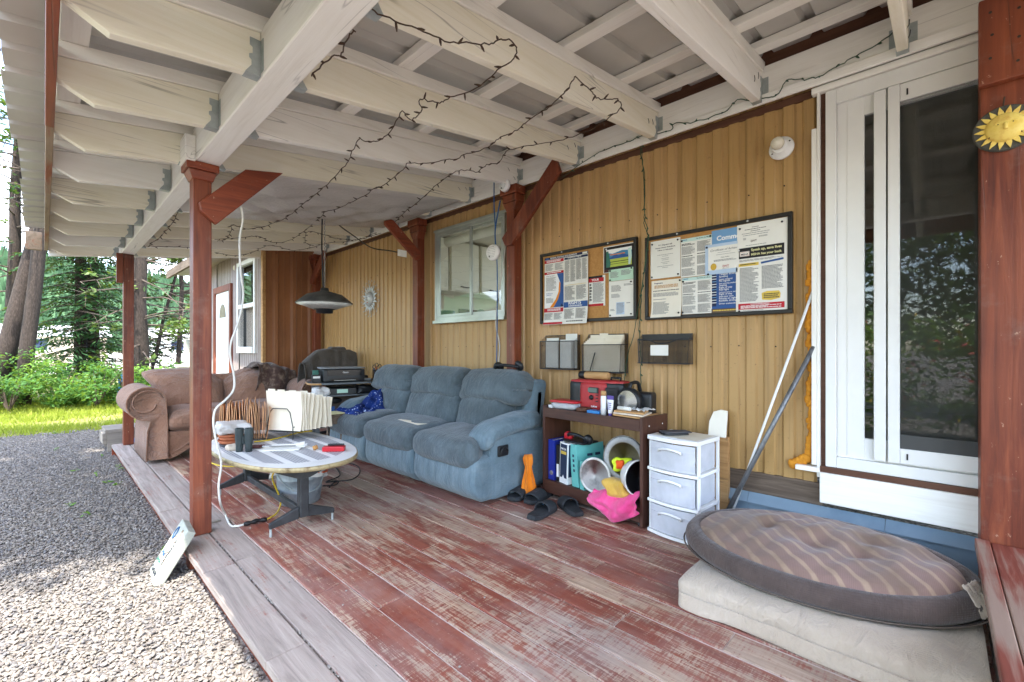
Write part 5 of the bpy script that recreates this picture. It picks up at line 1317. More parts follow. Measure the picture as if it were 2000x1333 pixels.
for k, (t0, t1, b0, b1) in enumerate(((386, 318, 792, 762), (798, 768, 1196, 1172))):
    q = pap(at2, 'rights_sheet', ('upper' if k == 0 else 'lower') + ' two column rights sheet with mint header on the larger board', 'notice', 446 + 14 * k, 782, t0, t1, b0, b1, layer=3)
    q.rect(0, 0, 1, .085, 'print_mint').text('The Rights of a Miner', .50, .065, .46, 'ink', bold=.02).lines(.05, .025, .3, .06, 1, 'print_lake', seed=51)
    q.lines(.03, .13, .47, .19, 2, 'ink', seed=52 + k).lines(.03, .21, .47, .42, 12, seed=53 + k).lines(.03, .45, .4, .48, 1, 'ink', seed=54).lines(.03, .50, .47, .74, 13, seed=55 + k).lines(.03, .78, .47, .97, 9, seed=56 + k)
    q.lines(.54, .12, .97, .38, 15, seed=57 + k).lines(.54, .42, .97, .45, 1, 'ink', seed=58).lines(.54, .48, .97, .70, 12, seed=59 + k).lines(.54, .74, .97, .97, 12, 'ink_light', seed=60 + k).pins([(.04, .05), (.96, .04)] if k == 0 else [(.04, .1), (.02, .95)])
q = pap(at2, 'violations_poster', 'blue poster of violations with white list on the larger board', 'poster', 780, 1062, 296, 236, 1178, 1166, mat='print_blue', layer=2)
q.rect(0, 0, 1, .22, 'print_sky').text('Common', .20, .13, 1.02, 'print_white', bold=.03).text('Violations', .20, .235, 1.1, 'print_white', bold=.03)
q.rect(0, .5, .18, .92, 'print_navy')
for i in range(12): q.rect(.0, .52 + .032 * i, .19, .528 + .032 * i, 'print_white' if i % 3 else 'print_sky')
for i, t in enumerate(('Tailgate driving', 'Speeding', 'Lane control', 'No signals', 'Not wearing seatbelt', 'Seating', 'Right of way', 'Red light', 'Failing to stop or yield', 'Right of way', 'Improper turn', 'Passing on right', 'Reckless driving', 'Driver unattended')):
    q.text(t, .30, .555 + .0265 * i, min(.66, .042 * len(t)), 'print_white', bold=.01)
q.rect(0, .95, 1, 1, 'weathered').lines(.06, .965, .94, .985, 1, 'print_yellow', seed=66)
q = pap(at2, 'achievement_certificate', 'certificate of achievement with gold seal and pale blue border', 'certificate', 712, 1062, 442, 400, 766, 736, mat='print_pale_blue', layer=5)
q.rect(.10, .09, 1.0, .86, 'paper').text('Certificate of Achiev', .17, .24, .83, 'ink', shear=.35, bold=.0).lines(.4, .29, .8, .31, 1, seed=71).lines(.35, .36, .95, .38, 1, seed=72).text('Casey Weller', .50, .49, .26, 'ink').lines(.28, .53, .98, .60, 2, seed=73)
q.poly([(.27 + .095 * math.cos(t), .75 + .115 * math.sin(t)) for t in [2 * math.pi * i / 20 for i in range(20)]][::-1], 'print_gold').text('DVT', .56, .80, .19, 'print_red').lines(.55, .83, .78, .85, 1, seed=74).pins([(.06, .08), (.10, .98)])
q = pap(at2, 'program_certificate', 'plain white certificate in the top right of the larger board', 'certificate', 1056, 1602, 236, 128, 520, 440, layer=3)
for i, (wd, mt) in enumerate(((.14, 'ink'), (.44, 'ink'), (.20, 'ink'), (.56, 'ink_light'), (.5, 'ink_light'))): q.lines(.38 - wd / 2, .14 + .07 * i, .38 + wd / 2, .175 + .07 * i, 1, mt, ragged=0, seed=80 + i)
q.text('DVT', .29, .70, .12, 'print_maroon').lines(.18, .80, .62, .83, 1, seed=86).lines(.45, .5, .62, .56, 2, seed=87).lines(.13, .52, .19, .6, 3, seed=88).pins([(.06, .15), (.90, .14)])
q = pap(at2, 'safety_flyer', 'white safety flyer with black headline band and red footer', 'flyer', 1046, 1602, 492, 404, 1176, 1146, layer=5)
q.rect(.06, .0, .945, .165, 'print_black').rect(.08, .055, .275, .13, 'paper').rect(.09, .062, .268, .124, 'print_red').rect(.094, .066, .264, .12, 'paper').text('MSHA', .105, .113, .15, 'print_maroon', bold=.03)
q.text('Speak up, save lives', .31, .075, .59, 'print_paleyellow', bold=.035).text('MSHA has your back', .31, .143, .59, 'print_paleyellow', bold=.035)
q.lines(.07, .185, .92, .215, 3, 'ink_light', seed=91).rect(.06, .24, .46, .285, 'print_yellow').lines(.09, .25, .42, .275, 1, 'ink', seed=92).poly([(.50, .245), (.93, .215), (.935, .245), (.7, .26), (.51, .275)][::-1], 'print_blue')
q.lines(.08, .31, .46, .84, 26, seed=93).lines(.52, .31, .93, .66, 18, seed=94).poly([(.52, .72), (.62, .695), (.85, .70), (.88, .74), (.87, .81), (.70, .835), (.53, .82)][::-1], 'print_yellow').lines(.56, .73, .85, .81, 3, 'ink', ragged=.1, seed=95)
q.rect(.05, .865, .95, .955, 'print_red').lines(.30, .875, .68, .888, 1, 'print_white', seed=96).lines(.10, .897, .9, .945, 3, 'print_white', seed=97).lines(.15, .968, .62, .98, 1, seed=98).pins([(.07, .98)]).pins([(.06, .03)], 'white_plastic')

# ================================================================== WIRE MESH ORGANISERS
def pocket(name, label, y0, y1, z0, z1, ztop_back, depth, taper=.0):
    t = thing(name, label, 'wall organiser', (WX - .01, (y0 + y1) / 2, z0)); xb = WX - .006; xf = xb - depth
    c = .006
    fr = MB()
    fl, fr_, = y0 - c, y1 + c
    loop = [(xb, y0, z0), (xb, y0, ztop_back), (xb, y1, ztop_back), (xb, y1, z0), (xb, y0, z0)]
    fr.tube(loop, .0035, 6); fr.tube([(xf, y0 - taper, z0), (xf, y0, z1), (xf, y1, z1), (xf, y1 + taper, z0), (xf, y0 - taper, z0)], .0035, 6)
    for y_ in (y0, y1): fr.tube([(xb, y_, z0), (xf, y_, z0)], .003, 6); fr.tube([(xb, y_, z1), (xf, y_, z1)], .003, 6)
    fr.build('wire_frame', 'black_metal', t)
    MB().add([(xf, y0, z0), (xf, y1, z0), (xf, y1, z1), (xf, y0, z1)], [(0, 1, 2, 3)]).build('front_mesh', 'wire_mesh', t)
    MB().add([(xb, y0, z0), (xb, y1, z0), (xb, y1, ztop_back), (xb, y0, ztop_back)], [(0, 1, 2, 3)]).build('back_mesh', 'wire_mesh', t)
    for y_ in (y0, y1): MB().add([(xb, y_, z0), (xf, y_, z0), (xf, y_, z1), (xb, y_, ztop_back)], [(0, 1, 2, 3)]).build('side_mesh', 'wire_mesh', t)
    MB().box(xf, xb, y1, y0, z0 - .002, z0).build('floor_mesh', 'black_metal', t)
    return t, xb, xf
t, xb, xf = pocket('mesh_pocket', 'small wire mesh wall pocket holding white envelopes', 2.285, 1.955, .905, 1.12, 1.165, .075)
for i, (a, b, z1, xx) in enumerate(((2.25, 2.13, 1.145, .03), (2.235, 2.115, 1.125, .06), (2.07, 1.965, 1.175, .02), (2.09, 1.985, 1.13, .065))):
    tag(MB().box(xb - xx - .002, xb - xx, b, a, .915, z1).build('envelope', 'paper'), ['tall rear envelope at the left of the mesh pocket', 'front left white envelope in the mesh pocket', 'rear right envelope standing highest in the mesh pocket', 'front right white envelope in the mesh pocket'][i], 'envelope')
t, xb, xf = pocket('mesh_pocket', 'wire mesh wall pocket full of cream tabbed folders', 1.875, 1.555, .895, 1.09, 1.165, .09, .01)
tf = thing('tabbed_folders', 'cream tabbed file folders standing in the middle mesh pocket', 'folders', (xf, 1.71, .90))
for i in range(6):
    xx = xf + .010 + .0125 * i; zt = 1.105 + .011 * i; dy = .006 * i
    m = MB(); m.box(xx, xx + .0015, 1.57 - dy * 0 , 1.865 - dy, .902, zt); yy = 1.84 - .07 * (i % 4); m.box(xx + .0001, xx + .0014, yy - .07, yy, zt, zt + .012); m.build('folder', 'manila_cream', tf)
tag(MB().tube([(xf - .006, 1.80, .905), (xf - .010, 1.755, 1.035)], .0045, 6).build('pen', 'black_plastic'), 'black pen clipped across the middle mesh pocket', 'pen')
t, xb, xf = pocket('mesh_pocket', 'wide flat wire mesh pocket with a blank white label', 1.447, 1.105, .967, 1.12, 1.155, .06, .012)
MB().box(WX - .0075, WX - .0045, 1.11, 1.442, 1.115, 1.157).build('back_bar', 'black_frame', t, bevel=.002)
MB().box(xf - .0035, xf - .002, 1.235, 1.355, 1.018, 1.085).build('blank_label', 'paper', t)
m = MB(); m.tube(smooth_path([(xf, 1.445, 1.125), (xf, 1.37, 1.118), (xf, 1.31, 1.098), (xf, 1.24, 1.098), (xf, 1.18, 1.118), (xf, 1.107, 1.125)]), .004, 6); m.build('dipped_rim', 'black_metal', t)

# ================================================================== SHELF CART
SA = R(5); eL = V3((math.sin(SA), math.cos(SA), 0)); eD = V3((math.cos(SA), -math.sin(SA), 0)); SO = V3((2.42, 1.25, 0))
MS = Matrix(((eL.x, -eD.x, 0, SO.x), (eL.y, -eD.y, 0, SO.y), (0, 0, 1, 0), (0, 0, 0, 1)))      # x = along the front to the far end, y = towards the viewer
def S_(l, d, z): return SO + eL * l + eD * d + V3((0, 0, z))
def sbox(l0, l1, d0, d1, z0, z1, m=None):
    m = m or MB()
    return m.hexa([S_(l0, d0, z0), S_(l0, d1, z0), S_(l1, d1, z0), S_(l1, d0, z0), S_(l0, d0, z1), S_(l0, d1, z1), S_(l1, d1, z1), S_(l1, d0, z1)])
sh = thing('shelf_cart', 'dark brown laminate shelf cart crowded with gear by the wall', 'shelf', tuple(SO))
for l0 in (0, .80): sbox(l0, l0 + .02, 0, .28, .012, .655).build('side_panel', 'laminate_z', sh, bevel=.002)
sbox(.0205, .7995, .016, .28, .615, .635).build('top_shelf', 'laminate', sh); sbox(.0205, .7995, 0, .0155, .572, .640).build('top_rail', 'laminate', sh, bevel=.002)
sbox(.0205, .7995, .016, .28, .105, .122).build('lower_shelf', 'laminate', sh); sbox(.0205, .7995, .0, .0155, .035, .124).build('lower_rail', 'laminate', sh, bevel=.002)
for l0 in (.03, .77):
    for d0 in (.03, .25): MB().lathe([(.0, -.012), (.016, -.012), (.018, 0), (.016, .012), (.0, .012)], 10, Matrix.Translation(S_(l0, d0, .018)) @ Matrix.Rotation(R(90), 4, 'X')).build('castor', 'black_plastic', sh)
m = MB()
for (d_, z_) in ((.07, .60), (.22, .60)): m.lathe([(.0045, 0), (.004, .001), (.0, .0012)], 8, frame(S_(-.0002, d_, z_), tuple(eD), (0, 0, 1)))
m.build('panel_screws', 'white_plastic', sh)
TZS = .636
# radio
rd = thing('jobsite_radio', 'red and black jobsite radio on top of the shelf cart', 'radio', tuple(S_(.45, .18, TZS)))
def rbx(l0, l1, d0, d1, z0, z1, r, n=6, fn=None):
    return MB().rbox((0, 0, 0), (l1 - l0, d1 - d0, z1 - z0), r, n, fn, Matrix.Translation(S_((l0 + l1) / 2, (d0 + d1) / 2, (z0 + z1) / 2)) @ Matrix.Rotation(SA - 0, 4, 'Z') @ Matrix(((0, 1, 0, 0), (1, 0, 0, 0), (0, 0, 1, 0), (0, 0, 0, 1))) @ Matrix.Scale(1, 4))
rbx(.25, .66, .12, .26, TZS + .004, TZS + .205, .022).build('body', 'black_plastic', rd, smooth=True)
rbx(.36, .56, .105, .20, TZS + .010, TZS + .195, .014).build('front_console', 'radio_red', rd, smooth=True)
rbx(.255, .655, .125, .25, TZS + .175, TZS + .212, .016).build('top_shell', 'radio_red', rd, smooth=True)
for a, b in ((.565, .65), (.262, .352)): rbx(a, b, .111, .13, TZS + .02, TZS + .17, .012).build('speaker_grille', 'grille', rd, smooth=True)
sbox(.40, .52, .101, .1045, TZS + .125, TZS + .165).build('display', 'black_plastic', rd, bevel=.001); sbox(.412, .508, .0995, .1008, TZS + .131, TZS + .159).build('screen', 'lcd', rd)
MB().lathe([(.017, 0), (.016, .008), (.0, .009)], 16, frame(S_(.46, .105, TZS + .095), tuple(-eL), (0, 0, 1))).build('dial', 'black_plastic', rd, smooth=True)
for l_ in (.415, .505):
    for z_ in (.072, .093, .114): sbox(l_ - .009, l_ + .009, .1015, .1045, TZS + z_ - .004, TZS + z_ + .004).build('button', 'black_plastic', rd, bevel=.001)
text_mb('Milwaukee', width=.095, bold=.01, shear=.3, align='C').xform(frame(S_(.46, .1035, TZS + .030) , tuple(-eL), (0, 0, 1))).build('lettering', 'print_white', rd)
MB().tube([S_(.27, .17, TZS + .215), S_(.27, .17, TZS + .232), S_(.345, .17, TZS + .232), S_(.345, .17, TZS + .215)], .007, 8).build('antenna_guard', 'black_plastic', rd, smooth=True)
rl = thing('paint_roller', 'tan cardboard tube with a black cap on the radio', 'tube', tuple(S_(.47, .17, TZS + .23)))
MB().lathe([(.0, 0), (.024, 0), (.026, .004), (.026, .19), (.024, .194), (.0, .194)], 18, frame(S_(.375, .18, TZS + .240), tuple(V3((0, 0, 1))), tuple(eD)) @ Matrix.Rotation(0, 4, 'X')).build('tube', 'pale_wood', rl, smooth=True)
MB().lathe([(.0, 0), (.027, 0), (.027, .05), (.02, .056), (.0, .056)], 18, frame(S_(.572, .185, TZS + .240), (0, 0, 1), tuple(eD))).build('cap', 'black_plastic', rl, smooth=True)
fl_ = thing('spotlight', 'black handheld spotlight with bright reflector beside the radio', 'spotlight', tuple(S_(.16, .15, TZS)))
Mf = frame(S_(.185, .115, TZS + .088), tuple(-eL), (0, 0, 1))
MB().lathe([(.060, .0), (.083, -.004), (.088, -.012), (.088, -.04), (.07, -.085), (.055, -.11), (.055, -.17), (.0, -.175)], 28, Mf).build('housing', 'black_plastic', fl_, smooth=True)
MB().lathe([(.0, -.05), (.018, -.048), (.045, -.035), (.066, -.012), (.071, .001)], 28, Mf).build('reflector', 'matt_reflector', fl_, smooth=True)
MB().lathe([(.0, -.02), (.014, -.02), (.016, -.035), (.016, -.05)], 12, Mf).build('bulb', 'glazed_paper', fl_, smooth=True)
MB().lathe([(.072, .0015), (.0, .0035)], 28, Mf).build('lens', 'clear_film', fl_)
MB().tube(smooth_path([Mf @ V3((0, .085, -.03)), Mf @ V3((0, .115, -.05)), Mf @ V3((0, .115, -.12)), Mf @ V3((0, .06, -.15))]), .012, 8).build('handle', 'black_plastic', fl_, smooth=True)
rbx(.06, .17, .17, .27, TZS, TZS + .15, .02).build('battery_base', 'black_plastic', fl_, smooth=True)
fc = thing('food_container', 'clear food container with a red lid on the shelf cart', 'container', tuple(S_(.66, .09, TZS)))
rbx(.55, .755, .02, .16, TZS + .0, TZS + .046, .02, 6, lambda p, q: V3((q.x * (1 + .08 * p.z), q.y * (1 + .08 * p.z), q.z))).build('tub', 'frosted', fc, smooth=True)
rbx(.57, .735, .04, .14, TZS + .003, TZS + .022, .01, 6, lambda p, q: q * (1 + .2 * nz(q, 60))).build('contents', 'shell', fc, smooth=True)
rbx(.54, .765, .012, .168, TZS + .046, TZS + .064, .009).build('lid', 'red_plastic', fc, smooth=True)
t = thing('glue_tube', 'white upright tube with a tan cap on the cart edge', 'tube', tuple(S_(.31, .05, TZS)))
MB().lathe([(.0, 0), (.018, 0), (.018, .12), (.016, .122)], 18, Matrix.Translation(S_(.315, .045, TZS))).build('tube', 'white_plastic', t, smooth=True)
MB().lathe([(.0175, .0), (.0175, .03), (.0, .031)], 18, Matrix.Translation(S_(.315, .045, TZS + .123))).build('cap', 'pale_wood', t, smooth=True)
t = thing('ointment_tube', 'purple topped white squeeze tube beside the white tube', 'tube', tuple(S_(.265, .05, TZS)))
m = MB()
def oint(u, v): a = 2 * math.pi * u; z = .015 + .085 * v; fl__ = 1 - .85 * v; return S_(.265 + (.014 + .012 * v) * math.cos(a), .05 + .015 * fl__ * math.sin(a), TZS + z)
m.grid(20, 6, oint); m.build('tube', 'white_plastic', t, smooth=True)
sbox(.241, .289, .0485, .0515, TZS + .10, TZS + .126).build('crimp', 'print_purple', t)
MB().lathe([(.0, 0), (.011, 0), (.012, .016), (.0, .016)], 12, Matrix.Translation(S_(.265, .05, TZS))).build('cap', 'print_purple', t)
for i in range(4): sbox(.252, .278, .0335 + .0028 * i, .0345 + .0028 * i, TZS + .04 + .012 * i, TZS + .045 + .012 * i).build('print_line', 'print_purple', t)
tag(sbox(.34, .44, .03, .09, TZS, TZS + .02).build('blue_packet', 'tarp_blue', bevel=.004), 'small blue packet lying by the white tube', 'packet')
tag(rbx(.45, .545, .03, .12, TZS, TZS + .028, .012, 8, lambda p, q: q * (1 + .3 * nz(q, 40))).build('leather_scrap', 'brown_stain', smooth=True), 'crumpled brown leather scrap by the red lidded container', 'scrap')
tag(sbox(.755, .795, .03, .09, TZS, TZS + .022).build('white_block', 'white_plastic', bevel=.004), 'small white block at the far left of the cart top', 'block')
cb = thing('cardboard_stack', 'tan cardboard and loose papers on the near cart corner', 'cardboard', tuple(S_(.12, .1, TZS)))
for i in range(3): MB().rbox((0, 0, 0), (.20 - .01 * i, .22, .011), .002, 4, lambda p, q: q + V3((0, 0, .003 * p.x * p.y)), Matrix.Translation(S_(.13 + .01 * i, .13, TZS + .012 + .0125 * i)) @ Matrix.Rotation(R(90 + 7 * i), 4, 'Z')).build('sheet', 'pale_wood' if i != 1 else 'shell', cb)
m = MB(); m.grid(8, 8, lambda u, v: S_(.04 + .15 * u, .08 + .13 * v, TZS + .043 + .03 * abs(nz((u * 4, v * 4, 2), 1.4)) + .02 * u * v)); m.build('crumpled_paper', 'glazed_paper', cb, smooth=True, solid=.001)
MB().lathe([(.0, 0), (.012, 0), (.012, .09), (.0, .09)], 12, frame(S_(.115, .05, TZS + .055), (0, 0, 1), tuple(eD)) @ Matrix.Rotation(0, 4, 'X')).build('paper_roll', 'paper', cb, smooth=True)
tag(MB().rbox((0, 0, 0), (.05, .02, .05), .008, 6, None, Matrix.Translation(S_(.755, .22, TZS + .026))).build('small_charger', 'black_plastic', smooth=True), 'small black charger at the back left of the cart', 'charger')
# lower shelf: binders and books
LZ = .1225
def book(name, label, cat, l0, l1, d0, d1, h, mat, lean=0, inner='paper', rot=0, parts=None):
    c0 = S_((l0 + l1) / 2, (d0 + d1) / 2, LZ); t = thing(name, label, cat, tuple(c0)); wd, dp = l1 - l0, d1 - d0
    M_ = Matrix.Translation(c0) @ Matrix.Rotation(SA * -1 + rot, 4, 'Z') @ Matrix.Rotation(lean, 4, 'X')
    # x = depth to the wall, y = along the shelf
    for s_ in (-1, 1): MB().box(-dp / 2, dp / 2, s_ * wd / 2 - .0015, s_ * wd / 2 + .0015, 0, h).xform(M_).build('cover', mat, t)
    MB().box(-dp / 2 - .002, -dp / 2 + .001, -wd / 2 - .0015, wd / 2 + .0015, 0, h).xform(M_).build('spine', mat, t, bevel=.001)
    MB().box(-dp / 2 + .004, dp / 2 - .006, -wd / 2 + .003, wd / 2 - .003, .006, h - .008).xform(M_).build('pages', inner, t)
    return t, M_, wd, dp
t, M_, wd, dp = book('ring_binder', 'royal blue ring binder at the left end of the cart', 'binder', .735, .790, .03, .27, .285, 'binder_blue')
MB().lathe([(.016, 0), (.013, .001), (.013, .0), (.0, .0)], 16, M_ @ frame((-dp / 2 - .0022, 0, .05), (0, -1, 0), (0, 0, 1))).build('finger_ring', 'steel', t)
t, M_, wd, dp = book('thin_book', 'black and white spined book between blue and navy binders', 'book', .695, .722, .04, .24, .255, 'print_black')
MB().box(-dp / 2 - .003, -dp / 2 - .0022, -.010, .010, .03, .12).xform(M_).build('spine_print', 'print_white', t)
t, M_, wd, dp = book('ring_binder', 'white edged navy manual with gold lettering on its spine', 'binder', .585, .668, .025, .255, .285, 'print_white', lean=.035, rot=R(-9))
MB().box(-dp / 2 - .0035, -dp / 2 - .0022, -wd / 2 + .006, wd / 2 - .006, .04, .275).xform(M_).build('spine_panel', 'binder_navy', t)
text_mb('FMCSA', width=.058, bold=.03, align='C').xform(M_ @ frame((-dp / 2 - .0042, 0, .235), (0, -1, 0), (0, 0, 1))).build('lettering', 'print_white', t)
MB().box(-dp / 2 - .0043, -dp / 2 - .0036, -.029, .029, .205, .226).xform(M_).build('spine_print', 'print_yellow', t)
MB().add([M_ @ V3((-dp / 2 - .0045, a, b)) for a, b in ((.0, .012), (-.016, .036), (0, .062), (.016, .036))], [(0, 1, 2, 3)]).build('spine_emblem', 'print_white', t)
MB().box(-dp / 2 + .006, dp / 2 - .01, -wd / 2 - .0026, -wd / 2 - .0017, .05, .275).xform(M_).build('cover_panel', 'binder_navy', t)
for i, (a, b, c, d, mt) in enumerate(((-.08, .0, .07, .16, 'print_sky'), (-.02, .08, .12, .2, 'grey_plastic'), (-.09, .09, .055, .09, 'print_navy'), (-.1, .02, .02, .045, 'print_white'))): MB().box(a, b, -wd / 2 - .0034, -wd / 2 - .0028, c, d).xform(M_).build('cover_print', mt, t)
text_mb('FMCSA', width=.17, bold=.03).xform(M_ @ frame((-dp / 2 + .02, -wd / 2 - .0036, .225), (1, 0, 0), (0, 0, 1))).build('lettering', 'manila_cream', t)
t, M_, wd, dp = book('ring_binder', 'leaning mint teal ring binder in the middle of the cart', 'binder', .475, .545, .025, .26, .285, 'binder_teal', lean=-.10, rot=R(-12))
for i in range(4): MB().box(-dp / 2 - .0032, -dp / 2 - .0022, -.006, .012, .10 + .033 * i, .118 + .033 * i).xform(M_).build('spine_mark', 'binder_navy', t)
for a in (-.03, .04): MB().box(a, a + .045, -wd / 2 - .0028, -wd / 2 - .0017, .20, .218).xform(M_).build('cover_mark', 'binder_navy', t)
t, M_, wd, dp = book('thin_book', 'small dark green booklet in front of the teal binder', 'book', .43, .468, .01, .15, .19, 'binder_teal', rot=R(-14))
MB().box(-dp / 2 + .004, dp / 2 - .004, -wd / 2 - .0026, -wd / 2 - .0017, .01, .18).xform(M_).build('cover_panel', 'book_green', t)
for i in range(4): MB().box(-dp / 2 + .015, dp / 2 - .03 - .01 * (i % 2), -wd / 2 - .0034, -wd / 2 - .0028, .13 - .018 * i, .138 - .018 * i).xform(M_).build('cover_mark', 'print_mint', t)
em = thing('ear_defenders', 'black and red ear defenders lying on the binders', 'ear defenders', tuple(S_(.58, .1, LZ + .29)))
MB().tube(smooth_path([S_(.66, .10, LZ + .315), S_(.62, .06, LZ + .345), S_(.54, .06, LZ + .345), S_(.49, .10, LZ + .312)]), .011, 8).build('headband', 'black_plastic', em, smooth=True)
for l_, mt in ((.66, 'red_plastic'), (.485, 'black_plastic')): MB().lathe([(.0, -.02), (.028, -.02), (.036, -.006), (.034, .012), (.02, .02), (.0, .022)], 18, Matrix.Translation(S_(l_, .10, LZ + .318)) @ Matrix.Rotation(R(75), 4, 'Y')).build('ear_cup', mt, em, smooth=True)
MB().rbox((0, 0, 0), (.20, .16, .016), .008, 8, None, Matrix.Translation(S_(.57, .12, LZ + .296)) @ Matrix.Rotation(R(80), 4, 'Z')).build('visor_plate', 'black_plastic', em, smooth=True)
# hard hats
def hat(name, label, c, ax, up, r, depth, brim, mo, mi, straps=True):
    t = thing(name, label, 'hard hat', tuple(c)); z_ = V3(ax).normalized(); M_ = frame(c, tuple(V3(up).cross(z_)), up)
    MB().lathe([(r + brim, .0), (r + brim, .004), (r, .008), (r * .98, -.02), (r * .92, -depth * .5), (r * .7, -depth * .82), (r * .35, -depth * .98), (.0, -depth)], 32, M_, lambda v: V3((v.x * .90, v.y, v.z))).build('shell', mo, t, smooth=True)
    MB().lathe([(r + brim - .002, .0045), (r * .97, .006), (r * .94, -.02), (r * .88, -depth * .5), (r * .66, -depth * .78), (r * .3, -depth * .93), (.0, -depth * .95)], 32, M_, lambda v: V3((v.x * .90, v.y, v.z))).build('lining', mi, t, smooth=True)
    if straps:
        m = MB(); m.lathe([(r * .88, -.005), (r * .88, -.035), (r * .86, -.035), (r * .86, -.005)], 28, M_, lambda v: V3((v.x * .90, v.y, v.z))); m.build('sweatband', 'strap_grey', t, smooth=True)
        for a in (0, R(60), R(120)):
            m = MB(); pts = [M_ @ V3((math.cos(a) * r * .8 * k * .9, math.sin(a) * r * .8 * k, -depth * .62 + .03 * abs(k) ** 2)) for k in (-1, -.6, -.2, .2, .6, 1)]
            m.tube(pts, .009, 6); m.build('strap', 'strap_grey', t, smooth=True)
    return t, M_
hat('hard_hat', 'upturned pale hard hat with grey straps facing out of the cart', S_(.345, -.005, LZ + .125), (-1, -.25, .12), (0, 0, 1), .104, .10, .012, 'helmet_white', 'helmet_white')
_, Mh = hat('hard_hat', 'large grey full brim hard hat with a bright vest inside', S_(.185, .085, LZ + .245), (-1, -.35, .30), (0, 0, 1), .108, .10, .04, 'helmet_grey', 'helmet_inside', False)
hat('hard_hat', 'scuffed white hard hat partly hidden behind the plastic drawers', S_(.055, .035, LZ + .165), (-.5, -1, .1), (0, 0, 1), .10, .11, .008, 'helmet_white', 'black_plastic')
m = MB(); m.rbox((0, -.035, .0), (.13, .085, .075), .03, 12, lambda p, q: q * (1 + .35 * nz(q, 18) + .12 * nz(q, 40)), Mh); hv = thing('hi_vis_vest', 'bright yellow and orange vest bundled in the grey hat', 'vest', tuple(Mh @ V3((0, -.03, 0))))
m.build('bundle', 'hivis', hv, smooth=True)
MB().rbox((-.02, -.03, .034), (.05, .055, .03), .012, 8, lambda p, q: q * (1 + .35 * nz(q, 30)), Mh).build('orange_band', 'hivis_orange', hv, smooth=True)
gl = MB(); gl.rbox((0, 0, 0), (.12, .15, .11), .03, 12, lambda p, q: q * (1 + .3 * nz(q, 13)) + V3((0, .012 * math.sin(q.z * 70), 0)), Matrix.Translation(S_(.19, .03, LZ + .075))); tag(gl.build('work_glove', 'yellow_glove', smooth=True), 'yellow leather work glove tucked below the hard hats', 'glove')
tag(rbx(.22, .34, .0, .1, LZ, LZ + .03, .012, 8, lambda p, q: q * (1 + .3 * nz(q, 30))).build('mint_rag', 'print_meadow', smooth=True), 'pale green rag under the pink cloth on the cart', 'rag')
m = MB()
def pink(u, v):
    l_ = .34 - .31 * u; w2 = .155 - .13 * v
    z = LZ + .055 - .175 * v * (1 - .55 * abs(2 * u - .95) ** 1.5) + .035 * sm(.7, 1, u) * (1 - v)
    d_ = -.03 - .035 * math.sin(math.pi * v) + .022 * math.sin(u * 13 + 4 * v) * (.4 + v * .6) + .03 * nz((u * 4, v * 3, 0), 1.3) + .06 * (1 - v) ** 3
    return S_(l_ + .05 * (v) * (u - .5) * -1.4, d_, z)
m.grid(40, 30, pink); tag(m.build('pink_cloth', 'pink_cloth', smooth=True, solid=.004), 'bright pink cloth hanging over the front rail of the cart', 'cloth')
# orange cloth bundle between sofa and cart
m = MB(); prof = [(.0, 0.0), (.055, .0), (.06, .04), (.045, .12), (.03, .19), (.026, .215), (.036, .24), (.042, .275), (.03, .30), (.0, .305)]
m.lathe(prof, 40, Matrix.Translation((2.40, 2.125, .002)), lambda v: V3((v.x * (1 + .22 * math.sin(math.atan2(v.y, v.x) * 5 + v.z * 9)), v.y * (.75 + .2 * math.sin(math.atan2(v.y, v.x) * 7 + v.z * 4)) + .012 * nz(v, 18), v.z + .008 * nz(v, 25))))
tag(m.build('orange_bag', 'orange_cloth', smooth=True), 'knotted orange cloth bag standing between sofa and shelf cart', 'bag')
tag(MB().box(-.06, .06, -.04, .04, 0, .004).xform(Matrix.Translation((2.30, 1.90, .002)) @ Matrix.Rotation(.5, 4, 'Z')).build('booklet', 'print_lake'), 'small blue booklet on the deck by the shelf cart', 'booklet')

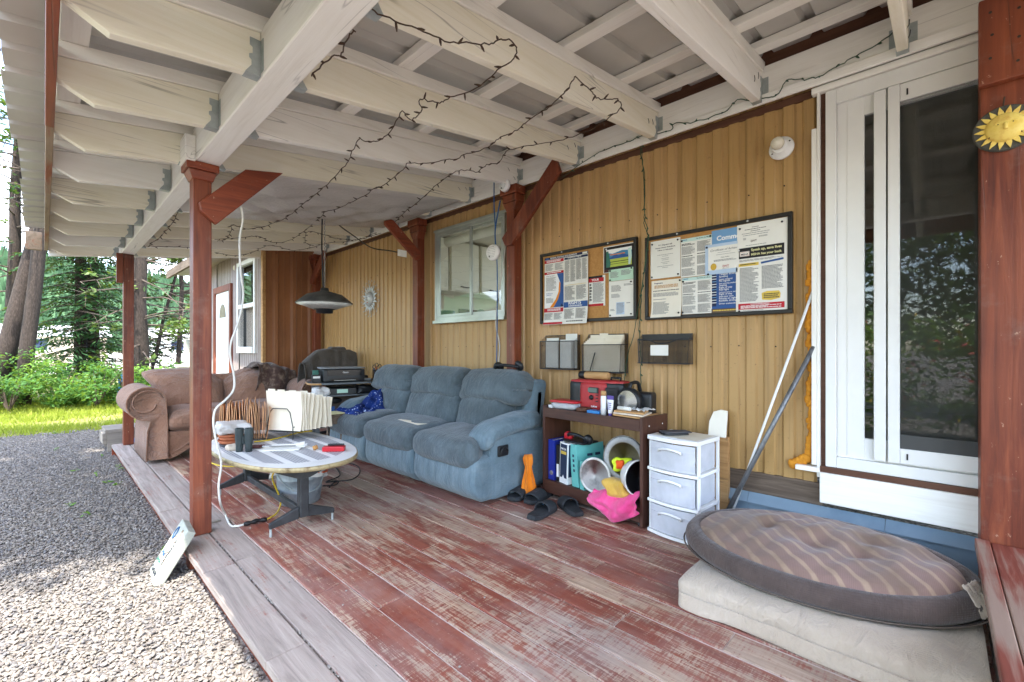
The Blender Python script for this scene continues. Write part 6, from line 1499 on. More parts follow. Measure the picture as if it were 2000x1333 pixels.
# ================================================================== SANDALS
def sandal(label, heel, toe, wide):
    h_, t_ = onZ(*heel), onZ(*toe); c = (h_ + t_) / 2; ang = math.atan2(t_.y - h_.y, t_.x - h_.x); t = thing('sandal', label, 'sandal', (c.x, c.y, .001), 'black slide sandals on the deck', rz=ang, local=True)
    Ls, W = .27, .048
    def wv(u): return W * (.78 + .28 * math.sin(math.pi * (u * .95 + .03)) + .16 * sm(.45, .85, u) - .30 * sm(.90, 1.0, u) - .18 * sm(.1, 0, u))
    outl = [(Ls * (u - .5), wv(u)) for u in [i / 18 for i in range(19)]]; poly = outl + [(x, -y) for x, y in outl[::-1]]
    m = MB(); vs = []
    for s_, z_ in ((.94, 0), (1.0, .008), (.98, .024), (.90, .028)): vs += [(x * (s_ * .5 + .5), y * s_, z_ + .010 * max(0, abs(x / Ls * 2) - .6)) for x, y in poly]
    n = len(poly); fs = [(i * n + k, i * n + (k + 1) % n, (i + 1) * n + (k + 1) % n, (i + 1) * n + k)[::-1] for i in range(3) for k in range(n)] + [tuple(range(n)), tuple(range(3 * n, 4 * n))[::-1]]
    m.add(vs, fs); m.build('sole', 'rubber', t, smooth=False, bevel=.001)
    x0, x1 = (-.035, .085) if wide else (-.01, .09)
    m = MB()
    def st(u, v):
        a = math.pi * (v); x = x0 + (x1 - x0) * u + (.012 * math.sin(a)); h = .058 - .014 * u
        return V3((x, math.cos(a) * (wv(x / Ls + .5) + .003), .018 + h * math.sin(a) ** .75))
    m.grid(8, 16, st); o = m.build('strap', 'rubber', t, smooth=True, solid=.006)
    if wide:
        m = MB()
        for i in range(4):
            for j in range(2): m.add([st(.25 + .25 * j + a, .40 + .06 * i + b) + V3((0, 0, .004)) for a, b in ((0, 0), (.18, 0), (.18, .035), (0, .035))], [(0, 1, 2, 3)])
        m.build('strap_marks', 'strap_grey', t)
sandal('leftmost wide black slide sandal touching the sofa', (1042, 958), (992, 984), True)
sandal('wide black slide sandal right of the one by the sofa', (1078, 963), (1022, 991), True)
sandal('narrow black sandal pointing away in front of the wide pair', (1034, 1020), (1082, 992), False)
sandal('lone black sandal in front of the shelf cart', (1134, 1014), (1096, 982), False)

# ================================================================== PLASTIC DRAWERS
DA = R(5); dL = V3((math.sin(DA), math.cos(DA), 0)); dD = V3((math.cos(DA), -math.sin(DA), 0)); DO = V3((2.40, .925, 0))
def D_(l, d, z): return DO + dL * l + dD * d + V3((0, 0, z))
def dbox(l0, l1, d0, d1, z0, z1, m=None):
    m = m or MB(); return m.hexa([D_(l0, d0, z0), D_(l0, d1, z0), D_(l1, d1, z0), D_(l1, d0, z0), D_(l0, d0, z1), D_(l0, d1, z1), D_(l1, d1, z1), D_(l1, d0, z1)])
dw = thing('drawer_tower', 'white three drawer plastic tower with frosted drawers', 'drawers', tuple(DO))
DW, DD, DH = .30, .27, .562
def bow(u): return -.022 * math.sin(math.pi * u)
def bowed(z0, z1, inset=0.0, th=.02, e=.0):
    m = MB(); n = 10; vs = []
    for k in range(n + 1):
        u = k / n; l_ = e + (DW - 2 * e) * u; d0 = bow(u) + inset
        vs += [D_(l_, d0, z0), D_(l_, d0 + th, z0), D_(l_, d0 + th, z1), D_(l_, d0, z1)]
    fs = []
    for k in range(n):
        o = k * 4; fs += [(o, o + 1, o + 5, o + 4), (o + 1, o + 2, o + 6, o + 5), (o + 2, o + 3, o + 7, o + 6), (o + 3, o, o + 4, o + 7)]
    fs += [(0, 3, 2, 1), tuple(n * 4 + i for i in range(4))]
    m.add(vs, fs); return m
for z0, z1 in ((0.004, .022), (.180, .197), (.362, .379), (.538, .562)):
    bowed(z0, z1).build('front_rail', 'white_plastic', dw, bevel=.003)
    dbox(.0, DW, .021, DD, z0 + .0, z1 - .001).build('tier_plate', 'white_plastic', dw, bevel=.002)
for l0 in (0, DW - .014):
    for d0 in (.021, DD - .022): dbox(l0, l0 + .014, d0, d0 + .02, .004, .5378).build('corner_post', 'white_plastic', dw, bevel=.002)
dbox(.02, DW - .02, .03, DD - .02, .5622, .5626).build('top_tray', 'aged_plastic', dw)
for i, (z0, z1) in enumerate(((.0225, .1795), (.1975, .3615), (.3795, .5375))):
    dr_ = bowed(z0 + .004, z1 - .006, .006, .003, .016).build('drawer_front', 'frosted', dw)
    dbox(.017, DW - .017, .011, DD - .03, z0 + .003, z0 + .006).build('drawer_floor', 'frosted', dw)
    for l0 in (.017, DW - .020): dbox(l0, l0 + .003, .024, DD - .03, z0 + .006, z1 - .008).build('drawer_side', 'frosted', dw)
    m = MB(); hz = z1 - .045
    pts = [D_(DW * (.5 + .22 * k), bow(.5 + .22 * k) - .004 - .012 * (1 - abs(k) ** 3), hz + .014 * (1 - k * k) - .012 * (abs(k) > .98)) for k in [-1, -.98, -.8, -.5, 0, .5, .8, .98, 1]]
    m.tube(pts, .0065, 8); m.build('pull_handle', 'white_plastic', dr_, smooth=True)
    bowed(hz - .004, hz - .001, .0015, .004, .02).build('front_crease', 'frosted', dr_)
    dbox(.0155, .0158, .05, DD - .03, z0 + .02, z1 - .02).build('side_panel', 'frosted', dw)
MB().lathe([(.022, 0), (.048, 0), (.048, .045), (.022, .045), (.022, 0)], 24, frame(D_(.10, .09, .44), tuple(dL), (0, 0, 1)) ).build('tape_roll', 'shell', dw, smooth=False)
for i, (l0, d0, z0, sx, sz, mt) in enumerate(((.16, .08, .384, .09, .05, 'grey_plastic'), (.08, .10, .202, .15, .05, 'pink_dull'), (.18, .09, .202, .08, .03, 'print_white'), (.07, .09, .027, .16, .06, 'grey_plastic'), (.19, .07, .027, .07, .04, 'panel_dull'))): dbox(l0, l0 + sx, d0, d0 + .10, z0, z0 + sz).build('drawer_contents', mt, dw, bevel=.004)
Mph = Matrix.Translation(D_(.19, .10, .572)) @ Matrix.Rotation(R(-40), 4, 'Z')
t = thing('phone', 'dark phone in a clear sleeve on the plastic drawers', 'phone', tuple(D_(.19, .10, .563)))
MB().rbox((0, 0, 0), (.15, .075, .010), .004, 5, None, Mph).build('body', 'black_plastic', t, smooth=True); MB().rbox((.01, .0, .0095), (.16, .085, .006), .002, 5, lambda p, q: q + V3((0, 0, .003 * nz(q, 30))), Mph).build('sleeve', 'strap_grey', t, smooth=True)
# stone tile leaning at the wall behind the drawers
t = thing('leaning_tile', 'cream sample tile with pale front leaning behind the drawers', 'tile', (2.74, .93, .5))
m = MB(); m.prism([(0, 0), (.10, 0), (.10, .16), (.06, .165), (.02, .15), (.0, .09)], lambda u, v, s: (2.715 + v * .22 + .012 * s, .985 - u, .545 + v * .95)); m.build('tile', 'paper_warm', t, bevel=.003)
MB().box(2.735, 2.775, .88, .99, .0, .545).build('prop_board', 'pale_wood', t)

# ================================================================== DOG BED AND FOAM PAD
fp_ = MB()
def fpad(p, q):
    q = q.copy(); edge = max(abs(p.x), abs(p.y))
    q.z += .012 * nz((q.x * 4, q.y * 4, 0), 1.2) * (1 if p.z > 0 else .2); q.z -= .02 * sm(.7, 1, edge) * (1 if p.z > 0 else 0)
    if p.x < -.5: q.x += .010 * math.sin(q.y * 14 + 5 * nz((q.y * 2, q.z * 5, 1))) * (1 - p.z) * .5 - .030 * (1 - p.z) * .5 + .006 * nz((q.y * 9, q.z * 20, 0), 1)
    if p.y > .5: q.y += .012 * math.sin(q.x * 18) * (1 - p.z) * .5
    return q
fp_.rbox((2.255, .335, .066), (.88, .90, .128), .022, 30, fpad)
fpo = thing('foam_pad', 'beige sheet covered foam pad on the deck beneath the dog bed', 'foam pad', (2.245, .335, 0))
fp_.build('pad', 'beige_sheet', fpo, smooth=True)
bed = thing('dog_bed', 'oval striped dog bed with a dark bolster rim by the door', 'dog bed', (2.245, .375, .135))
A_, B_ = .325, .470; tilt = Matrix.Translation((2.245, .375, .145)) @ Matrix.Rotation(R(7), 4, 'Z') @ Matrix.Rotation(R(-3), 4, 'Y')
BM = tilt
m = MB()
def ell(a, s=1): return V3((A_ * s * math.cos(a), B_ * s * math.sin(a), 0))
nU, nV = 72, 14; vs = []
for j in range(nV):
    b = 2 * math.pi * j / nV
    for i in range(nU):
        a = 2 * math.pi * i / nU; c = ell(a); n = V3((math.cos(a) / A_, math.sin(a) / B_, 0)).normalized()
        r = .047 * (1 + .06 * nz((c.x * 5, c.y * 5, 0), 1.5)); fl = .8 if math.sin(b) < 0 else 1.0
        vs.append(BM @ (c + n * (r * math.cos(b)) + V3((0, 0, .045 + r * math.sin(b) * fl))))
m.add(vs, [(j * nU + i, j * nU + (i + 1) % nU, ((j + 1) % nV) * nU + (i + 1) % nU, ((j + 1) % nV) * nU + i) for j in range(nV) for i in range(nU)])
m.build('bolster', 'bolster', bed, smooth=True)
m = MB()
tufts = [(-.05, -.16), (.06, .18), (-.02, .02), (.1, -.2)]
def cush(u, v):
    a = 2 * math.pi * u; r = v; c = ell(a, r * 1.0)
    z = .094 + .035 * (1 - r ** 4) - .02 * sm(.9, 1, r)
    for tx, ty in tufts: z -= .032 * math.exp(-((c.x - tx) ** 2 + (c.y - ty) ** 2) / .0028)
    z += .018 * nz((c.x * 5, c.y * 4, 0), 1.3) * (1 - r ** 6) + .006 * math.sin((c.y * 1 + c.x * .4) * 60 + 3 * nz((c.x * 4, c.y * 4, 2))) * (1 - r * .5)
    return BM @ V3((c.x, c.y, z))
m.grid(96, 30, cush)
# keep the cushion's own axes for the ticking
o = MB(); o.v = [BM.inverted() @ v for v in m.v]; o.f = m.f; o.mi = m.mi
co = o.build('cushion', 'bed_stripe', bed, smooth=True, local=True); co.matrix_local = Matrix.Translation((-2.245, -.375, -.135)) @ BM
m = MB(); m.grid(96, 1, lambda u, v: BM @ (ell(2 * math.pi * u, 1.085 - .05 * v) + V3((0, 0, .012 - .012 * v)))); m.build('base_skirt', 'bolster', bed, smooth=True, solid=.004)
m = MB(); m.tube([BM @ (ell(2 * math.pi * i / 72, 1.115) + V3((0, 0, .018))) for i in range(73)], .0035, 5); m.build('piping', 'panel_dull', bed, smooth=True)
m = MB()
for k in range(3):
    m.grid(6, 8, lambda u, v: BM @ (ell(R(-112 + 4 * k) - .11 * u, 1.01 + .11 * v) + V3((0, 0, .125 - .09 * v ** 1.4 + .012 * nz((u * 4, v * 5, k))))))
m.build('torn_patch', 'beige_sheet', bed, smooth=True, solid=.002)

# ================================================================== RODS AT THE WALL
t1 = onX(1588, 568, 2.765); tag(MB().tube([(2.70, .885, .002), t1], .007, 8).build('white_rod', 'white_plastic', smooth=True), 'thin white rod leaning on the tan wall', 'rod')
t2 = onX(1590, 677, 2.76); tag(MB().tube([(2.69, .925, .002), t2], .0125, 10).build('metal_pipe', 'pipe_grey', smooth=True), 'grey scuffed metal pipe leaning on the wall by the door', 'pipe')
m = MB(); m.lathe([(.0, 0), (.10, .0), (.11, .05), (.10, .12), (.07, .15), (.0, .155)], 20, Matrix.Translation((2.70, .80, .002)) @ Matrix.Scale(.55, 4, (1, 0, 0))); tag(m.build('black_helmet', 'black_plastic', smooth=True), 'dark rounded object tucked behind the dog bed', 'bundle')

# ================================================================== THINGS ON THE WALL
p_ = onX(1527, 291, WX); lt = thing('porch_light', 'white ceramic bulb holder with globe high on the wall', 'light', (WX, p_.y, p_.z))
Ml = frame((WX - .001, p_.y, p_.z), (0, -1, 0), (0, 0, 1))
MB().lathe([(.060, 0), (.062, .008), (.058, .018), (.045, .022), (.038, .05), (.034, .052), (.0, .052)], 28, Ml).build('base', 'white_plastic', lt, smooth=True)
MB().lathe([(.014, .05), (.02, .06), (.031, .08), (.033, .095), (.025, .113), (.0, .121)], 20, Ml).build('bulb', 'aged_plastic', lt, smooth=True)
for a in (R(30), R(210)): MB().lathe([(.005, 0), (.004, .003), (.0, .003)], 8, Ml @ Matrix.Translation((.048 * math.cos(a), .048 * math.sin(a), .020))).build('screw', 'interior_dark', lt)
# pewter sun on the far wall
ps_ = thing('metal_sun', 'grey metal sun face with wavy rays on the far wall', 'wall ornament', (WX, 5.08, 1.68))
Ms = frame((WX - .012, 5.08, 1.68), (0, -1, 0), (0, 0, 1))
MB().lathe([(.085, 0), (.085, .012), (.07, .03), (.04, .042), (.0, .046)], 28, Ms).build('face', 'pewter', ps_, smooth=True)
MB().rbox((0, -.005, .045), (.018, .05, .022), .008, 5, None, Ms).build('nose', 'pewter', ps_, smooth=True)
for sx in (-1, 1): MB().rbox((sx * .032, .02, .036), (.03, .01, .012), .004, 4, None, Ms).build('eye', 'paint_blue', ps_)
MB().rbox((0, -.045, .034), (.03, .012, .014), .005, 4, None, Ms).build('mouth', 'print_red', ps_)
for i in range(20):
    a = 2 * math.pi * i / 20; ln = .19 if i % 2 else .16; m = MB(); w0 = .020
    m.prism([(.08, -w0), (.12, -w0 * .9 + .008), (ln, .004 * (1 if i % 2 else -1)), (.12, w0 * .9 + .004)], lambda u, v, s: Ms @ V3((u * math.cos(a) - v * math.sin(a), u * math.sin(a) + v * math.cos(a), .004 + .005 * s))); m.build('ray', 'pewter', ps_)
for i in range(20):
    a = 2 * math.pi * (i + .5) / 20; cpt = []
    for k in range(12):
        r = .16 + .06 * min(1, k / 5); th_ = a + .06 * math.sin(k * .6); rr = .016 * max(0, k - 5) / 6
        cpt.append(Ms @ V3((r * math.cos(th_) + rr * math.cos(k * 1.3), r * math.sin(th_) + rr * math.sin(k * 1.3), .004)))
    MB().tube(cpt, .0018, 4).build('curl', 'pewter', ps_)
# ceramic sun plaque on the near post
c_ = onX(1962, 252, 2.597); sp = thing('sun_plaque', 'yellow sun face on a dark oval plaque hung from the right post', 'wall ornament', tuple(c_))
Mq = frame((2.5975, c_.y, c_.z), (0, -1, 0), (0, 0, 1))
MB().lathe([(.0, 0), (.088, 0), (.089, .006), (.085, .012), (.0, .012)], 40, Mq).build('disc', 'slate_plaque', sp)
for i in range(60):
    pass
for i in range(18):
    a = 2 * math.pi * i / 18; m = MB(); m.prism([(.05, -.009), (.064, -.007), (.0845, .0), (.064, .008), (.05, .009)], lambda u, v, s: Mq @ V3((u * math.cos(a) - v * math.sin(a), u * math.sin(a) + v * math.cos(a), .012 + .006 * s))); m.build('ray', 'sun_yellow', sp, bevel=.001)
MB().lathe([(.056, .012), (.055, .020), (.045, .032), (.02, .039), (.0, .040)], 32, Mq).build('face', 'sun_yellow', sp, smooth=True)
MB().rbox((0, -.002, .040), (.012, .028, .014), .005, 5, None, Mq).build('nose', 'sun_yellow', sp, smooth=True)
for sx in (-1, 1):
    MB().rbox((sx * .021, .012, .035), (.02, .012, .008), .004, 5, None, Mq).build('brow', 'sun_yellow', sp, smooth=True)
    MB().rbox((sx * .02, .009, .0395), (.004, .004, .004), .002, 4, None, Mq).build('eye', 'interior_dark', sp)
for i in range(9):
    x = -.04 + .01 * i; MB().tube([Mq @ V3((x * .85, -.012 - .1 * abs(x) * 0, .0345 - abs(x) * .18)), Mq @ V3((x * 1.1, -.034, .030 - abs(x) * .2))], .0022, 5).build('beard_groove', 'brown_stain', sp)
MB().tube([Mq @ V3((-.004, .085, .006)), Mq @ V3((-.002, .11, .004)), Mq @ V3((.0, .125, .001))], .0025, 6).build('hanging_wire', 'wire_brown', sp)

# ================================================================== GARDEN PLAQUE leaning on the deck edge
gp = thing('garden_plaque', 'painted cement garden plaque leaning on the deck edge', 'plaque', (.42, 2.9, GZ))
Mg = frame((.385, 3.02, GZ + .01), (-.06, -1, 0), (.145, 0, .24))
GW, GH = .225, .275
MB().rbox((GW / 2, GH / 2, -.02), (GW, GH, .042), .006, 6, None, Mg).build('slab', 'cement', gp)
random.seed(21)
for (x0, y0, n, mt, s_) in ((.03, .03, 7, 'paint_ink', .020), (.03, .07, 4, 'book_green', .022), (.04, .11, 3, 'paint_blue', .026), (.15, .19, 7, 'paint_ink', .014)):
    for i in range(n):
        xx = x0 + (i * s_ if x0 < .1 else .005 * math.sin(i)); yy = y0 + (0 if x0 < .1 else -i * .018)
        MB().tube(smooth_path([Mg @ V3((xx + random.uniform(-.006, .006), yy + random.uniform(-.008, .012), .0018)) for _ in range(4)], 3), .0034, 5).build('painted_stroke', mt, gp)
for (x, y, a, b, mt) in ((.10, .165, .030, .045, 'paint_brown'), (.125, .09, .028, .045, 'paint_brown'), (.055, .215, .02, .028, 'paint_blue'), (.15, .24, .010, .014, 'paint_brown')):
    MB().tube([Mg @ V3((x + a * math.cos(t), y + b * math.sin(t), .0016)) for t in [2 * math.pi * i / 16 for i in range(17)]], .0016 if mt == 'paint_brown' else .005, 5).build('painted_ring', mt, gp)

# ================================================================== PATIO HEATER hanging under the roof
hg = onRoof(634, 412, 0.0); hz_top = CAMH + (682 - 566) / FPX * (hg.x * _s + hg.y * _c); dep = hg.x * _s + hg.y * _c
ph = thing('hanging_heater', 'round patio heater lamp hanging on a chain from the rafters', 'heater', (hg.x, hg.y, hz_top))
RS = 52 * dep / FPX; kz = dep / FPX
Mt = Matrix.Translation((hg.x, hg.y, 0))
z0 = lambda py: CAMH + (682 - py) * kz
MB().lathe([(RS * .13, z0(563)), (RS * .17, z0(571)), (RS * .62, z0(576)), (RS, z0(592)), (RS * 1.005, z0(594)), (RS * .60, z0(580)), (RS * .15, z0(574))], 40, Mt).build('shade', 'heater_bronze', ph, smooth=True)
MB().lathe([(RS * .16, z0(569.5)), (RS * .46, z0(573.8)), (RS * .45, z0(576.5))], 40, Mt).build('upper_shade', 'heater_bronze', ph, smooth=True)
MB().lathe([(RS * .98, z0(594.2)), (RS * .62, z0(581)), (RS * .16, z0(575))], 40, Mt).build('inner_reflector', 'matt_reflector', ph, smooth=True)
MB().lathe([(RS * .97, z0(594.6)), (RS * .70, z0(599)), (RS * .42, z0(604.5)), (RS * .36, z0(604))], 40, Mt).build('heater_guard', 'matt_reflector', ph, smooth=True)
MB().lathe([(RS * .30, z0(584)), (RS * .30, z0(602))], 24, Mt).build('element', 'aged_plastic', ph, smooth=True)
MB().lathe([(.0, z0(602)), (RS * .36, z0(602)), (RS * .38, z0(605)), (RS * .30, z0(606)), (RS * .29, z0(612)), (.0, z0(613))], 28, Mt).build('lower_cap', 'black_plastic', ph, smooth=True)
zc = z0(563); k = 0
while zc < hg.z - .02:
    a = 0 if k % 2 else R(90); pts = [V3((hg.x + .006 * math.cos(t) * math.cos(a), hg.y + .006 * math.cos(t) * math.sin(a), zc + .012 + .014 * math.sin(t))) for t in [2 * math.pi * i / 8 for i in range(9)]]
    MB().tube(pts, .0018, 4).build('chain_link', 'steel', ph); zc += .0235; k += 1
MB().tube(smooth_path([(hg.x - .02, hg.y, hg.z - .01), (hg.x - .025, hg.y, hg.z - .3), (hg.x - .022, hg.y, z0(500)), (hg.x - .012, hg.y, z0(563))]), .006, 6).build('power_cord', 'cord_black', ph, smooth=True)
ho = MB(); ho.tube(smooth_path([(hg.x, hg.y, hg.z + .02), (hg.x + .012, hg.y, hg.z - .015), (hg.x, hg.y, hg.z - .03), (hg.x - .02, hg.y, hg.z - .012)]), .005, 6); tag(ho.build('hook', 'hook_red', smooth=True), 'red screw hook holding the hanging heater', 'hook')
cpts = [onRoof(640, 415, .02), onRoof(662, 440, .05), onRoof(692, 462, .05), onY(725, 484, 4.3), onY(760, 490, 4.1), onY(782, 494, 3.86)]
cd = thing('heater_cord', 'black power cord running from heater to the brace outlet', 'cord', tuple(cpts[0])); MB().tube(smooth_path(cpts), .006, 6).build('cord', 'cord_black', cd, smooth=True)
tg = onY(785, 495, 3.835); MB().box(tg.x - .05, tg.x + .05, 3.828, 3.834, tg.z - .035, tg.z + .03).build('paper_tag', 'paper', cd)
# ================================================================== SMOKE DETECTORS AND CORDS by the window
def disc(label, px, py, X, r, tilt):
    c = onX(px, py, X); t = thing('smoke_detector', label, 'smoke detector', tuple(c)); M_ = frame(c, (tilt, -1, 0), (.0, 0, 1))
    MB().lathe([(r, 0), (r, .018), (r * .9, .03), (r * .5, .036), (.0, .037)], 32, M_).build('cover', 'white_plastic', t, smooth=True)
    for i in range(7): MB().tube([M_ @ V3((-.6 * r * math.sqrt(1 - (k_ := (i - 3) / 4) ** 2), k_ * r * .8, .036)), M_ @ V3((.6 * r * math.sqrt(1 - k_ ** 2), k_ * r * .8, .036))], .0014, 4).build('vent_slot', 'grey_plastic', t)
    MB().lathe([(.006, .035), (.006, .04), (.0, .04)], 8, M_ @ Matrix.Translation((-.3 * r, -.5 * r, 0))).build('test_button', 'black_plastic', t)
disc('white smoke detector fixed to the post head under the rafters', 988, 363, 2.60, .052, .0)
disc('white round detector dangling on blue cord before the window', 965, 494, 2.64, .070, .1)
cb_ = [onX(965, 345, 2.69), onX(965, 400, 2.66), onX(967, 440, 2.65), onX(967, 470, 2.645), onX(971, 520, 2.65), onX(971, 620, 2.68), onX(970, 725, 2.72)]
rp = thing('blue_rope', 'blue cord hanging in front of the window to the sofa', 'cord', tuple(cb_[-1])); MB().tube(smooth_path(cb_), .005, 6).build('rope', 'rope_blue', rp, smooth=True)
MB().tube(smooth_path([onX(977, 392, 2.66), onX(970, 430, 2.65), onX(967, 455, 2.642), onX(968, 478, 2.64)]), .006, 6).build('rope_tail', 'rope_blue', rp, smooth=True)
cw = [onX(992, 415, 2.68), onX(990, 450, 2.68), onX(984, 510, 2.69), onX(974, 570, 2.70), onX(969, 610, 2.71), onX(969, 640, 2.72), onX(976, 675, 2.72), onX(972, 725, 2.72)]
hc = thing('antenna_lead', 'white cord hanging beside the window post to the sofa', 'cord', tuple(cw[-1])); MB().tube(smooth_path(cw), .0045, 6).build('cord', 'cord_white', hc, smooth=True)
# ================================================================== EXTENSION CORDS
wp = [onY(471, 405, 3.0), onY(474, 430, 3.0), onY(468, 470, 3.0), onY(470, 530, 3.02), onY(475, 570, 3.02), onY(472, 602, 3.02), onY(462, 640, 3.02), onY(451, 670, 3.02), onY(450, 700, 3.02), onY(457, 735, 3.02), onY(456, 762, 3.02), onY(440, 782, 3.0), onY(421, 800, 2.99), onY(417, 830, 2.99), onY(424, 870, 2.99), onY(432, 905, 3.0), onY(427, 950, 3.0), onY(431, 985, 3.02), onZ(440, 1005, .02), onZ(450, 1026, .008), onZ(462, 1028, .008), onZ(476, 1025, .008)]
tag(MB().tube(smooth_path(wp), .006, 8).build('white_extension_cord', 'cord_white', smooth=True), 'white extension cord hanging beside the front post to the deck', 'cord')
yc = thing('yellow_extension_cord', 'yellow extension cord with a taped black joint under the table', 'cord', tuple(onZ(500, 1022)))
yp = [onZ(521, 1015, .01), onZ(540, 1003, .012), onZ(548, 985, .02), onY(545, 968, 3.1), onY(535, 945, 3.05), onY(532, 930, 3.0), onY(540, 915, 2.95), (1.0, 2.95, .375)]
MB().tube(smooth_path(yp), .005, 8).build('cord', 'cord_yellow', yc, smooth=True)
MB().tube(smooth_path([(1.0, 2.95, .372), (.93, 3.1, .33), (.80, 3.3, .31), (.74, 3.45, .33), (.76, 3.6, .36)]), .005, 8).build('cord', 'cord_yellow', yc, smooth=True)
MB().tube(smooth_path([onZ(496, 863, TZ + .006), onZ(525, 860, TZ + .006), onZ(555, 853, TZ + .006), onZ(585, 845, TZ + .006), onZ(610, 842, TZ + .006)]), .005, 8).build('cord', 'cord_yellow', yc, smooth=True)
MB().tube(smooth_path([onZ(476, 1025, .012), onZ(490, 1021, .016), onZ(505, 1017, .016), onZ(521, 1015, .012)]), .013, 8, rfn=lambda t: .009 + .006 * abs(math.sin(t * 9))).build('taped_joint', 'cord_black', yc, smooth=True)
tag(MB().box(-.03, .03, -.012, .012, 0, .008).xform(Matrix.Translation(onZ(419, 1020)) @ Matrix.Rotation(.2, 4, 'Z')).build('wood_chip', 'grey_lumber'), 'small grey wood chip lying by the front post foot', 'wood chip')
fcord = thing('floor_cords', 'tangle of black cords on the deck beside the sofa', 'cords', (1.75, 3.6, 0))
MB().tube(smooth_path([(1.5, 3.35, .008), (1.6, 3.45, .008), (1.72, 3.42, .008), (1.85, 3.55, .008), (1.95, 3.8, .008), (1.9, 4.1, .008)]), .005, 6).build('cord', 'cord_black', fcord, smooth=True)
MB().tube(smooth_path([(1.48, 3.42, .008), (1.55, 3.36, .012), (1.60, 3.42, .02), (1.54, 3.5, .008), (1.7, 3.6, .008), (1.8, 3.9, .008)]), .005, 6).build('cord', 'cord_black', fcord, smooth=True)
oc = MB()
for i in range(4): oc.tube([(1.50 + .08 * math.cos(t), 3.85 + .08 * math.sin(t), .30 + .012 * i) for t in [2 * math.pi * k / 16 for k in range(17)]], .006, 6)
st_ = thing('cord_reel', 'orange cord coil on a small wire stand behind the bucket', 'cord coil', (1.5, 3.85, 0)); oc.build('coil', 'cord_orange', st_, smooth=True)
for a in (0, 2.1, 4.2): MB().tube([(1.50 + .08 * math.cos(a), 3.85 + .08 * math.sin(a), .30), (1.50 + .10 * math.cos(a), 3.85 + .10 * math.sin(a), .0)], .004, 5).build('stand_leg', 'black_metal', st_)

# ================================================================== STRING LIGHTS
def strand(label, pts, mat='wire_brown', step=.075, bl=.03, seed=0, r=.0027, n=5):
    rnd = random.Random(seed); P = smooth_path(pts, n); t = thing('string_lights', label, 'string lights', tuple(P[0]), 'fairy light strings under the porch roof')
    P = [p + V3((rnd.uniform(-.004, .004), rnd.uniform(-.004, .004), rnd.uniform(-.004, .004))) for p in P]
    MB().tube(P, r, 5).build('wire', mat, t)
    m = MB(); acc = 0; sd = 1
    for a, b in zip(P[:-1], P[1:]):
        acc += (b - a).length
        if acc > step:
            acc = 0; sd = -sd; d = (b - a).normalized(); s_ = d.cross(V3((rnd.uniform(-.4, .4), rnd.uniform(-.4, .4), 1))).normalized()
            e = b + (s_ * sd * .8 + d * .5 + V3((0, 0, rnd.uniform(-.7, .3)))).normalized() * bl
            m.tube([b, b + (e - b) * .5, e], [.004, .0048, .002], 5)
    if m.v:
        o = m.build('bulbs', mat, t); o['kind'] = 'stuff'
def under(px, py):
    p = onRoof(px, py, .02)
    if RY[7] - .1 < p.y < RY[9] + .1 and .9 < p.x < 2.62: p = onRoof(px, py, .135)
    return p
def c2(l): return [under(600 + x / 2.563, y / 2.563) for x, y in l]
def c5(l): return [under(360 + x / 3.3325, 300 + y / 3.3325) for x, y in l]
strand('brown light string looping from the beam along the second bay', c2([(330, 50), (410, 95), (555, 145), (690, 205), (800, 215), (910, 222), (965, 200), (1030, 215), (1045, 280), (955, 350), (870, 430), (735, 485), (670, 512), (630, 510), (565, 500), (570, 560), (525, 600), (490, 575), (470, 565), (405, 670), (355, 705), (300, 710), (255, 700), (220, 775), (190, 830), (105, 920), (75, 945), (0, 1010)]) + c5([(700, 390), (620, 440), (500, 480), (400, 490), (310, 465), (305, 500), (270, 560), (210, 570)]), seed=1)
strand('short brown light string hooked beneath the white beam', c2([(240, 150), (205, 185), (170, 270), (130, 285), (60, 340), (20, 380)]), seed=2)
strand('brown light string hanging from the middle rafter to the heater hook', c2([(1340, 385), (1300, 455), (1225, 525), (1150, 575), (1080, 625), (1030, 665), (955, 695), (905, 740), (800, 770), (740, 800), (690, 800), (600, 820), (505, 820), (480, 850), (380, 930), (340, 945), (250, 1000), (150, 1045), (90, 1060)]) + c5([(900, 400), (800, 490), (700, 560), (580, 580), (480, 540), (400, 545), (200, 560)]), seed=3)
strand('brown light string crossing from the third rafter past the plastic sheet', c2([(1340, 385), (1415, 450), (1455, 495), (1530, 495), (1560, 500), (1565, 548), (1480, 610), (1415, 650), (1330, 685), (1200, 715), (1085, 735), (1000, 755), (960, 815), (900, 825), (855, 860), (800, 855), (745, 858), (650, 925), (585, 985), (505, 1050), (440, 1110)]), seed=4)
strand('far brown light string sagging under the last rafters', c5([(1280, 520), (1100, 570), (950, 580), (800, 620), (700, 630), (560, 600), (450, 640), (340, 665), (200, 645)]), seed=5)
strand('short light string beside the outlet brace', c5([(1250, 515), (1130, 560), (1040, 560), (960, 545), (810, 510), (790, 580), (840, 600)]), seed=6)
strand('light string end near the far outer post', [onRoof(x, y, .02) for x, y in ((348, 415), (338, 435), (325, 450), (305, 470), (292, 478), (300, 482), (330, 482), (372, 484))], seed=7)
g4 = [onX(1200 + x / 2.5, y / 2.5, LX - .024) for x, y in ((0, 715), (90, 685), (125, 665), (270, 640), (290, 605), (375, 600), (475, 570), (550, 540), (600, 490), (670, 490), (740, 480), (800, 460), (840, 395), (915, 390), (1000, 375), (1085, 325), (1180, 275), (1310, 200), (1380, 130), (1410, 40), (1400, 0))]
strand('green light string swagged along the white ledger', [onX(1100, 345, LX - .024), onX(1150, 310, LX - .024)] + g4, 'wire_green', .07, .022, 8)
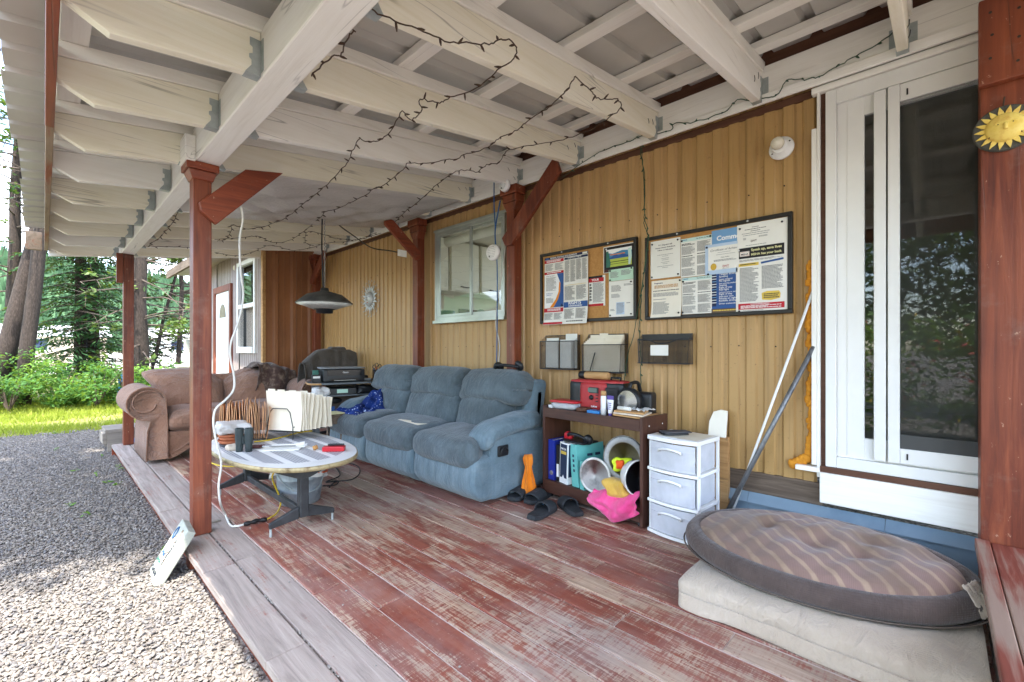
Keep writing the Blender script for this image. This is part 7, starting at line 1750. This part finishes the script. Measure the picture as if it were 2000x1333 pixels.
gd = [onX(x, y, 2.745) for x, y in ((1250, 266), (1254, 300), (1256, 340), (1258, 408), (1262, 440), (1265, 460), (1264, 478), (1259, 532), (1253, 575), (1249, 632), (1249, 660), (1252, 703), (1251, 738), (1252, 785))]
strand('green light string hanging down between the two notice boards', gd, 'wire_green', .06, .02, 9)
strand('second wire twisted with the hanging green light string', [p + V3((-.004, .012 * math.sin(i * 2), 0)) for i, p in enumerate(gd[:7])] + [onX(1240, 640, 2.75), onX(1225, 700, 2.75), onX(1215, 770, 2.75)], 'wire_green', .5, .02, 10)
# ================================================================== GRAVEL
def gravel():
    m = MB(); m.grid(6, 24, lambda u, v: V3((-1.3 + 1.845 * u, -.6 + 9.6 * v, GZ + .002)))
    o = m.build('gravel', 'pebble'); struct(o, 'stuff')
    ng = bpy.data.node_groups.new('scatter_pebbles', 'GeometryNodeTree')
    ng.interface.new_socket('Geometry', in_out='INPUT', socket_type='NodeSocketGeometry'); ng.interface.new_socket('Geometry', in_out='OUTPUT', socket_type='NodeSocketGeometry')
    n = ng.nodes.new; gi = n('NodeGroupInput'); go = n('NodeGroupOutput'); Lk = ng.links.new
    dp = n('GeometryNodeDistributePointsOnFaces'); dp.inputs['Density'].default_value = 6200; Lk(gi.outputs[0], dp.inputs['Mesh'])
    ico = n('GeometryNodeMeshIcoSphere'); ico.inputs['Radius'].default_value = .0062; ico.inputs['Subdivisions'].default_value = 2
    nt_ = n('ShaderNodeTexNoise'); nt_.inputs['Scale'].default_value = 90
    sp = n('GeometryNodeSetPosition'); vm = n('ShaderNodeVectorMath'); vm.operation = 'MULTIPLY_ADD'; vm.inputs[1].default_value = (.011,) * 3; vm.inputs[2].default_value = (-.0055,) * 3
    Lk(nt_.outputs['Color'], vm.inputs[0]); Lk(vm.outputs[0], sp.inputs['Offset']); Lk(ico.outputs[0], sp.inputs['Geometry'])
    sm_ = n('GeometryNodeSetMaterial'); sm_.inputs['Material'].default_value = MATS['pebble']; Lk(sp.outputs[0], sm_.inputs[0])
    ss = n('GeometryNodeSetShadeSmooth'); Lk(sm_.outputs[0], ss.inputs[0])
    ip = n('GeometryNodeInstanceOnPoints'); Lk(dp.outputs['Points'], ip.inputs['Points']); Lk(ss.outputs[0], ip.inputs['Instance'])
    rr = n('FunctionNodeRandomValue'); rr.data_type = 'FLOAT_VECTOR'; rr.inputs[0].default_value = (-.5, -.5, 0); rr.inputs[1].default_value = (.5, .5, 6.28)
    e2r = n('FunctionNodeEulerToRotation'); Lk(rr.outputs[0], e2r.inputs[0]); Lk(e2r.outputs[0], ip.inputs['Rotation'])
    rs = n('FunctionNodeRandomValue'); rs.data_type = 'FLOAT_VECTOR'; rs.inputs[0].default_value = (.55, .45, .35); rs.inputs[1].default_value = (2.0, 1.4, .95); rs.inputs['Seed'].default_value = 3
    Lk(rs.outputs[0], ip.inputs['Scale'])
    tr = n('GeometryNodeTranslateInstances'); ro = n('FunctionNodeRandomValue'); ro.data_type = 'FLOAT_VECTOR'; ro.inputs[0].default_value = (0, 0, -.001); ro.inputs[1].default_value = (0, 0, .009); ro.inputs['Seed'].default_value = 9
    Lk(ip.outputs[0], tr.inputs[0]); Lk(ro.outputs[0], tr.inputs['Translation']); tr.inputs['Local Space'].default_value = False
    Lk(tr.outputs[0], go.inputs[0])
    o.modifiers.new('pebbles', 'NODES').node_group = ng
gravel()

# ================================================================== GRASS
random.seed(40); m = MB(); rnd = random.random
vs, fs = [], []
for i in range(34000):
    y = 8.7 + 6.5 * rnd() ** 1.15; x = -1.6 + (2.2 + .32 * y) * rnd() - .12 * y * 0
    dens = nz((x * .5, y * .7, 0), 1.2)
    if dens < -.22 and rnd() < .8: continue
    if y < 9.6 and rnd() > (y - 8.7) / .9 + nz((x * 1.5, 3, 0), 1) * .8: continue
    h = random.uniform(.03, .10) * (1 + .5 * dens); a = rnd() * 6.28; w_ = random.uniform(.006, .013); lx, ly = random.uniform(-.04, .04), random.uniform(-.04, .04)
    b = len(vs); dx, dy = math.cos(a) * w_, math.sin(a) * w_
    vs += [(x - dx, y - dy, GZ), (x + dx, y + dy, GZ), (x + lx, y + ly, GZ + h)]; fs.append((b, b + 1, b + 2))
m.v = [Vector(v) for v in vs]; m.f = fs; m.mi = [0] * len(fs)
struct(m.build('grass', 'grass_blade'), 'stuff')

def leaves(m, c, n, spread, size, squash=1.0, dirf=None, tip=None):
    """n leaf faces about c"""
    for _ in range(n):
        while True:
            p = V3((random.uniform(-1, 1), random.uniform(-1, 1), random.uniform(-1, 1)))
            if p.length < 1: break
        q = V3(c) + V3((p.x * spread, p.y * spread, p.z * spread * squash)); s = size * random.uniform(.6, 1.3)
        d = V3((random.uniform(-1, 1), random.uniform(-1, 1), random.uniform(-.6, .6))).normalized(); e = d.cross(V3((random.uniform(-.6, .6), random.uniform(-.6, .6), 1))).normalized()
        b = len(m.v); m.v += [q - d * s, q + e * s * .45, q + d * s, q - e * s * .45]; m.f.append((b, b + 1, b + 2, b + 3)); m.mi.append(0)
def shrub(label, x, y, r, h, mat, n=1500, size=.045, sq=.8):
    t = thing('shrub', label, 'shrub', (x, y, GZ), 'shrubs beyond the lawn'); m = MB(); st = MB()
    for k in range(7):
        a = random.uniform(0, 6.28); rr = r * random.uniform(.2, .8); e = V3((x + rr * math.cos(a), y + rr * math.sin(a), GZ + h * random.uniform(.5, .9)))
        st.tube([(x, y, GZ), (V3((x, y, GZ)) + e) / 2 + V3((0, 0, .08)), e], [.015, .01, .005], 5)
    nc = 26
    for k in range(nc):
        a = random.uniform(0, 6.28); rr = r * math.sqrt(random.random()); zf = random.random(); top = h * (1 - .55 * (rr / r) ** 2)
        leaves(m, (x + rr * math.cos(a), y + rr * math.sin(a), GZ + .08 + top * zf * .92), n // nc, r * .26, size, .8)
    m.build('foliage', mat, t); st.build('stem', 'twig', t)
random.seed(50)
SH = [(-1.35, 13.0, .75, 1.55, 1, 'tall leafy shrub at the left edge beside the leaning trunks'), (-.45, 12.6, .8, 1.25, 0, 'dark shrub below the leaning pine trunks'), (.25, 13.0, .75, 1.0, 1, 'pale green shrub in front of the left tan wall'), (.75, 12.4, .75, .95, 0, 'low dense shrub in front of the big spruce'), (1.25, 12.9, .8, 1.0, 0, 'round shrub just left of the far outer post'), (1.75, 12.3, .7, .85, 1, 'light green shrub behind the far outer post'), (2.3, 12.8, .8, .8, 0, 'dark low shrub under the bare branches'), (2.95, 12.2, .75, .75, 1, 'low bright shrub beside the annex corner'), (-.95, 14.2, .9, 1.7, 0, 'tall dark shrub behind the left edge shrub'), (.4, 14.4, .8, 1.1, 0, 'shrub in shade at the foot of the spruce'), (3.6, 13.2, .9, .9, 0, 'dark shrub partly hidden by the annex')]
for x, y, r, h, li, lb in SH: shrub(lb, x, y, r, h, 'bush_leaf_light' if li else 'bush_leaf', 2300)

# ================================================================== TREES
def trunk_path(b, t, n=6, wob=.05, seed=0):
    b, t = V3(b), V3(t); return [b.lerp(t, i / n) + V3((wob * nz((i, seed, 0), .9), wob * nz((i, 5 + seed, 0), .9), 0)) for i in range(n + 1)]
def pine(label, b, t, r0, r1, branches, zr, blen, mat, seed, tuft=26, droop=-.1, green=.5, name='pine_tree', leafsize=.07):
    random.seed(seed); th_ = thing(name, label, 'tree', tuple(b)); P = trunk_path(b, t, 8, .06, seed)
    MB().tube(P, [r0 + (r1 - r0) * i / 8 for i in range(9)], 12).build('trunk', 'bark', th_, smooth=True)
    bm_, lm = MB(), MB()
    for i in range(branches):
        f = zr[0] + (zr[1] - zr[0]) * random.random(); k = f * 8; p = P[int(k)].lerp(P[min(8, int(k) + 1)], k - int(k)); a = random.uniform(0, 6.28)
        ln = blen * random.uniform(.5, 1.1) * (1.15 - .6 * f); d = V3((math.cos(a), math.sin(a), random.uniform(-.25, .3)))
        pts = [p + d * (ln * s) + V3((0, 0, droop * ln * s * s * 2 + .06 * nz((s * 3, i, 0)))) for s in (0, .25, .5, .75, 1)]
        bm_.tube(pts, [.022, .017, .012, .008, .003], 4)
        for j in range(5):
            q = pts[random.choice((1, 2, 3, 4))]; a2 = a + random.uniform(-1.2, 1.2); e = q + V3((math.cos(a2), math.sin(a2), random.uniform(-.5, .3))) * ln * .32
            bm_.tube([q, e], [.008, .002], 3)
            if random.random() < green: leaves(lm, e, tuft, .16, leafsize, .7)
    bm_.build('branches', 'twig', th_)
    if lm.v: lm.build('crown', mat, th_)
pine('thin straight pine at the left picture edge with bare twigs', (-.55, 15.6, GZ), (-.35, 15.8, 9.5), .13, .06, 46, (.25, 1), 1.5, 'needle', 61, 16, green=.35)
pine('thick pine trunk leaning right at the left edge', (-.75, 13.8, GZ), (1.2, 14.6, 10.5), .16, .10, 26, (.45, 1), 1.8, 'needle', 62, 20, green=.35)
pine('dark pine trunk standing just left of the spruce', (-.28, 13.6, GZ), (.35, 13.8, 10), .125, .08, 22, (.4, 1), 1.6, 'needle', 63, 18, green=.4)
pine('grey trunk right of the far post with long dead branches', (1.56, 13.6, GZ), (1.66, 13.7, 9), .15, .09, 60, (.12, .9), 2.0, 'needle_olive', 64, 14, green=.18)
pine('slim tree with yellow green needles near the annex', (2.42, 14.2, GZ), (2.5, 14.3, 7), .06, .03, 46, (.1, 1), 1.3, 'needle_olive', 65, 22, green=.45)
pine('slim dark tree closest to the annex corner', (3.0, 15.0, GZ), (3.0, 15.2, 7.5), .08, .03, 50, (.08, 1), 1.4, 'needle', 66, 22, green=.45)
pine('thin leaning dead tree between the two slim trees', (1.75, 14.6, GZ), (2.9, 15.0, 5), .05, .02, 34, (.1, 1), 1.3, 'needle_olive', 67, 12, green=.2)
def spruce(label, x, y, H_, R_, seed, n=150, z0=.5, mat='needle', trunks=((0, 0),)):
    random.seed(seed); t = thing('spruce_tree', label, 'tree', (x, y, GZ))
    for dx, dy in trunks: MB().tube(trunk_path((x + dx, y + dy, GZ), (x + dx * .6, y + dy, H_), 6, .04, seed), [.13, .12, .11, .09, .07, .05, .02], 10).build('trunk', 'bark', t, smooth=True)
    lm, bm_ = MB(), MB()
    for i in range(n):
        f = (i / n) ** .9; z = z0 + (H_ - z0) * f; a = i * 2.399 + random.uniform(-.3, .3); ln = R_ * (1 - f) ** .8 * random.uniform(.7, 1.12) + .1
        d = V3((math.cos(a), math.sin(a), 0)); s_ = d.cross(V3((0, 0, 1))); p0 = V3((x, y, GZ + z))
        def bp(s): return p0 + d * ln * s + V3((0, 0, .10 * math.sin(s * 2.2) - .42 * ln * s * s * .8))
        bm_.tube([bp(s) for s in (0, .33, .66, 1)], [.018, .012, .008, .003], 4)
        ns = max(5, int(ln * 14))
        for k in range(ns):
            s = .12 + .88 * k / ns; wd = .34 * ln * (1 - s * .75) * min(1, s * 3)
            for sg in (-1, 1):
                for q in range(3):
                    u = random.random(); c = bp(s) + s_ * sg * wd * u + d * wd * .45 * u + V3((0, 0, -.10 * u - .05 * random.random()))
                    dr = (s_ * sg * .7 + d * .6 + V3((0, 0, random.uniform(-.7, .0)))).normalized(); L_ = random.uniform(.05, .11); e = dr.cross(V3((random.uniform(-.5, .5), random.uniform(-.5, .5), 1))).normalized()
                    b = len(lm.v); lm.v += [c - dr * L_, c + e * L_ * .25, c + dr * L_, c - e * L_ * .25]; lm.f.append((b, b + 1, b + 2, b + 3)); lm.mi.append(0)
    lm.build('crown', mat, t); bm_.build('branches', 'twig', t)
spruce('big drooping spruce with two dark trunks left of the far post', .75, 15.4, 8.5, 1.75, 71, 230, .55, 'needle', ((-.13, 0), (.13, .1)))
# trees beside the drive, out of the photograph's frame, whose shade lies on the gravel
def shade_tree(label, x, y, c, ext, n, seed):
    random.seed(seed); t = thing('broadleaf_tree', label, 'tree', (x, y, GZ)); lm, bm_ = MB(), MB()
    MB().tube(trunk_path((x, y, GZ), (c[0], c[1], c[2]), 6, .05, seed), [.16, .15, .14, .12, .10, .08, .05], 10).build('trunk', 'bark', t, smooth=True)
    for k in range(n):
        p = V3((random.uniform(-1, 1), random.uniform(-1, 1), random.uniform(-1, 1))); q = V3((c[0] + p.x * ext[0], c[1] + p.y * ext[1], c[2] + p.z * ext[2]))
        leaves(lm, q, 22, .32, .095, .6)
        if k % 6 == 0: bm_.tube([V3(c) + V3((0, 0, -.6)), (V3(c) + q) / 2, q], [.03, .02, .008], 4)
    lm.build('crown', 'bush_leaf', t); bm_.build('branches', 'twig', t)
shade_tree('broadleaf tree shading the gravel beside the porch', -4.0, 1.4, (-3.45, 1.55, 10.0), (1.55, 1.75, .75), 420, 81)
shade_tree('second broadleaf tree shading the drive farther along', -4.2, 4.9, (-3.5, 4.6, 10.4), (1.6, 1.25, .75), 300, 82)
# flower bed across the drive: seen in the door glass
fb = thing('flower_bed', 'flowering shrub bed across the drive facing the porch door', 'flower bed', (-2.6, .3, GZ)); random.seed(90)
lm, pr_, py_ = MB(), MB(), MB()
for k in range(210):
    c = (-2.6 + random.uniform(-.5, .5), random.uniform(-1.2, 1.7), GZ + random.uniform(.1, 1.6)); leaves(lm, c, 24, .22, .055)
    if k % 2: leaves(pr_, (c[0] + .2, c[1], c[2]), 5, .12, .035)
    if k % 3 == 0: leaves(py_, (c[0] + .2, c[1], c[2] + .1), 5, .15, .03)
lm.build('foliage', 'bush_leaf_light', fb); pr_.build('red_blossoms', 'petal_red', fb); py_.build('yellow_blossoms', 'petal_yellow', fb)

for i, (x, y, h, e) in enumerate(((-7.0, -.9, 2.6, 1.4), (-7.6, 1.9, 2.8, 1.4))):  # added trees out of view that darken the reflection in the door glass
    shade_tree(['leafy tree across the drive straight opposite the door', 'leafy tree across the drive opposite the shelf cart', 'leafy tree across the drive behind the viewer', 'leafy tree farthest behind the viewer'][i], x, y, (x, y, h), (e, e, 1.6), 360, 120 + i)
random.seed(131); m = MB()
for i in range(90):
    x_ = .6595 + random.uniform(-.004, .004); y_ = random.uniform(.6, 2.9); r_ = random.uniform(.003, .006)
    m.rbox((x_, y_, -.004 + random.uniform(-.008, .003)), (r_ * 1.6, r_ * 2.4, r_ * 1.4), r_ * .6, 2)
for i in range(60):
    x_ = random.uniform(.53, 1.4); y_ = random.uniform(.5, 5); r_ = random.uniform(.0015, .004)
    m.rbox((x_, y_, r_ * .6), (r_ * 2.2, r_ * 2.0, r_ * 1.4), r_ * .6, 2)
struct(m.build('grit', 'pebble'), 'stuff')
m = MB(); random.seed(133)
for i in range(16):
    x_ = random.uniform(.1, .55); y_ = 4.9 + random.gauss(0, 1.1); 
    if i % 3 == 0: x_ = random.uniform(-1.2, .4); y_ = random.uniform(6.5, 9)
    leaves(m, (x_, y_, GZ + .025), 5, .035, .022, .6)
struct(m.build('weeds', 'bush_leaf_light'), 'stuff')

# ================================================================== FAR SETTING
m = MB(); m.add([(-120, 30, GZ + .004), (140, 30, GZ + .004), (140, 200, GZ + .004), (-120, 200, GZ + .004)], [(0, 1, 2, 3)]); struct(m.build('pale_lot', 'concrete_lot'))
def barn(name, label, x0, x1, y0, y1, h, mat, roofm, nw):
    t = thing(name, label, 'building', ((x0 + x1) / 2, (y0 + y1) / 2, GZ))
    MB().box(x0, x1, y0, y1, GZ, h).build('wall', mat, t)
    m = MB(); xm = (y0 + y1) / 2; m.prism([(y0 - .3, h + .01), (xm, h + .9), (y1 + .3, h + .01)], lambda u, v, s: (x0 - .3 + (x1 - x0 + .6) * s, u, v)); m.build('roof', roofm, t)
    for i in range(nw):
        xx = x0 + (x1 - x0) * (i + .5) / nw; f = MB().box(xx - .5, xx + .5, y0 - .04, y0 - .005, .9, 1.8).build('window', 'white_vinyl', t); MB().box(xx - .43, xx + .43, y0 - .05, y0 - .041, .97, 1.73).build('pane', 'print_navy', f)
barn('storage_building', 'low tan building seen through the shrubs at left', -6, 3.2, 44, 50, 1.9, 'beige_sheet', 'roof_metal', 4)
barn('white_trailer', 'long white trailer glimpsed between the right trunks', 6.5, 22, 48, 52, 2.0, 'white_vinyl', 'roof_metal', 5)
tp = MB(); tp.rbox((2.0, 13.95, .18), (1.5, .8, .62), .2, 14, lambda p, q: q * (1 + .18 * nz(q, 3.0)) + V3((0, 0, .04 * nz(q, 9)))); tag(tp.build('tarp_pile', 'tarp_blue', smooth=True), 'blue tarpaulin covered pile behind the shrubs', 'tarp')
cr = thing('timber_step', 'weathered grey timber step beyond the far deck corner', 'step', (.72, 7.2, GZ))
for i in range(3): MB().box(.48, 1.05, 6.82 + .15 * i, 6.96 + .15 * i, .10, .14).build('plank', 'grey_lumber', cr, bevel=.004)
for y_ in (6.83, 7.22): MB().box(.50, 1.03, y_, y_ + .04, GZ, .099).build('side_board', 'grey_lumber', cr, bevel=.003)
MB().box(.46, .498, 6.84, 7.24, -.02, .098).build('side_board', 'grey_lumber', cr, bevel=.003)
tag(MB().rbox((.80, 6.72, -.045), (.28, .12, .14), .04, 8, lambda p, q: q * (1 + .12 * nz(q, 10))).build('blue_tub', 'tarp_blue', smooth=True), 'blue plastic tub on the ground behind the far post', 'tub')
ub = thing('utility_box', 'cream utility pedestal left of the annex door', 'utility box', (1.98, 10.9, GZ))
MB().box(1.82, 2.10, 10.75, 11.05, GZ, .70).build('cabinet', 'aged_plastic', ub, bevel=.01); MB().box(1.80, 2.12, 10.73, 11.07, .701, .74).build('cap', 'aged_plastic', ub, bevel=.01); MB().box(1.94, 2.02, 10.86, 10.94, .741, 1.25).build('riser', 'cement', ub)
# wooded hillside
m = MB()
def hill(u, v):
    x = -420 + 900 * u; y = 260 + 330 * v; h = 75 * sm(0, .75, v) * (.55 + .55 * sm(.75, .25, u) + .25 * nz((u * 5, v * 2, 0), 1)) + 3 * nz((u * 30, v * 20, 0), 1)
    return V3((x, y, GZ - 1 + max(0, h)))
m.grid(80, 30, hill); struct(m.build('hill', 'hill_green', smooth=True))
m = MB(); random.seed(99)
for i in range(3800):
    u = .38 + .30 * random.random(); v = random.random() ** .8 * .8; p = hill(u, v); h = random.uniform(5, 11); r = h * .2; b = len(m.v)
    m.v += [p + V3((r, 0, 0)), p + V3((-.5 * r, .87 * r, 0)), p + V3((-.5 * r, -.87 * r, 0)), p + V3((0, 0, h)), p + V3((r * .0, 0, h * .3))]
    for f in ((0, 1, 3), (1, 2, 3), (2, 0, 3)): m.f.append(tuple(b + k for k in f)); m.mi.append(0)
struct(m.build('hillside_forest', 'hill_green'), 'stuff')
